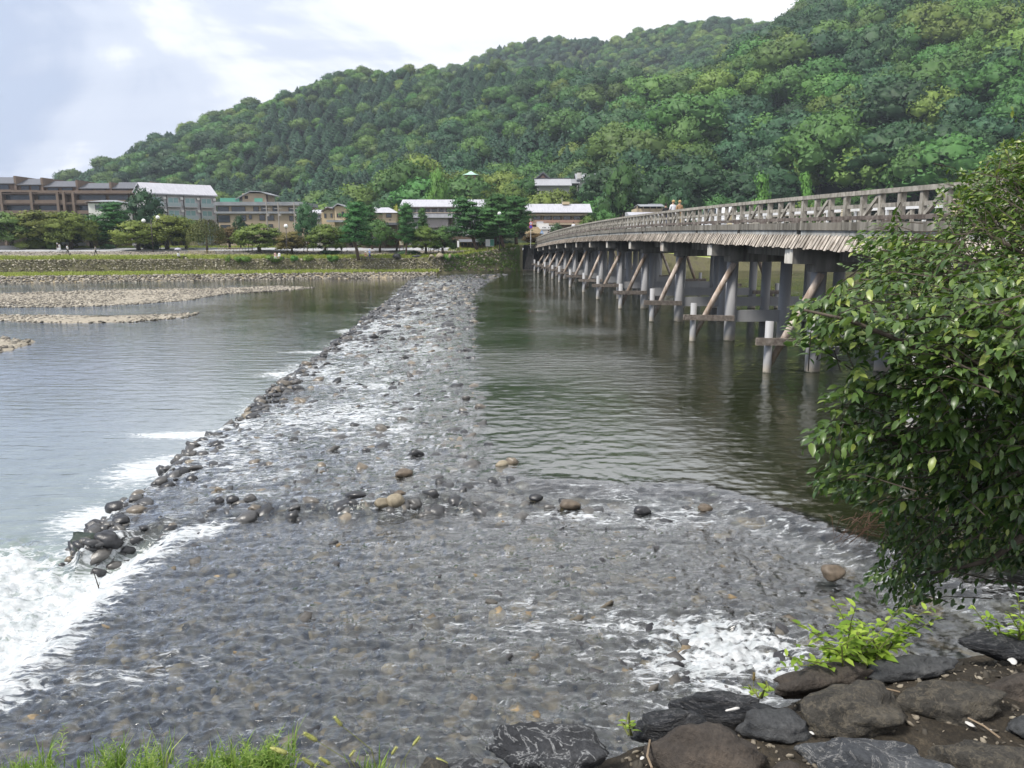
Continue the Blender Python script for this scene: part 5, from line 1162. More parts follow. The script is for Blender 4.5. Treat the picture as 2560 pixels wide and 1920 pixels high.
mb = MB(); mb.prism([(B.X(1338), B.Z(444)), (B.X(1358), B.Z(426)), (B.X(1377), B.Z(443)), (B.X(1374.5), B.Z(444)), (B.X(1358), B.Z(429.5)), (B.X(1341), B.Z(444.6))], 4.2, 9); mb.build('gable_roof', RF, B.e)
mb = MB(); mb.prism([(B.X(1343), B.Z(444)), (B.X(1358), B.Z(430)), (B.X(1373), B.Z(444))], 5, 8.6); mb.build('gable', BRD, B.e); mb = MB(); mb.prism([(B.X(1350), B.Z(443)), (B.X(1358), B.Z(435)), (B.X(1366), B.Z(443))], 4.9, 4.99); mb.build('gable_panel', RAIL, B.e)
zb = float(hill(PY(1480, 440, 272)[0], 272.0)) - 2.0
B = Bld('temple_wing', 'pale roofed temple wing half hidden by trees', 1440, 1520, 272, base=zb, cat='temple')
B.gable('roof', RFG, 1442, 1520, 431, 449, 0, 9, 0.6); B.px('wall', WHT, 1446, 1516, 450, 490, 0.5, 8); B.px('side_gable', WHT, 1441, 1452, 432, 447, -0.6, 0.3); B.gable('lower_roof', RFG, 1422, 1446, 446, 458, -1, 6, 0.3)
# --- row of little shops and boards along the plaza
def shop(px0, px1, py0, Y, label, wall, roof, seed):
    B = Bld('shop', label, px0, px1, Y); r = random.Random(seed)
    B.px('wall', wall, px0, px1, py0 + 5, 626, 0.6, 5)
    mb = MB(); mb.prismx([(-1.2, B.Z(py0 + 6.5)), (2.8, B.Z(py0)), (6, B.Z(py0 + 4)), (6, B.Z(py0 + 5)), (2.8, B.Z(py0 + 1.6)), (-1.2, B.Z(py0 + 7.6))], B.X(px0) - 0.4, B.X(px1) + 0.4); mb.build('roof', roof, B.e)
    n = max(2, int((px1 - px0) / 9))
    for i in range(n):
        x0 = px0 + (px1 - px0) * i / n; B.px('shop_opening', DK if r.random() < 0.6 else TIMB, x0 + 1, x0 + (px1 - px0) / n - 0.6, py0 + 9, 618, 0.5, 0.596)
    B.px('counter', TIMB, px0 + 2, px1 - 2, 614, 620, -0.1, 0.3); return B
shop(100, 152, 588, 166, 'low brown shed behind the clipped hedge at the left', BRN, RF, 1)
shop(222, 300, 589, 166, 'low dark shop left of the round lamps', TIMB, RFG, 2)
shop(356, 420, 586, 166, 'low shop with cream walls under the cherry trees', YEL, RFG, 3)
shop(424, 470, 588, 167, 'low shop beside the willow', BEI, RFG, 11)
shop(700, 752, 590, 166, 'timber stall with white screens below the brown tinted tree', BEI, TIMB, 4)
shop(812, 880, 583, 168, 'timber teahouse with a grey roof left of the tall pine', TIMB, RFG, 5)
shop(905, 1000, 590, 167, 'dark shop front between the tall pine and the thin pine', TIMB, RF, 6)
shop(1150, 1222, 598, 165, 'orange fronted shop behind the leaning pines', plain('orange_front', (0.45, 0.25, 0.13), 0.8), RF, 7)
# ================================================================== trees of the plaza
def ground_z(x, y):
    dy = y - wally(x) - 0.9; return float(bank_z(np.array(float(x)), np.array(float(max(dy, 0.0)))))
def cherry_proto(seed):
    r = np.random.default_rng(seed); Ls = []
    for i in range(44):
        a = i * 2.4 + r.random(); q = math.sqrt((i + 0.5) / 44) * 0.42; z = 0.90 - 1.05 * q ** 1.4 - 0.42 * r.random() ** 1.6
        s_ = 0.095 + 0.05 * r.random(); Ls.append((q * math.cos(a), q * math.sin(a), z, s_ * 1.35, s_ * 1.35, s_ * 0.75))
    for i in range(14):
        a = i * 0.45 + r.random(); q = 0.30 + 0.12 * r.random(); Ls.append((q * math.cos(a), q * math.sin(a), 0.22 + 0.18 * r.random(), 0.13, 0.13, 0.08))
    tr = MB(); tr.tube([(0, 0, -0.03), (0.02, 0.01, 0.16), (-0.01, 0.02, 0.30)], [0.045, 0.036, 0.03], 8)
    for i in range(6):
        a = i * 1.05 + r.random() * 0.5; tr.tube([(-0.005, 0.015, 0.26), (0.13 * math.cos(a), 0.13 * math.sin(a), 0.42), (0.29 * math.cos(a), 0.29 * math.sin(a), 0.60 + 0.1 * r.random())], [0.022, 0.014, 0.005], 6)
    return Ls, tr, 120, 0.024
def pine_proto(seed, lean=0.0):
    r = np.random.default_rng(seed); Ls = []; tp = []
    for i in range(7): t_ = i / 6; tp.append(Vector((lean * (t_ ** 1.3) + 0.03 * math.sin(t_ * 7 + seed), 0.02 * math.cos(t_ * 5), -0.03 + 0.98 * t_)))
    tr = MB(); tr.tube(tp, [0.034 * (1 - 0.8 * i / 6) for i in range(7)], 8)
    for j in range(22):
        t_ = 0.30 + 0.68 * j / 21; k = t_ * 6; i0 = min(int(k), 5); c = tp[i0].lerp(tp[i0 + 1], k - i0)
        a = j * 2.3 + r.random(); ext = (0.34 * (1 - 0.62 * ((t_ - 0.30) / 0.68) ** 1.2)) * (0.55 + 0.5 * r.random())
        d = Vector((math.cos(a), math.sin(a), 0)); tip = c + d * ext + Vector((0, 0, 0.03 * r.normal()))
        tr.tube([c - Vector((0, 0, 0.04)), c + d * ext * 0.6, tip], [0.011, 0.007, 0.003], 5)
        for q in (0.55, 1.0): 
            pp = c + d * ext * q; s_ = 0.10 + 0.05 * r.random(); Ls.append((pp.x, pp.y, pp.z + 0.015, s_ * 1.4, s_ * 1.4, s_ * 0.5))
    Ls.append((tp[-1].x, tp[-1].y, 0.97, 0.08, 0.08, 0.05)); return Ls, tr, 190, 0.017
def round_proto(seed):
    r = np.random.default_rng(seed); tr = MB(); tr.tube([(0, 0, -0.03), (0.01, 0, 0.2), (0, 0.01, 0.55)], [0.035, 0.028, 0.012], 8)
    for i in range(5):
        a = i * 1.3; tr.tube([(0, 0, 0.25 + 0.05 * i), (0.2 * math.cos(a), 0.2 * math.sin(a), 0.42 + 0.06 * i)], [0.014, 0.004], 5)
    return broad_lobes(r, 24, 0.36, 0.24, 0.90, 0.10, 0.17), tr, 110, 0.024
def column_proto(seed):
    r = np.random.default_rng(seed); Ls = [(0.10 * r.normal() * 0.5, 0.1 * r.normal() * 0.5, 0.22 + 0.72 * i / 11, 0.16, 0.16, 0.09) for i in range(12)]
    tr = MB(); tr.tube([(0, 0, -0.05), (0, 0, 0.8)], [0.03, 0.015], 6); return Ls, tr, 120, 0.03
KIND = {}
def kind(nm, fn, mat, bk, seeds, **kw):
    KIND[nm] = []
    for s_ in seeds:
        Ls, tr, n, sz2 = fn(s_, **kw)
        KIND[nm].append((crown_mesh('crown', Ls, n, sz2, [mat, bk], None, r=np.random.default_rng(s_), crown=(0, 0, 0.5), corek=0.6, shell=0.5), tr.mesh('trunk', bk, True)))
kind('cherry', cherry_proto, LM['olive'], bark, (1, 2, 3)); kind('cherryd', cherry_proto, LM['mid'], bark, (4, 5)); kind('cherryr', cherry_proto, LM['rust'], bark, (6,))
kind('pine', pine_proto, LM['pine'], barkpine, (7, 8)); kind('pinel', pine_proto, LM['pine'], barkpine, (9, 10), lean=-0.24); kind('pinet', pine_proto, LM['pine'], barkpine, (11,))
kind('ever', round_proto, LM['dark'], bark, (12, 13)); kind('round', round_proto, LM['mid'], bark, (14, 15)); kind('lightr', round_proto, LM['bright'], bark, (16,)); kind('column', column_proto, LM['bright'], bark, (17, 18)); kind('yellow', round_proto, LM['yellow'], bark, (19,))
kcount = {}
def park_tree(kd, px, ptop, wpx, Y, label, rz=None, zb=None, hadj=1.0, name=None):
    p = PY(px, ptop, Y); z0 = ground_z(p[0], Y) if zb is None else zb; h = (p[2] - z0) * hadj; wd = wpx / F * Y
    i = kcount.get(kd, 0); kcount[kd] = i + 1; cm, tm = KIND[kd][i % len(KIND[kd])]
    nm = name or {'pine': 'pine_tree', 'pinel': 'pine_tree', 'pinet': 'pine_tree', 'cherry': 'cherry_tree', 'cherryd': 'cherry_tree', 'cherryr': 'cherry_tree'}.get(kd, 'tree')
    e = empty(nm, (p[0], Y, z0), label, 'tree', rz=rz if rz is not None else random.uniform(0, 6.28))
    for m_, n_ in ((tm, 'trunk'), (cm, 'crown')):
        o = link(n_, m_, e, (0, 0, 0)); sx = wd / (0.34 if kd == 'column' else 0.68 if kd.startswith('pine') else 0.80); o.scale = (sx, sx, h)
    return e
TREES = [
    ('cherryd', 22, 520, 105, 151, 'dark cherry tree at the left edge of the plaza'), ('cherry', 100, 514, 120, 153, 'broad olive cherry tree behind the clipped hedge'), ('cherry', 168, 520, 105, 152, 'olive cherry tree above the white car'),
    ('cherryd', 222, 529, 84, 157, 'shadowy cherry tree between the car and the sheds'), ('pine', 277, 505, 88, 158, 'dark pine in front of the small white house'), ('ever', 355, 469, 90, 174, 'tall evergreen between white house and grey hotel'),
    ('cherry', 340, 546, 100, 151, 'spreading low cherry tree left of the twin globe lamps'), ('cherry', 412, 524, 110, 154, 'olive cherry tree in front of the grey hotel'), ('cherryd', 460, 532, 80, 158, 'darker cherry tree left of the willow'),
    ('ever', 597, 537, 38, 163, 'small dark evergreen right of the willow'), ('cherryr', 570, 562, 60, 160, 'thin greyish tree right of the willow'), ('cherry', 645, 552, 98, 153, 'dark trunked cherry tree before the beige hotel'),
    ('cherryr', 726, 573, 64, 151, 'rust tinted cherry tree beside the globe lamp'), ('ever', 763, 502, 62, 165, 'tall dark evergreen at the right end of the beige hotel'), ('cherry', 812, 555, 84, 152, 'yellow green cherry tree below the yellow house'),
    ('pine', 887, 505, 88, 145, 'tall pine with bare trunk standing alone on the plaza'), ('pine', 925, 512, 56, 162, 'pine partly hidden behind the lone tall pine'), ('round', 948, 548, 80, 155, 'leafy tree right of the lone tall pine'), ('cherryr', 990, 575, 50, 157, 'brownish tree left of the thin pine'),
    ('pinet', 1014, 508, 52, 150, 'thin upright pine in front of the long inn'), ('pinet', 1056, 520, 30, 160, 'young pine before the mauve screens'), ('cherry', 1062, 556, 72, 152, 'olive cherry tree left of the leaning pines'), ('cherryd', 1107, 560, 66, 153, 'green cherry tree beside the leaning pines'),
    ('pinel', 1192, 494, 100, 152, 'leaning pine, left one of the big pine group'), ('pine', 1240, 484, 100, 156, 'tall pine in the middle of the big pine group'), ('pine', 1292, 490, 92, 154, 'tall pine at the right of the big pine group'), ('pinel', 1262, 520, 100, 150, 'leaning pine, right one of the big pine group'),
    ('ever', 1215, 555, 60, 166, 'dark evergreen behind the leaning pines'), ('cherryr', 1335, 578, 46, 163, 'low brownish bush tree beside the thatched hut'), ('ever', 1393, 556, 36, 172, 'round dark shrub tree in front of the window row inn'),
    ('round', 1505, 520, 78, 196, 'leafy tree right of the window row inn'), ('round', 1470, 535, 60, 190, 'dark leafy tree at the right gable of the window row inn'), ('round', 1560, 400, 110, 235, 'tall round broadleaf tree above the bridge crown'), ('ever', 1700, 470, 80, 225, 'dark broadleaf tree behind the three people on the bridge'),
    ('round', 1655, 486, 60, 215, 'green tree behind the loggia house'), ('round', 1800, 484, 100, 205, 'spreading pale tree behind the bridge railing'),
    ('lightr', 1095, 412, 56, 255, 'bright green poplar shaped tree on the foothill'), ('yellow', 992, 508, 30, 186, 'small yellow green tree left of the long inn roof'),
    ('column', 1907, 438, 37, 185, 'pruned column tree behind the bridge, left of a pair'), ('column', 2018, 433, 30, 185, 'pruned column tree behind the bridge, right of a pair'),
    ('cherry', 1640, 490, 70, 245, 'olive tree on the lower slope above the loggia house'), ('cherry', 1280, 452, 80, 262, 'light olive tree below the temple hall'), ('cherry', 1195, 452, 80, 268, 'light olive tree below the pagoda'), ('cherry', 1400, 462, 90, 255, 'light olive tree in front of the temple hall wall'), ('round', 1272, 405, 70, 300, 'pale round tree between pagoda and temple hall'), ('ever', 1475, 440, 70, 258, 'dark tree in front of the temple wing'),
]
for kd, px, pt, wp, Y, lab in TREES:
    x = (px - 1280) / F * Y; zb = None
    if Y > 205: zb = float(hill(np.array(x), np.array(float(Y)))) - 0.3
    elif px > 1330: zb = 4.6
    if kd == 'column': zb = PY(px, 505 if px < 1950 else 490, Y)[2] - 2.5 if False else 3.0
    park_tree(kd, px, pt, wp, Y, lab, zb=zb, rz=(random.uniform(-0.2, 0.2) if kd == 'pinel' else None))
# weeping willow with hanging strands
def willow(px, ptop, wpx, Y):
    p = PY(px, ptop, Y); z0 = ground_z(p[0], Y); h = p[2] - z0; wd = wpx / F * Y / 2; r = np.random.default_rng(77)
    e = empty('willow_tree', (p[0], Y, z0), 'weeping willow inside the low bamboo fence', 'tree')
    tr = MB(); tr.tube([(0, 0, -0.1), (0.1, 0, h * 0.3), (0, 0, h * 0.7)], [0.25, 0.2, 0.1], 8)
    for i in range(7): a = i * 0.9; tr.tube([(0, 0, h * 0.5), (wd * 0.45 * math.cos(a), wd * 0.45 * math.sin(a), h * 0.9)], [0.08, 0.03], 5)
    tr.build('trunk', bark, e, smooth=True)
    V = []; Nn = []
    for s_ in range(420):
        a = r.uniform(0, 6.283); q = wd * math.sqrt(r.random()) * 0.98; z1 = h * (1.0 - 0.34 * (q / wd) ** 2) + r.normal() * 0.12; ln = (z1 - 0.25) * (0.35 + 0.65 * r.random()) * (0.35 + 0.65 * q / wd)
        k = 15; tt_ = np.linspace(0, 1, k); c = np.stack([np.cos(a) * (q + 0.25 * tt_), np.sin(a) * (q + 0.25 * tt_), z1 - ln * tt_], 1) + r.normal(size=(k, 3)) * 0.05
        d = r.normal(size=(k, 3)) * [1, 1, 0.3]; d /= np.linalg.norm(d, axis=1)[:, None]; u = np.stack([0 * tt_, 0 * tt_, -np.ones(k)], 1) * 0.22
        V.append(np.stack([c, c + d * 0.05 + u * 0.5, c + u, c - d * 0.05 + u * 0.5], 1).reshape(-1, 3)); Nn.append(np.repeat(np.stack([np.cos(a) * np.ones(k), np.sin(a) * np.ones(k), 0.5 * np.ones(k)], 1), 4, 0))
    V = np.concatenate(V); me = npmesh('crown', V, np.arange(len(V)).reshape(-1, 4), LM['willow']); nn = np.concatenate(Nn); me.normals_split_custom_set_from_vertices((nn / np.linalg.norm(nn, axis=1)[:, None]).astype(np.float32)); link('crown', me, e)
    return p[0], z0
willow(512, 546, 92, 149)
# bamboo fence round the willow, and along the lawns
BAM = surf('bamboo', (0.30, 0.24, 0.13), (0.45, 0.37, 0.22), 4, 0.7, 0.1)
def bfence(px0, px1, Y, h, label, step=0.3):
    xa_, xb_ = (px0 - 1280) / F * Y, (px1 - 1280) / F * Y; z0 = ground_z((xa_ + xb_) / 2, Y); e = empty('bamboo_fence', ((xa_ + xb_) / 2, Y, z0), label, 'fence')
    pm = MB(); pm.tube([(0, 0, -0.1), (0, 0, h)], 0.035, 5); pm = pm.mesh('picket', BAM)
    n = int((xb_ - xa_) / step)
    for i in range(n + 1): link('picket', pm, e, (-(xb_ - xa_) / 2 + i * step, 0, 0))
    for z in (h * 0.45, h * 0.85): mb = MB(); mb.tube([(-(xb_ - xa_) / 2, -0.04, z), ((xb_ - xa_) / 2, -0.04, z)], 0.03, 5); mb.build('rail', BAM, e)
bfence(483, 549, 146.5, 1.05, 'tall bamboo fence in front of the willow'); bfence(556, 640, 154, 0.6, 'low bamboo fence on the lawn right of the willow', 0.6)
# stone planter wall, hedges
e = empty('kerb_wall', ((40 - 1280) / F * 150, 150, ground_z((40 - 1280) / F * 150, 150)), 'low grey stone planter wall at the left of the plaza', 'wall'); mb = MB(); mb.bb(-3.2, 3.2, 0, 0.4, -0.1, 0.55); mb.build('wall', GRY, e); mb = MB(); mb.bb(-3.3, 3.3, -0.06, 0.46, 0.553, 0.66); mb.build('coping', RFG, e)
for i, (px, Y, rx, h, lab) in enumerate([(95, 152.5, 4.6, 1.9, 'long clipped olive hedge behind the planter wall'), (150, 151, 2.6, 1.5, 'rounded olive hedge left of the white car'), (290, 154, 1.3, 1.1, 'small round bush left of the twin lamps'), (390, 155, 2.0, 1.2, 'dark bush below the twin globe lamps'), (835, 152, 2.2, 1.0, 'low hedge in front of the teahouse'), (1025, 153, 3.0, 1.0, 'dark low hedge at the foot of the thin pine'), (1255, 158, 2.4, 1.3, 'bush below the right pines')]):
    x = (px - 1280) / F * Y; shrub(x, Y, ground_z(x, Y) - 0.2, rx, h, lab, LM['olive'] if i < 2 else LM['dark'], 90 + i, 'hedge', 'hedge', n=7, size=0.10)
# lamps with white globes
GLOBE = plain('globe_glass', (0.80, 0.80, 0.80), 0.3); POLE = plain('lamp_pole', (0.07, 0.06, 0.055), 0.6)
def lamp(px, pg, Y, label, twin=False):
    x = (px - 1280) / F * Y; z0 = ground_z(x, Y); zg = PY(px, pg, Y)[2] - z0; e = empty('street_lamp', (x, Y, z0), label, 'street lamp')
    mb = MB(); mb.tube([(0, 0, -0.1), (0, 0, zg - 0.2)], [0.09, 0.06], 10); mb.build('pole', POLE, e, smooth=True)
    for k, (dx, dz) in enumerate(((-1.35, -0.35), (1.35, 0.25)) if twin else ((0, 0),)):
        if twin: mb = MB(); mb.tube([(0, 0, zg - 0.9), (dx * 0.6, 0, zg - 0.7), (dx, 0, zg + dz - 0.2)], 0.035, 6); mb.build('arm', POLE, e)
        bm = bmesh.new(); bmesh.ops.create_uvsphere(bm, u_segments=20, v_segments=12, radius=0.36); me = bpy.data.meshes.new('globe'); bm.to_mesh(me); bm.free(); me.materials.append(GLOBE); me.shade_smooth()
        link('globe', me, e, (dx, 0, zg + dz)); mb = MB(); mb.tube([(0, 0, 0), (0, 0, 0.12)], [0.2, 0.16], 10); mb.build('collar', POLE, e, (dx, 0, zg + dz - 0.42))
lamp(396, 547, 148, 'twin globe street lamp left of the willow', True); lamp(726, 565, 147, 'single globe street lamp beside the rust tinted tree'); lamp(1249, 534, 149, 'single globe street lamp among the big pines')
# round road signs beside the bridge end
RED = plain('sign_red', (0.55, 0.05, 0.06), 0.5); BLU = plain('sign_blue', (0.06, 0.06, 0.35), 0.5); BLT = plain('sign_light_blue', (0.20, 0.36, 0.62), 0.5)
Ys = 149.0; xs_ = (1326 - 1280) / F * Ys; zs_ = ground_z(xs_, Ys) if False else 4.85
e = empty('road_sign', (xs_, Ys, zs_), 'pole with a red ringed and a blue round sign by the bridge end', 'road sign')
ztop = PY(1326, 553, Ys)[2] - zs_
mb = MB(); mb.tube([(0, 0, -0.6), (0, 0, ztop + 0.4)], 0.04, 8); mb.build('pole', m_white, e)
def disc(r, d, mat, z, nm, par=e, y=-0.06, n=28):
    mb = MB(); mb.tube([(0, y, z), (0, y - d, z)], r, n); return mb.build(nm, mat, par)
zA, zB = PY(1326, 558.5, Ys)[2] - zs_, PY(1326, 567, Ys)[2] - zs_
disc(0.33, 0.02, RED, zA, 'red_ring'); disc(0.23, 0.006, m_white, zA, 'white_face', y=-0.082); mb = MB(); mb.box((-0.05, -0.095, zA), (0.05, 0.01, 0.22)); mb.box((0.06, -0.095, zA + 0.05), (0.10, 0.01, 0.05)); mb.box((0.06, -0.095, zA - 0.06), (0.10, 0.01, 0.05)); mb.build('numeral', BLU, e)
disc(0.35, 0.02, RED, zB, 'red_ring'); disc(0.29, 0.006, BLU, zB, 'blue_face', y=-0.082)
Y2 = 166.0; x2 = (1353 - 1280) / F * Y2; e2 = empty('crossing_sign', (x2, Y2, 5.0), 'blue triangular crossing sign at the far bridge end', 'road sign'); zz2 = PY(1353, 580, Y2)[2] - 5.0
mb = MB(); mb.tube([(0, 0, -0.2), (0, 0, zz2)], 0.04, 8); mb.build('pole', m_white, e2)
mb = MB(); mb.prism([(-0.45, zz2 - 0.35), (0.45, zz2 - 0.35), (0, zz2 + 0.42)], -0.09, -0.06); mb.build('plate', BLT, e2); mb = MB(); mb.prism([(-0.14, zz2 - 0.25), (0.14, zz2 - 0.25), (0.02, zz2 + 0.08)], -0.1, -0.092); mb.build('symbol', m_white, e2)
# boards, posts, stones on the plaza
def board(px0, px1, py0, py1, Y, label, face, extra=None, tilt=0.0, name='notice_board'):
    c = (px0 + px1) / 2; x = (c - 1280) / F * Y; z0 = ground_z(x, Y); w_ = (px1 - px0) / F * Y; zt, zb = PY(c, py0, Y)[2] - z0, PY(c, py1, Y)[2] - z0
    e = empty(name, (x, Y, z0), label, 'sign'); mb = MB(); mb.bb(-w_ / 2, w_ / 2, -0.04, 0.04, max(zb, 0.1), zt); mb.build('panel', face, e)
    for s_ in (-1, 1): mb = MB(); mb.bb(s_ * w_ / 2 - 0.05, s_ * w_ / 2 + 0.05, 0.045, 0.13, -0.1, zt + 0.05); mb.build('post', TIMB, e)
    if extra: extra(e, w_, max(zb, 0.1), zt)
    return e
def prints(cols):
    def f(e, w_, zb, zt):
        r = random.Random(len(cols) * 7 + int(w_ * 10)); n = 5
        for i in range(n):
            z = zb + (zt - zb) * (i + 0.5) / n; ww = w_ * r.uniform(0.5, 0.85); mb = MB(); mb.bb(-ww / 2, ww / 2, -0.052, -0.042, z - (zt - zb) / n * 0.18, z + (zt - zb) / n * 0.18); mb.build('print', cols[i % len(cols)], e)
    return f
board(1215, 1236, 598, 616, 152, 'green and white map board below the pines', SIGNW, lambda e, w_, zb, zt: (lambda mb: (mb.bb(0.05, w_ / 2 - 0.03, -0.055, -0.042, zb + 0.1, zt - 0.05), mb.build('map_print', GREEN, e)))(MB()))
board(1145, 1150, 602, 618, 151, 'narrow leaning white sign board', SIGNW, name='sign_board'); board(1075, 1079, 600, 618, 150, 'tall narrow white sign stone beside the cherry trees', SIGNW, prints([GRY]), name='sign_board')
board(1087, 1099, 602, 612, 152, 'wooden notice board with yellow notices', YEL, prints([SIGNW, BRD])); board(1003, 1013, 602, 613, 153, 'small cream notice board at the thin pine', YEL, prints([SIGNW])); board(767, 775, 594, 614, 154, 'white lettered standing sign by the dark stall', SIGNW, prints([DK])); board(776, 790, 596, 615, 155, 'large information panel crowded with pictures', TIMB, prints([SIGNW, RED, BEI, SIGNW]))
board(825, 844, 597, 608, 154, 'white noren cloth board with a dark crest at the teahouse', SIGNW, lambda e, w_, zb, zt: disc(0.18, 0.01, DK, zt - 0.28, 'crest', e, y=-0.045)); board(631, 640, 602, 608, 153, 'small white plate on the lawn below the dark trunked cherry', SIGNW, name='sign_board')
pst = MB(); pst.tube([(0, 0, -0.1), (0, 0, 0.62)], 0.06, 6); pst = pst.mesh('bollard', BAM)
for i in range(26):
    px = 900 + i * 14.5; Y = 149.5 + (0.6 if px < 1200 else 0); x = (px - 1280) / F * Y; o = link('fence_post', pst, None, (x, Y, ground_z(x, Y))); tag(o, 'short pale wooden post in the row along the lawn edge', 'post', 'posts along the lawn edge')
for i, (px, py, wd, lab) in enumerate([(996, 621, 22, 'dark square stone seat on the plaza'), (1082, 620, 14, 'grey boulder beside the tall sign stone'), (1102, 620, 20, 'grey boulder pair stone right of the tall sign stone'), (1126, 621, 9, 'pale upright marker stone above the wall'), (1045, 627, 26, 'flat dark slab at the end of the plaza')]):
    Y = 147.0 if px != 1045 else 143.0; x = (px - 1280) / F * Y; s_ = wd / F * Y / 2; v, f = stone_shape(200 + i, 2, (s_, s_ * 0.8, s_ * (1.3 if wd < 10 else 0.28 if wd > 24 else 0.7)), 0.12, 0.9)
    tag(link('stone', npmesh('stone', v, f, m_wst if False else (blk_st if i in (0, 4) else tan_st)), None, (x, Y, ground_z(x, Y) + s_ * 0.35)), lab, 'stone')
# ------------------------------------------------------------------ people
SKIN = plain('skin', (0.42, 0.27, 0.20), 0.6)
def cmat(nm, c): return bpy.data.materials.get(nm) or plain(nm, c, 0.8)
def figure(joints, edges, rad, root=0, sub=1):
    me = bpy.data.meshes.new('body'); me.from_pydata(joints, edges, []); ob = bpy.data.objects.new('tmp', me); C.objects.link(ob)
    md = ob.modifiers.new('s', 'SKIN'); me.skin_vertices[0].data.foreach_set('radius', np.repeat(np.array(rad, np.float32), 2)); me.skin_vertices[0].data[root].use_root = True
    ss = ob.modifiers.new('u', 'SUBSURF'); ss.levels = sub; ss.render_levels = sub
    dg = bpy.context.evaluated_depsgraph_get(); m2 = bpy.data.meshes.new_from_object(ob.evaluated_get(dg)); bpy.data.objects.remove(ob); return m2
def person(loc, rz, label, shirt, legs, hair, pose='stand', h=1.7, hat=None, skirt=False, group=None, stride=0.0, arm=0.0, longhair=False):
    k = h / 1.72; sit = pose == 'sit'
    hip = 0.50 if sit else 0.93
    J = [(0, 0, hip), (0, -0.01, hip + 0.25), (0, 0, hip + 0.48), (0, 0, hip + 0.56), (0, -0.01, hip + 0.66), (0, -0.01, hip + 0.76)]
    Rr = [0.135, 0.12, 0.13, 0.055, 0.085, 0.07]; E_ = [(0, 1), (1, 2), (2, 3), (3, 4), (4, 5)]
    for s_ in (-1, 1):
        o = len(J)
        J += [(0.17 * s_, 0, hip + 0.46), (0.23 * s_, -0.05 * arm + 0.02, hip + 0.20), (0.20 * s_, -0.22 * arm - 0.03, hip + 0.02 + 0.14 * arm), (0.19 * s_, -0.28 * arm - 0.04, hip - 0.06 + 0.18 * arm)]
        Rr += [0.07, 0.048, 0.038, 0.035]; E_ += [(2, o), (o, o + 1), (o + 1, o + 2), (o + 2, o + 3)]
        o = len(J)
        if sit: J += [(0.10 * s_, -0.05, hip - 0.02), (0.11 * s_, -0.43, hip), (0.11 * s_, -0.42, 0.10), (0.11 * s_, -0.55, 0.04)]
        else: st_ = stride * s_; J += [(0.10 * s_, 0, hip - 0.05), (0.10 * s_, -0.10 * st_ - 0.03 * abs(stride), 0.50), (0.10 * s_, -0.25 * st_ + 0.04 * abs(stride), 0.09), (0.10 * s_, -0.25 * st_ - 0.12, 0.04)]
        Rr += [0.095, 0.07, 0.05, 0.042]; E_ += [(0, o), (o, o + 1), (o + 1, o + 2), (o + 2, o + 3)]
    me = figure([tuple(c * k for c in j) for j in J], E_, [r * k for r in Rr])
    for m_ in (SKIN, shirt, legs, cmat('shoe', (0.05, 0.05, 0.05))): me.materials.append(m_)
    nf = len(me.polygons); cen = np.zeros(nf * 3, np.float32); me.polygons.foreach_get('center', cen); cen = cen.reshape(-1, 3) / k
    mi = np.where(cen[:, 2] > hip + 0.545, 0, np.where(cen[:, 2] > hip - 0.02, 1, np.where(cen[:, 2] > 0.09, 2, 3)))
    if not sit: mi = np.where((np.abs(cen[:, 0]) > 0.165) & (cen[:, 2] < hip + 0.22) & (cen[:, 2] > hip - 0.12), 0, mi)
    me.polygons.foreach_set('material_index', mi.astype(np.int32)); me.shade_smooth()
    e = empty('person', loc, label, 'person', group, rz); link('body', me, e)
    hz = (hip + 0.70) * k; v, f = stone_shape(hash(label) % 97, 2, (0.105 * k, 0.115 * k, 0.115 * k), 0.12); v = v[:]; v[:, 1] += 0.018; v[:, 2] = np.maximum(v[:, 2], -0.05 - 0.5 * (v[:, 1] > 0.0) * (0.05 if not longhair else 0.3)); link('hair', npmesh('hair', v, f, hair), e, (0, 0, hz + 0.035))
    if skirt: mb = MB(); mb.tube([(0, 0, (hip + 0.06) * k), (0, 0, 0.45 * k)], [0.15 * k, 0.25 * k], 14, cap=False); mb.build('skirt', legs, e, smooth=True)
    if hat: mb = MB(); mb.tube([(0, 0, hz + 0.05), (0, 0, hz + 0.07), (0, 0, hz + 0.08), (0, 0, hz + 0.15)], [0.19, 0.19, 0.11, 0.09], 14); mb.build('hat', hat, e, smooth=False)
    return e
wh, bk_, nv_, tn_, pk = cmat('cloth_white', (0.68, 0.69, 0.72)), cmat('cloth_black', (0.018, 0.018, 0.022)), cmat('cloth_navy', (0.03, 0.035, 0.08)), cmat('cloth_tan', (0.32, 0.20, 0.11)), cmat('cloth_pink', (0.50, 0.34, 0.30))
lb, gr_, kh = cmat('cloth_blue', (0.32, 0.42, 0.66), ), cmat('cloth_grey', (0.25, 0.25, 0.26)), cmat('cloth_khaki', (0.34, 0.28, 0.18))
hb, hbl = cmat('hair_black', (0.02, 0.017, 0.015)), cmat('hair_blond', (0.40, 0.27, 0.13))
def onbridge(px, lat):  # place on the walkway where it crosses this column of the view
    r = ray(px, 540); kk_ = lat / (r[0] * bn[0] + r[1] * bn[1]); q = r * kk_; a = float(np.dot(q[:2], bu)); return BW(a, lat, zd(a) - 0.04)
person(onbridge(1664, 14.15), R(170), 'person in black top with dark hair, left of three at the bridge railing', bk_, nv_, hb, h=1.68)
person(onbridge(1682, 13.95), R(200), 'person in white top with strap and blond hair at the bridge railing', wh, bk_, hbl, h=1.78, arm=0.8)
person(onbridge(1698, 14.1), R(190), 'person in brown top with blond hair, right of three at the railing', tn_, kh, hbl, h=1.72)
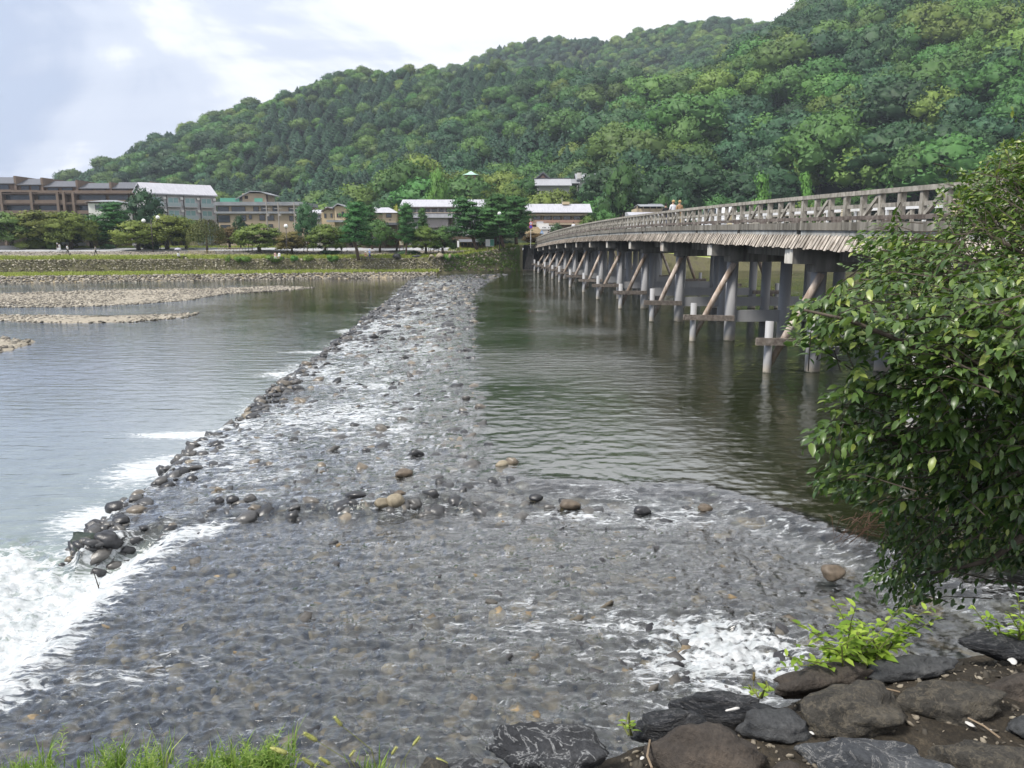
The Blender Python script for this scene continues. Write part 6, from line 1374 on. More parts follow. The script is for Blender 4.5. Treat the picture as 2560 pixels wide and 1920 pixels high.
person(onbridge(1372, 13.9), R(150), 'person in dark clothes farthest along the bridge', bk_, bk_, hb, h=1.72); person(onbridge(1376.5, 14.3), R(180), 'shorter dark haired person beside the farthest walker on the bridge', pk, nv_, hb, h=1.6); person(onbridge(1434, 13.9), R(10), 'dark haired person in pale top midway along the bridge', wh, nv_, hb, h=1.72)
def onplaza(px, py, Y): x = (px - 1280) / F * Y; return (x, Y, ground_z(x, Y))
person(onplaza(161, 620, 143), R(90), 'walker in dark vest and pale shorts with a cap at the left', bk_, wh, hb, h=1.72, stride=0.6, hat=wh); person(onplaza(166, 620, 143.6), R(80), 'walker in white top and white skirt at the left', wh, wh, hb, h=1.6, skirt=True, stride=0.4)
person(onplaza(185, 620, 142), R(85), 'walker in white shirt and black trousers right of the capped pair', wh, bk_, hb, h=1.7, stride=0.5); person(onplaza(254, 620, 142), R(-90), 'walker with white bag and dark trousers striding left', gr_, bk_, hb, h=1.72, stride=1.0, arm=0.6)
def bench(px, Y, label, wd=2.4):
    x = (px - 1280) / F * Y; e = empty('bench', (x, Y, ground_z(x, Y)), label, 'bench')
    for k in range(3): mb = MB(); mb.bb(-wd / 2, wd / 2, -0.2 + k * 0.14, -0.08 + k * 0.14, 0.40, 0.45); mb.build('slat', TIMB, e)
    for s_ in (-1, 1): mb = MB(); mb.bb(s_ * wd * 0.42 - 0.04, s_ * wd * 0.42 + 0.04, -0.2, 0.2, -0.05, 0.397); mb.build('leg', POLE, e)
bench(702, 140.5, 'slatted bench carrying two pale dressed people'); bench(922, 140.5, 'slatted bench under the person in brown by the tall pine'); bench(177, 139.8, 'empty slatted bench in front of the left walkers', 2.2); bench(457, 141, 'slatted bench under the person with the parasol')
bench(422, 141.5, 'small empty bench left of the parasol person', 1.2)
person(onplaza(696, 627, 140.3), R(20), 'person in pale pink sitting at the left of the bench', pk, wh, hb, 'sit', h=1.66); person(onplaza(706, 627, 140.3), R(-10), 'person in white sitting at the right of the bench', wh, pk, hb, 'sit', h=1.66)
person(onplaza(919, 627, 140.3), R(40), 'person with pale hat and brown top sitting beside the tall pine', tn_, nv_, hb, 'sit', h=1.66, hat=wh); person(onplaza(929, 627, 141.2), R(60), 'person in pale blue head cloth and navy skirt standing by the bench', lb, nv_, lb, h=1.66, skirt=True, longhair=True)
person(onplaza(457, 627, 140.9), R(180), 'person in white sitting under a grey parasol', wh, wh, hb, 'sit', h=1.66)
x, Y, z = onplaza(457, 627, 140.9); e = empty('parasol', (x, Y, z + 1.05), 'grey parasol held over the sitting person in white', 'umbrella')
mb = MB(); mb.tube([(0.05, 0, 0), (0, 0, 0.85)], 0.012, 6); mb.build('shaft', POLE, e); mb = MB(); mb.tube([(0, 0, 0.55), (0, 0, 0.72), (0, 0, 0.83), (0, 0, 0.87)], [0.62, 0.48, 0.22, 0.02], 10, cap=False); mb.build('canopy', cmat('cloth_lilac', (0.36, 0.35, 0.42)), e)
person(onplaza(1110, 616, 150.5), R(90), 'person in dark clothes with white hat by the stones', bk_, bk_, hb, h=1.6, hat=wh); person(onplaza(860, 612, 153), R(0), 'person in white and black apron in front of the teahouse', wh, bk_, hb, h=1.65, stride=0.4)
# ------------------------------------------------------------------ vehicles
TYRE = cmat('tyre', (0.02, 0.02, 0.02)); CARW = plain('car_white', (0.72, 0.73, 0.75), 0.3, 0.5); LAMPR = plain('tail_lamp', (0.5, 0.03, 0.03), 0.4); CHR = plain('chrome', (0.5, 0.5, 0.52), 0.25)
def vehicle(loc, rz, label, prof, glass, wd, wheels, cat='car', paint=None):
    """body from a side profile (length along x), glass areas, wheels"""
    e = empty('parked_car' if cat == 'car' else 'van', loc, label, cat, rz=rz); paint = paint or CARW
    mb = MB(); n = len(prof)
    for s_ in (0,):
        V = []
        for yy_, ins in ((-wd / 2, 0.0), (wd / 2, 0.0)):
            V += [(x, yy_ * (1 - 0.14 * max(0, (z - 0.9)) ), z) for x, z in prof]
        mb.add(V, [tuple(range(n))[::-1], tuple(range(n, 2 * n))] + [(i, (i + 1) % n, (i + 1) % n + n, i + n) for i in range(n)])
    bd = mb.build('body', paint, e); md = bd.modifiers.new('b', 'BEVEL'); md.width = 0.05; md.segments = 2
    for g in glass:
        for s_ in (-1, 1):
            mb = MB(); V = [(x, s_ * (wd / 2 * (1 - 0.14 * max(0, z - 0.9)) + 0.012), z) for x, z in g]; mb.add(V + [(x, y - s_ * 0.03, z) for x, y, z in V], [tuple(range(len(g))), tuple(range(len(g), 2 * len(g)))[::-1]] + [(i, (i + 1) % len(g), (i + 1) % len(g) + len(g), i + len(g)) for i in range(len(g))]); mb.build('side_window', GL, e)
    for wx_ in wheels:
        for s_ in (-1, 1):
            mb = MB(); mb.tube([(wx_, s_ * (wd / 2 - 0.2), 0.31), (wx_, s_ * (wd / 2 + 0.02), 0.31)], 0.31, 20); w_ = mb.build('wheel', TYRE, e); mb = MB(); mb.tube([(wx_, s_ * (wd / 2 + 0.0), 0.31), (wx_, s_ * (wd / 2 + 0.03), 0.31)], 0.19, 16); mb.build('rim', CHR, w_)
    return e
car_prof = [(-2.1, 0.35), (-2.15, 0.75), (-1.95, 0.95), (-1.2, 1.0), (-0.55, 1.42), (0.9, 1.45), (1.65, 1.05), (2.1, 0.95), (2.15, 0.4)]
x, Y, z = onplaza(203, 610, 158); c_ = vehicle((x, Y, z + 0.05), R(168), 'white car parked beneath the cherry trees at the left', car_prof, [[(-1.05, 1.0), (-0.5, 1.36), (0.15, 1.38), (0.15, 1.0)], [(0.22, 1.0), (0.22, 1.38), (0.85, 1.38), (1.4, 1.02)]], 1.7, (-1.3, 1.3))
mb = MB(); mb.add([(-1.16, -0.72, 1.04), (-1.16, 0.72, 1.04), (-0.60, 0.66, 1.415), (-0.60, -0.66, 1.415)], [(0, 1, 2, 3)]); mb.build('windscreen', GL, c_, (-0.02, 0, 0.02))
x, Y, z = onplaza(375, 612, 156); c2 = vehicle((x, Y, z + 0.05), R(80), 'small dark car parked below the twin globe lamps', car_prof, [[(-1.05, 1.0), (-0.5, 1.36), (0.85, 1.38), (1.4, 1.02)]], 1.65, (-1.3, 1.3), paint=plain('car_grey', (0.12, 0.12, 0.13), 0.3, 0.5))
van_prof = [(-2.2, 0.35), (-2.25, 0.9), (-1.95, 1.15), (-1.55, 1.85), (2.15, 1.9), (2.25, 1.0), (2.2, 0.38)]
q = onbridge(1800, 20.3); vehicle((q[0], q[1], q[2] - 0.16), math.pi / 2 - TH, 'white van on the bridge roadway behind the railing', van_prof, [[(-1.55, 1.2), (-1.35, 1.72), (-0.6, 1.74), (-0.6, 1.2)], [(-0.5, 1.2), (-0.5, 1.74), (0.7, 1.76), (0.7, 1.2)], [(0.8, 1.2), (0.8, 1.76), (2.0, 1.74), (2.05, 1.2)]], 1.7, (-1.45, 1.45), cat='van')
# ================================================================== near bank: earth top with boulders, retaining face
BZ = 3.72
eb = np.array([PZ(a, b, BZ)[:2] for a, b in [(-600, 2040), (200, 2010), (700, 1975), (1000, 1945), (1130, 1920), (1260, 1875), (1420, 1856), (1600, 1806), (1760, 1772), (1930, 1716), (2163, 1650), (2413, 1600), (2560, 1575)]])
eb = np.concatenate([[[-9, 1.6]], eb, [[3.2, 3.6], [5, 4.4], [8, 5.5], [13, 6.6]]]); eb = eb[np.argsort(eb[:, 0])]
edge = lambda x: np.interp(x, eb[:, 0], eb[:, 1])
def near_z(x, y):
    d = edge(x) - y
    return BZ + 0.05 * fbm(x * 1.3, y * 1.3, o=2) + 0.022 * fbm(x * 6, y * 6, o=3) - 0.10 * sstep(0.25, 0.0, d) + 0.04 * sstep(0.5, 2.0, d)
gxn = np.concatenate([np.linspace(-9, -1.6, 30), np.linspace(-1.5, 3.4, 230), np.linspace(3.5, 13, 40)]); gt = np.concatenate([np.linspace(0, 0.35, 90), np.linspace(0.36, 1, 40)])
Xn, Tn = np.meshgrid(gxn, gt, indexing='ij'); En = edge(Xn) + 0.05 * fbm(Xn * 3, 0 * Xn, o=2); Yn = En * (1 - Tn) + (-7.0) * Tn; Zn = near_z(Xn, Yn)
# face rows down to the river bed
fr_ = np.linspace(0, 1, 16)[1:][::-1]
Xf = np.repeat(gxn[:, None], len(fr_), 1); Ff = np.repeat(fr_[None], len(gxn), 0); Yf = En[:, :1] + 0.75 * Ff + 0.10 * fbm(Xf * 1.5, Ff * 4, o=3); Zf = Zn[:, :1] + (-1.0 - Zn[:, :1]) * Ff
Xa, Ya, Za = np.concatenate([Xf, Xn], 1), np.concatenate([Yf, Yn], 1), np.concatenate([Zf, Zn], 1)
m_soil, t, b = newmat('bank_soil')
p = N(t, 'ShaderNodeNewGeometry').outputs['Position']
c1_ = ramp(t, noise(t, p, 3.5, 8, 0.7), [(0.3, (0.020, 0.017, 0.013)), (0.52, (0.050, 0.042, 0.032)), (0.72, (0.105, 0.088, 0.065))])
sk = ramp(t, noise(t, p, 60, 4, 0.7), [(0.45, (0.7, 0.7, 0.7)), (0.75, (1.5, 1.45, 1.35))])
L(t, mixc(t, 1.0, c1_, sk, 'MULTIPLY'), b.inputs['Base Color']); b.inputs['Roughness'].default_value = 0.9; b.inputs['Specular IOR Level'].default_value = 0.25; bump(t, b, noise(t, p, 45, 6, 0.7), 0.9, 0.02)
tag(link('near_bank', grid_mesh('near_bank', Xa, Ya, Za, m_soil)), kind='structure')
# gravel and litter of small stones over the earth
npb = 5200; xp = rng.uniform(-0.6, 3.6, npb); yp = edge(xp) - 0.02 - 1.7 * rng.random(npb); zp = near_z(xp, yp)
ST_G = [(0, (0.03, 0.028, 0.025)), (0.45, (0.09, 0.08, 0.065)), (0.8, (0.20, 0.175, 0.14)), (0.95, (0.26, 0.235, 0.19)), (1, (0.32, 0.29, 0.245))]
tag(link('gravel', join_stones('gravel', np.stack([xp, yp, zp + 0.002], 1), 0.004 + 0.012 * rng.random(npb) ** 2.5, rng.uniform(0, 6, npb), rng.random(npb), LOWS, wetstone('gravel_bits', ST_G, 0.8, 0.2, objrand=False), 0.5)), 'small gravel scattered over the dark earth of the near bank', 'gravel', kind='stuff')
def rockmat(name, c1, c2, c3, scale=6, veins=None, rough=0.6, vsc=5.0, lay=(1, 1, 1), vth=(0.47, 0.53)):
    m, t, b = newmat(name); p = N(t, 'ShaderNodeTexCoord').outputs['Object']; v = mapping(t, p, lay)
    n = noise(t, v, scale, 9, 0.68); col = ramp(t, n, [(0.30, c1), (0.52, c2), (0.74, c3)])
    if veins is not None:
        vn = noise(t, v, vsc, 6, 0.65, 1.2); col = mixc(t, ramp(t, vn, [(vth[0], (0, 0, 0)), ((vth[0] + vth[1]) / 2, (1, 1, 1)), (vth[1], (0, 0, 0))]), col, veins)
    gr = noise(t, p, 70, 5, 0.7); col = mixc(t, 1.0, col, ramp(t, gr, [(0.3, (0.65, 0.65, 0.65)), (0.7, (1.4, 1.38, 1.34))]), 'MULTIPLY')
    L(t, col, b.inputs['Base Color']); b.inputs['Roughness'].default_value = rough; b.inputs['Specular IOR Level'].default_value = 0.35
    hh = M(t, 'ADD', M(t, 'MULTIPLY', noise(t, v, scale * 2.5, 8, 0.7), 1.0), M(t, 'MULTIPLY', gr, 0.25)); bump(t, b, hh, 0.9, 0.035); return m
RK = dict(vein=rockmat('veined_rock', (0.016, 0.017, 0.020), (0.035, 0.037, 0.042), (0.07, 0.072, 0.078), 7, (0.30, 0.31, 0.32), 0.5, 9, (1, 1.6, 1), (0.485, 0.52)),
          layer=rockmat('layered_rock', (0.008, 0.009, 0.012), (0.022, 0.024, 0.028), (0.05, 0.052, 0.058), 6, (0.12, 0.12, 0.125), 0.42, 9, (1, 1, 5), (0.49, 0.52)),
          brown=rockmat('brown_rock', (0.024, 0.021, 0.019), (0.052, 0.043, 0.036), (0.10, 0.078, 0.06), 4, None, 0.7),
          grey=rockmat('grey_rock', (0.025, 0.027, 0.030), (0.055, 0.058, 0.062), (0.10, 0.10, 0.102), 5, None, 0.65),
          lich=rockmat('lichen_rock', (0.022, 0.021, 0.019), (0.055, 0.051, 0.044), (0.14, 0.125, 0.10), 7, (0.10, 0.088, 0.068), 0.85, 22, (1, 1, 1), (0.50, 0.62)),
          blue=rockmat('blue_grey_rock', (0.024, 0.027, 0.034), (0.055, 0.060, 0.068), (0.115, 0.12, 0.125), 5, (0.20, 0.20, 0.20), 0.7, 12, (1, 1, 1), (0.49, 0.53)))
def bank_rock(x0, x1, y0, y1, mat, label, seed, dp=0.7, facet=0.6, rough=0.22, lay=0.0, rz=0.0, top=None):
    cx, cyy = (x0 + x1) / 2, (y0 + y1) / 2; z = BZ + 0.04; c = PZ(cx, cyy, z); d = math.hypot(c[1], CH - z)
    rx = (x1 - x0) / F * d / 2 * 1.06; v_ = (y1 - y0) / F * d / 2 * 1.0; th_ = math.atan2(CH - z, c[1])
    # seen height is part top surface (depth), part side: split so that both read right
    rz_ = max(0.05, 0.95 * v_); ry = max(0.06, min(rx * 1.1, math.sqrt(max(1e-4, v_ ** 2 - (rz_ * math.cos(th_)) ** 2)) / math.sin(th_)))
    v, f = stone_shape(seed, 4, (rx, ry, rz_), rough, facet, lay)
    o = link('boulder', npmesh('boulder', v, f, RK[mat]), None, (c[0], c[1], z - 0.02), rz=rz); return tag(o, label, 'boulder')
for i, a in enumerate([
    (1232, 1500, 1808, 1935, 'vein', 'black boulder streaked with white veins at the water edge'), (1590, 1770, 1755, 1848, 'layer', 'black layered boulder left of the one with the white smear'),
    (1690, 1925, 1718, 1795, 'layer', 'flat black layered boulder bearing a white smear'), (1632, 1895, 1800, 1945, 'brown', 'big smooth brown grey boulder at the bottom edge'), (1855, 2016, 1760, 1855, 'grey', 'dark grey rounded boulder between brown boulder and rough one'),
    (1930, 2185, 1652, 1730, 'brown', 'long brown boulder below the bright leafy plant'), (2008, 2264, 1703, 1848, 'lich', 'large rough pitted boulder in the middle of the bank'), (2160, 2410, 1627, 1692, 'grey', 'long flat dark boulder right of the leafy plant'),
    (2247, 2495, 1700, 1815, 'lich', 'lichen spotted boulder right of the pitted one'), (2462, 2640, 1670, 1748, 'brown', 'brown boulder cut by the right edge, upper one'), (2030, 2372, 1845, 1960, 'blue', 'wide blue grey boulder at the bottom edge'),
    (2345, 2620, 1845, 1960, 'lich', 'tan grey boulder in the bottom right corner'), (2524, 2640, 1775, 1842, 'grey', 'dark boulder cut by the right edge, lower one'), (2410, 2600, 1570, 1640, 'layer', 'dark wedge shaped boulder under the hanging branches'),
    (1120, 1245, 1898, 1950, 'vein', 'low dark boulder at the bottom edge left of the veined one'), (1935, 2000, 1905, 1960, 'brown', 'small brown stone at the bottom edge'), (1040, 1120, 1905, 1960, 'lich', 'small tan stone beside the grass at the bottom edge'), (800, 905, 1908, 1960, 'grey', 'flat grey stone behind the grass tuft')]):
    bank_rock(*a, 400 + i, facet=0.75 if a[4] in ('layer', 'blue', 'vein') else 0.5, lay=0.02 if a[4] == 'layer' else 0.0, rough=0.42 if a[4] in ('lich', 'vein', 'blue') else 0.36, rz=rng.uniform(-0.25, 0.25))
# white litter
WL = plain('litter_white', (0.48, 0.47, 0.45), 0.8)
def flake(px, py, s_, label, seed, nm='litter'):
    c = PZ(px, py, BZ + 0.03); v, f = stone_shape(seed, 2, (s_, s_ * 0.6, s_ * 0.16), 0.35, 0.8); tag(link(nm, npmesh(nm, v, f, WL), None, tuple(c), rz=seed), label, 'litter')
flake(2530, 1652, 0.028, 'crumpled white paper scrap near the right edge', 1); flake(2425, 1810, 0.018, 'small white fragment beside the lichen boulder', 2); flake(2475, 1824, 0.007, 'round white pebble near the right edge', 3); flake(1605, 1895, 0.010, 'tiny white chip on the earth by the brown boulder', 4); flake(2030, 1832, 0.010, 'pale chip on the earth below the pitted boulder', 5)
c = PZ(1828, 1757, BZ + 0.14); v, f = stone_shape(9, 2, (0.030, 0.006, 0.004), 0.5, 0.5); tag(link('bird_dropping', npmesh('bird_dropping', v, f, WL), None, (c[0], c[1] - 0.02, c[2] - 0.01), rz=0.35), 'white smear on the flat black boulder', 'smear')
for i, pts in enumerate([[(2150, 1722), (2200, 1718), (2250, 1730)], [(2420, 1795), (2460, 1815), (2500, 1845)], [(1625, 1850), (1618, 1890), (1630, 1920)]]):
    mb = MB(); mb.tube([tuple(PZ(a, b_, BZ + 0.05)) for a, b_ in pts], 0.0035, 5); tag(mb.build('twig', surf('dry_twig', (0.16, 0.12, 0.08), (0.26, 0.2, 0.14), 8, 0.9, 0.2) if i == 0 else bpy.data.materials['dry_twig']), ['dry twig lying below the flat dark boulder', 'dry twig beside the white pebble', 'dry stem hanging beside the brown boulder'][i], 'twig')

# ================================================================== leaves and plants
LT = np.array([[0, 0, 0], [0.30, 0, 0.0], [0.66, 0, -0.07], [1.0, 0, -0.24], [0.26, 0.19, 0.055], [0.64, 0.19, -0.01], [0.26, -0.19, 0.055], [0.64, -0.19, -0.01], [0.88, 0.07, -0.15], [0.88, -0.07, -0.15]])
LTf = np.array([[0, 1, 4], [0, 6, 1], [1, 2, 5], [1, 5, 4], [1, 6, 7], [1, 7, 2], [2, 3, 8], [2, 8, 5], [2, 9, 3], [2, 7, 9]])
def leaf_frames(pos, d, up, size, r):
    d = d / np.linalg.norm(d, axis=1)[:, None]; s_ = np.cross(up, d); s_ /= np.linalg.norm(s_, axis=1)[:, None] + 1e-9; u = np.cross(d, s_)
    return np.stack([d, s_, u], 2) * size[:, None, None]
def leaf_mesh(name, pos, fr, mat, wid=1.0, rnd=None):
    T_ = LT * [1, wid, 1]; V = np.einsum('nij,kj->nki', fr, T_) + pos[:, None]; n = len(pos)
    me = npmesh(name, V.reshape(-1, 3), (LTf[None] + (np.arange(n) * len(LT))[:, None, None]).reshape(-1, 3), mat)
    attr(me, 'rnd', 'FLOAT', 'POINT', np.repeat(rnd if rnd is not None else rng.random(n), len(LT)), 'value'); return me
def glossleaf(name, stops, rough=0.36, spec=0.45, trans=0.22, obj=False):
    m, t, b = newmat(name)
    fac = N(t, 'ShaderNodeObjectInfo').outputs['Random'] if obj else N(t, 'ShaderNodeAttribute', attribute_name='rnd').outputs['Fac']
    col = ramp(t, fac, stops); L(t, col, b.inputs['Base Color']); b.inputs['Roughness'].default_value = rough; b.inputs['Specular IOR Level'].default_value = spec
    tr = N(t, 'ShaderNodeBsdfTranslucent'); L(t, mixc(t, 1.0, col, (1.3, 1.5, 0.7), 'MULTIPLY'), tr.inputs['Color']); ms = N(t, 'ShaderNodeMixShader'); ms.inputs[0].default_value = trans
    L(t, b.outputs[0], ms.inputs[1]); L(t, tr.outputs[0], ms.inputs[2]); L(t, ms.outputs[0], t.nodes['Material Output'].inputs['Surface']); return m
TL = [(0, (0.028, 0.062, 0.016)), (0.5, (0.070, 0.124, 0.026)), (0.85, (0.135, 0.198, 0.042)), (1, (0.23, 0.28, 0.065))]
m_tl, m_tlo = glossleaf('tree_leaf', TL), glossleaf('tree_leaf_single', TL, obj=True)
# overhanging tree on the right
POLY = np.array([(2680, 290), (2500, 352), (2440, 415), (2372, 440), (2338, 470), (2322, 520), (2345, 580), (2290, 600), (2240, 560), (2170, 556), (2112, 605), (2095, 655), (2130, 700), (2195, 740), (2215, 790), (2160, 790), (2090, 735), (2000, 742), (1962, 775), (1975, 850), (2060, 868), (2120, 862), (2170, 850), (2235, 905), (2225, 940), (2120, 935), (2062, 965), (2040, 1045), (1995, 1092), (2022, 1170), (2015, 1222), (2102, 1250), (2150, 1262), (2190, 1305), (2178, 1385), (2140, 1432), (2168, 1462), (2200, 1520), (2225, 1545), (2264, 1524), (2322, 1508), (2365, 1490), (2430, 1450), (2680, 1440)], float)
def inpoly(P, q):
    ins = np.zeros(len(P), bool); j = len(q) - 1
    for i in range(len(q)):
        ins ^= ((q[i, 1] > P[:, 1]) != (q[j, 1] > P[:, 1])) & (P[:, 0] < (q[j, 0] - q[i, 0]) * (P[:, 1] - q[i, 1]) / (q[j, 1] - q[i, 1] + 1e-9) + q[i, 0]); j = i
    return ins
rt = np.random.default_rng(21)
cand = np.column_stack([rt.uniform(1960, 2680, 10500), rt.uniform(290, 1550, 10500)]); cand = cand[inpoly(cand, POLY)]
dens = perlin(cand[:, 0] / 110, cand[:, 1] / 110, 3.0)
keep = rt.random(len(cand)) < np.clip(0.52 + 1.35 * dens, 0.04, 1.0) * np.interp(cand[:, 1], [300, 650, 800, 1600], [1.2, 1.2, 0.42, 0.38]); cand = cand[keep]; print('twigs', len(cand))
xo, yo, zo_ = 3.3, 4.5, BZ
TE = empty('tree', (xo, yo, BZ), 'dark glossy leaved tree hanging over the water from the right bank', 'tree')
tips = []
for (a, b_) in cand:
    dep = np.interp(b_, [300, 600, 760, 900, 1250, 1540], [6.4, 5.6, 4.1, 3.9, 4.3, 4.6]) * (1 + 0.22 * (rt.random() - 0.35)); tips.append(PY(a, b_, dep))
tips = np.array(tips); nt_ = len(tips)
ctr = np.array([3.4, 4.9, 4.6]); outw = tips - ctr; outw /= np.linalg.norm(outw, axis=1)[:, None]
td = outw * 0.75 + rt.normal(size=(nt_, 3)) * 0.38 + np.array([-0.35, 0, 0.10]); td /= np.linalg.norm(td, axis=1)[:, None]
tl_ = 0.24 + 0.16 * rt.random(nt_)
LP, LD, LU, LS, LR = [], [], [], [], []
twm = MB()
for i in range(nt_):
    n = rt.integers(9, 14); base = tips[i] - td[i] * tl_[i] + np.array([0, 0, 0.03]); sag = np.array([0, 0, -0.10 * tl_[i]])
    side = np.cross(td[i], [0, 0, 1]); side /= np.linalg.norm(side) + 1e-9
    if i % 2 == 0: twm.tube([tuple(base - td[i] * 0.08), tuple(base + td[i] * tl_[i] * 0.5 - sag * 0.3), tuple(tips[i] + sag)], [0.0045, 0.003, 0.0015], 3, cap=False)
    fresh = rt.random() < 0.14
    for k in range(n):
        t_ = (k + 0.5) / n; p_ = base + td[i] * tl_[i] * t_ + sag * t_ * t_; s_ = side * (1 if k % 2 else -1)
        d = s_ * (0.75 - 0.35 * t_) + td[i] * (0.35 + 0.6 * t_) + np.array([0, 0, -0.38]) + rt.normal(size=3) * 0.22
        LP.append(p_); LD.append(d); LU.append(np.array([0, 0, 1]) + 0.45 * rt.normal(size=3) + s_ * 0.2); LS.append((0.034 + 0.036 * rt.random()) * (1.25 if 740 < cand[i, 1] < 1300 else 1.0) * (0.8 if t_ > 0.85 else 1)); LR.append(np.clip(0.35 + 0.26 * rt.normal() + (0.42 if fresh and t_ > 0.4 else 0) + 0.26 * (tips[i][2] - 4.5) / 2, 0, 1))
LP, LD, LU, LS, LR = map(np.array, (LP, LD, LU, LS, LR)); FR = leaf_frames(LP, LD, LU, LS, rt)
off = np.array([xo, yo, BZ])
near = np.argsort(np.linalg.norm(LP - [0, 0, CH], axis=1) - 40 * LS); lpx, lpy = proj(LP[:, 0], LP[:, 1], LP[:, 2])
near = [i for i in near if lpx[i] < 2540 and lpy[i] > 250][:290]; mask = np.ones(len(LP), bool); mask[near] = False
fo_ = link('foliage', leaf_mesh('foliage', LP[mask] - off, FR[mask], m_tl, 1.05, LR[mask]), TE); tag(fo_, kind='stuff')
lm_ = npmesh('leaf', LT * [1, 1.05, 1], LTf, m_tlo)
for i in near:
    o = link('leaf', lm_, TE); M4 = Matrix([list(FR[i][0]) + [LP[i][0] - xo], list(FR[i][1]) + [LP[i][1] - yo], list(FR[i][2]) + [LP[i][2] - BZ], [0, 0, 0, 1]]); o.matrix_basis = M4
tag(twm.build('twigs', bark, TE, tuple(-off)), kind='stuff')
tk = MB(); tk.tube([(0, 0, -0.3), (0.05, 0.02, 0.5), (0.0, 0.1, 1.4), (0.1, 0.2, 2.6)], [0.13, 0.11, 0.09, 0.05], 12); tk.build('trunk', bark, TE, smooth=True)
for i, pts in enumerate([[(2700, 1290, 4.7), (2560, 1282, 4.5), (2460, 1220, 4.4), (2300, 1130, 4.3), (2150, 1080, 4.2)], [(2700, 1290, 4.7), (2560, 1338, 4.4), (2480, 1398, 4.3), (2406, 1418, 4.3), (2290, 1440, 4.4)], [(2700, 1250, 4.7), (2560, 1297, 4.5), (2350, 1314, 4.5)],
                         [(2700, 960, 4.4), (2560, 926, 4.1), (2430, 905, 3.9), (2280, 862, 3.8), (2120, 800, 3.8), (2010, 775, 3.8)], [(2700, 700, 5.4), (2560, 640, 5.4), (2430, 560, 5.6), (2380, 500, 5.8)], [(2700, 760, 5.2), (2500, 720, 5.2), (2300, 680, 5.3), (2160, 640, 5.4)]]):
    q = [Vector(PY(*p_)) - Vector(off) for p_ in pts]; mb = MB(); mb.tube([Vector((0.02, 0.05, max(0.2, min(2.3, q[0].z - 0.3))))] + q, [0.04] + [0.026 - 0.02 * k / (len(q) - 1) for k in range(len(q))], 7); mb.build('branch', bark, TE, smooth=True)
# bright leafy plant growing behind the boulders, and others
m_pl = glossleaf('plant_leaf', [(0, (0.11, 0.19, 0.02)), (0.5, (0.20, 0.30, 0.035)), (1, (0.32, 0.42, 0.07))], 0.5, 0.3, 0.35)
def leafy(name, label, stems, lsize, nper, mat, seed, cat='plant', curl=0.3, wid=1.0):
    r = np.random.default_rng(seed); b0 = stems[0][0]; o0 = np.array(PZ(b0[0], b0[1], b0[2] if len(b0) > 2 else BZ)); e = empty(name, tuple(o0), label, cat)
    P_, D_, U_, S_ = [], [], [], []; sm = MB()
    for (b_, tp_) in stems:
        a0 = PZ(b_[0], b_[1], b_[2] if len(b_) > 2 else BZ); a1 = PY(tp_[0], tp_[1], a0[1] + r.uniform(-0.12, 0.12)); n = int(nper * (0.7 + 0.6 * r.random())); mid = (a0 + a1) / 2 + r.normal(size=3) * 0.02 + np.array([0, 0, 0.04])
        sm.tube([tuple(a0 - o0), tuple(mid - o0), tuple(a1 - o0)], [0.004, 0.003, 0.0015], 4)
        for k in range(n):
            t_ = 0.18 + 0.82 * (k + 0.5) / n; c = (1 - t_) ** 2 * a0 + 2 * t_ * (1 - t_) * mid + t_ * t_ * a1; an = k * 2.2 + r.random()
            P_.append(c); D_.append([math.cos(an), math.sin(an) * 0.8, curl + 0.3 * r.normal()]); U_.append([0.2 * r.normal(), 0.2 * r.normal(), 1]); S_.append(lsize * (0.7 + 0.6 * r.random()) * (1.1 - 0.5 * t_))
    P_, D_, U_, S_ = map(np.array, (P_, D_, U_, S_)); sm.build('stem', bpy.data.materials.get('green_stem') or plain('green_stem', (0.10, 0.11, 0.03), 0.7), e)
    tag(link('leaves', leaf_mesh('leaves', P_ - o0, leaf_frames(P_, D_, U_, S_, r), mat, wid), e), kind='stuff'); return e
rs = np.random.default_rng(33)
st_ = [((rs.uniform(2080, 2230), rs.uniform(1650, 1700)), (tx, ty)) for tx, ty in [(2000, 1560), (2040, 1585), (2085, 1500), (2110, 1540), (2140, 1515), (2170, 1560), (2215, 1550), (2250, 1520), (2290, 1545), (2330, 1515), (2355, 1540), (2180, 1600), (2120, 1610), (2060, 1620), (1960, 1640), (1985, 1610), (2240, 1590), (2300, 1580), (1945, 1670), (2000, 1690), (2030, 1660), (2150, 1580), (2090, 1570), (2200, 1625), (2265, 1620), (2040, 1710), (2100, 1640), (2155, 1640)]]
leafy('leafy_plant', 'bright yellow green leafy plant behind the long brown boulder', st_, 0.058, 17, m_pl, 41)
leafy('leafy_plant', 'bright green sprig below the tree at the right edge', [((2500, 1625), (2430, 1515)), ((2510, 1620), (2470, 1545)), ((2540, 1620), (2545, 1490)), ((2550, 1620), (2520, 1530)), ((2560, 1620), (2570, 1500)), ((2530, 1625), (2560, 1560))], 0.05, 12, m_pl, 42)
leafy('leafy_plant', 'small bright green leaf tuft between black and brown boulders', [((1905, 1745), (1890, 1725)), ((1900, 1745), (1910, 1722)), ((1905, 1745), (1925, 1728)), ((1898, 1745), (1880, 1735))], 0.045, 4, m_pl, 43, wid=1.6)
leafy('leafy_plant', 'tiny green leaves at the waterside left of the black boulders', [((1575, 1838), (1562, 1822)), ((1580, 1838), (1585, 1816)), ((1572, 1838), (1570, 1815))], 0.035, 4, m_pl, 44)
leafy('leafy_plant', 'fresh yellow green sprig of the tree at the right edge, high up', [((2600, 640, 5.0), (2545, 600)), ((2600, 640, 5.0), (2555, 570))], 0.05, 6, m_pl, 45)
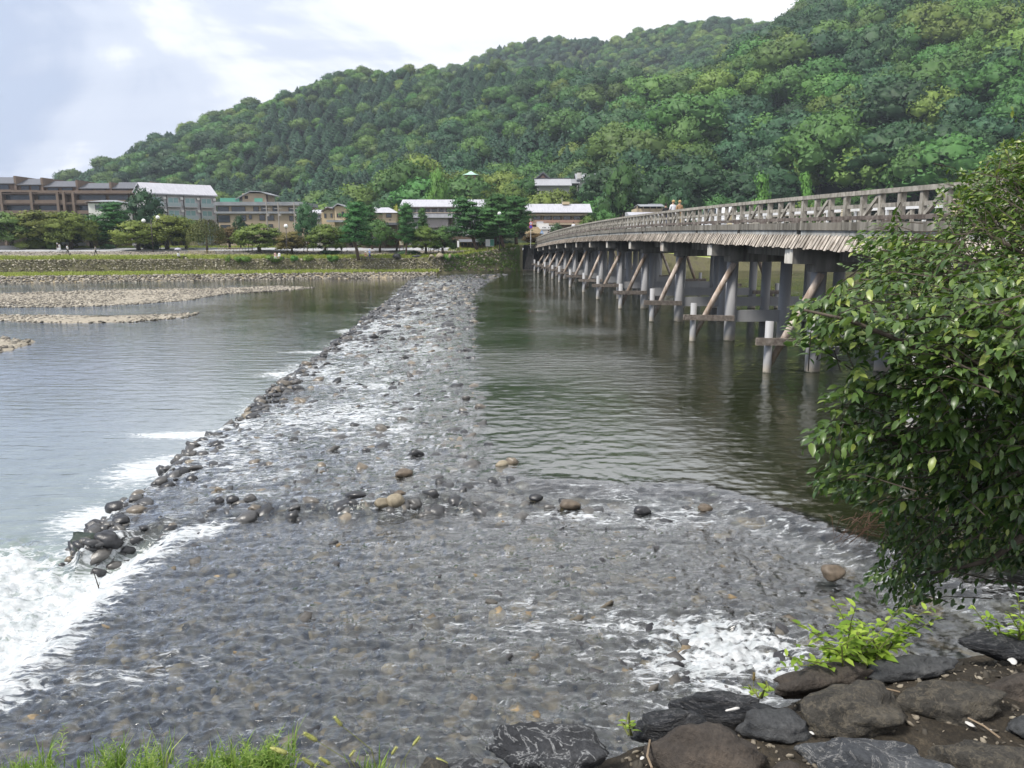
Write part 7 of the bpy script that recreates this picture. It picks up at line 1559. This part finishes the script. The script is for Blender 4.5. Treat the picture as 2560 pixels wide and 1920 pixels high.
# rust brown dead twigs hanging into the dark water under the tree
mb = MB(); r = np.random.default_rng(3)
for i in range(34):
    a = PY(2200 + 60 * r.normal(), 1300 + 25 * r.normal(), 13.0 + r.normal() * 0.6); c = PY(2080 + 90 * r.random(), 1310 + 70 * r.random(), 13.0); c[2] = max(c[2], 0.05); mb.tube([tuple(a), tuple((a + c) / 2 + np.array([0, 0, 0.15])), tuple(c)], [0.008, 0.006, 0.003], 3, cap=False)
tag(mb.build('dead_twigs', surf('rust_twig', (0.05, 0.03, 0.02), (0.11, 0.065, 0.045), 6, 0.9, 0.0)), 'rust brown dead twigs trailing in the dark water under the tree', 'twigs')
# grass along the bottom left edge
m_gn = glossleaf('grass_near', [(0, (0.09, 0.16, 0.03)), (0.6, (0.17, 0.27, 0.05)), (1, (0.32, 0.38, 0.12))], 0.5, 0.3, 0.35)
def tuft(px, py, wpx, hpx, label, n, seed, feather=0.0):
    r = np.random.default_rng(seed); c = PZ(px, py, BZ - 0.02); d = math.hypot(c[1], CH - BZ); w_ = wpx / F * d / 2; h = hpx / F * d / 1.75; V = []; T = []
    e = empty('grass_tuft', tuple(c), label, 'grass')
    P0 = np.column_stack([r.normal(size=n) * w_ * 0.55, r.normal(size=n) * 0.05, np.zeros(n)]); V, T = blades(P0, h * (0.55 + 0.55 * r.random(n)) * np.exp(-(P0[:, 0] / w_) ** 2 * 0.6), 5, w_ * 0.22, 0.0022, 0.6, r)
    me = npmesh('blades', V, T, m_gn, False); attr(me, 'rnd', 'FLOAT', 'POINT', np.repeat(r.random(len(V) // 5), 5), 'value'); tag(link('blades', me, e), kind='stuff')
    if feather:                                                    # narrow side leaflets up the stalks
        P_, D_, U_, S_ = [], [], [], []
        for k in range(int(feather)):
            b_ = np.array([r.normal() * w_ * 0.5, r.normal() * 0.04, 0]); hh = h * (0.6 + 0.5 * r.random()); tp_ = b_ + np.array([r.normal() * 0.03, r.normal() * 0.03, hh])
            for q in range(26): t_ = 0.15 + 0.85 * q / 26; an = q * 2.4; P_.append(b_ + (tp_ - b_) * t_); D_.append([math.cos(an), math.sin(an), 0.55]); U_.append([0, 0, 1]); S_.append(0.034 * (1.15 - 0.8 * t_))
        P_, D_, U_, S_ = map(np.array, (P_, D_, U_, S_)); tag(link('leaflets', leaf_mesh('leaflets', P_, leaf_frames(P_, D_, U_, S_, r), m_gn, 0.35), e), kind='stuff')
    return e
tuft(600, 1950, 200, 130, 'dense bright green feathery weed at the bottom centre left', 90, 1, 34); tuft(690, 1950, 120, 165, 'tall feathery green weed right of the dense tuft', 34, 2, 16); tuft(285, 1960, 60, 190, 'tall thin green weed left of centre', 22, 3, 7); tuft(385, 1960, 90, 190, 'feathery pale green weed beside the tall thin one', 26, 4, 12)
tuft(75, 1965, 130, 130, 'yellowish grass tuft in the bottom left corner', 60, 5, 8); tuft(510, 1965, 130, 100, 'broad bladed bright grass left of the dense weed', 60, 6); tuft(930, 1970, 200, 90, 'low grass at the foot of the foxtails', 50, 7); tuft(200, 1970, 130, 90, 'sparse low grass near the left corner', 30, 8)
FX = surf('foxtail', (0.26, 0.28, 0.08), (0.42, 0.42, 0.16), 30, 0.9, 0.3); FXD = surf('foxtail_brown', (0.16, 0.12, 0.05), (0.26, 0.2, 0.08), 30, 0.9, 0.3)
def foxtail(px, py, ang, ln, base, label, seed, mat=None, zb=BZ):
    r = np.random.default_rng(seed); b0 = np.array(PZ(base[0], base[1], zb)); h = np.array(PY(px, py, b0[1] + 0.08)); l_ = ln / F * h[1]; dx = np.array([math.cos(R(ang)), 0, math.sin(R(ang))]); e = empty('foxtail_grass', tuple(b0), label, 'grass')
    a = h - dx * l_ / 2 - b0; c = h + dx * l_ / 2 - b0
    mb = MB(); mb.tube([(0, 0, 0), tuple(a * np.array([0.3, 0.5, 0.7])), tuple(a)], [0.0018, 0.0014, 0.001], 4); mb.build('stalk', bpy.data.materials['green_stem'], e)
    mb = MB(); mb.tube([tuple(a + (c - a) * t_) for t_ in (0, 0.1, 0.5, 0.9, 1)], [0.002, l_ * 0.12, l_ * 0.14, l_ * 0.10, 0.002], 8); hd = mb.build('seed_head', mat or FX, e, smooth=True)
    n = 150; t_ = r.random(n); an = r.uniform(0, 6.283, n); ax = (c - a) / np.linalg.norm(c - a); s1 = np.cross(ax, [0, 1, 0.2]); s1 /= np.linalg.norm(s1); s2 = np.cross(ax, s1); rad = s1 * np.cos(an)[:, None] + s2 * np.sin(an)[:, None]
    p0 = a + (c - a) * t_[:, None] + rad * l_ * 0.10; p1 = p0 + rad * l_ * 0.16 + ax * l_ * 0.12; w_ = np.cross(rad, ax) * 0.0006
    V = np.stack([p0 - w_, p0 + w_, p1], 1).reshape(-1, 3); tag(link('bristles', npmesh('bristles', V, np.arange(len(V)).reshape(-1, 3), mat or FX, False), hd), kind='stuff')
for i, a in enumerate([(845, 1803, 125, 34, (960, 1985), 'foxtail seed head highest over the apron water'), (776, 1842, 145, 44, (900, 1985), 'foxtail seed head, second highest, leaning left'), (697, 1876, 160, 50, (860, 1985), 'pale foxtail seed head leaning far left'), (770, 1905, 140, 40, (880, 1985), 'foxtail seed head low, left of a pair'), (812, 1902, 145, 36, (900, 1985), 'foxtail seed head low, right of a pair'),
                       (985, 1877, 60, 26, (960, 1985), 'slim green foxtail head right of centre'), (1040, 1853, 55, 30, (990, 1985), 'slim green foxtail head farthest up right'), (1105, 1903, 150, 36, (1080, 1985), 'pale foxtail head at the far right'), (880, 1884, 55, 24, (900, 1985), 'yellowish foxtail head in the middle')]): foxtail(*a, 50 + i)
foxtail(1885, 1692, 90, 24, (1888, 1730), 'brown upright foxtail head before the white water', 70, FXD)
# ================================================================== air
hz_ = MB(); hz_.bb(-1500, 1500, -60, 1700, -3.0, 420)
mh = bpy.data.materials.new('haze'); mh.use_nodes = True; t = mh.node_tree; t.nodes.clear()
ho = N(t, 'ShaderNodeOutputMaterial'); pv = N(t, 'ShaderNodeVolumePrincipled'); pv.inputs['Density'].default_value = 0.00020; pv.inputs['Color'].default_value = (0.78, 0.88, 1.0, 1); pv.inputs['Anisotropy'].default_value = 0.2
L(t, pv.outputs[0], ho.inputs['Volume'])
tag(hz_.build('haze', mh), 'thin pale blue haze in the valley air', 'haze', kind='stuff')
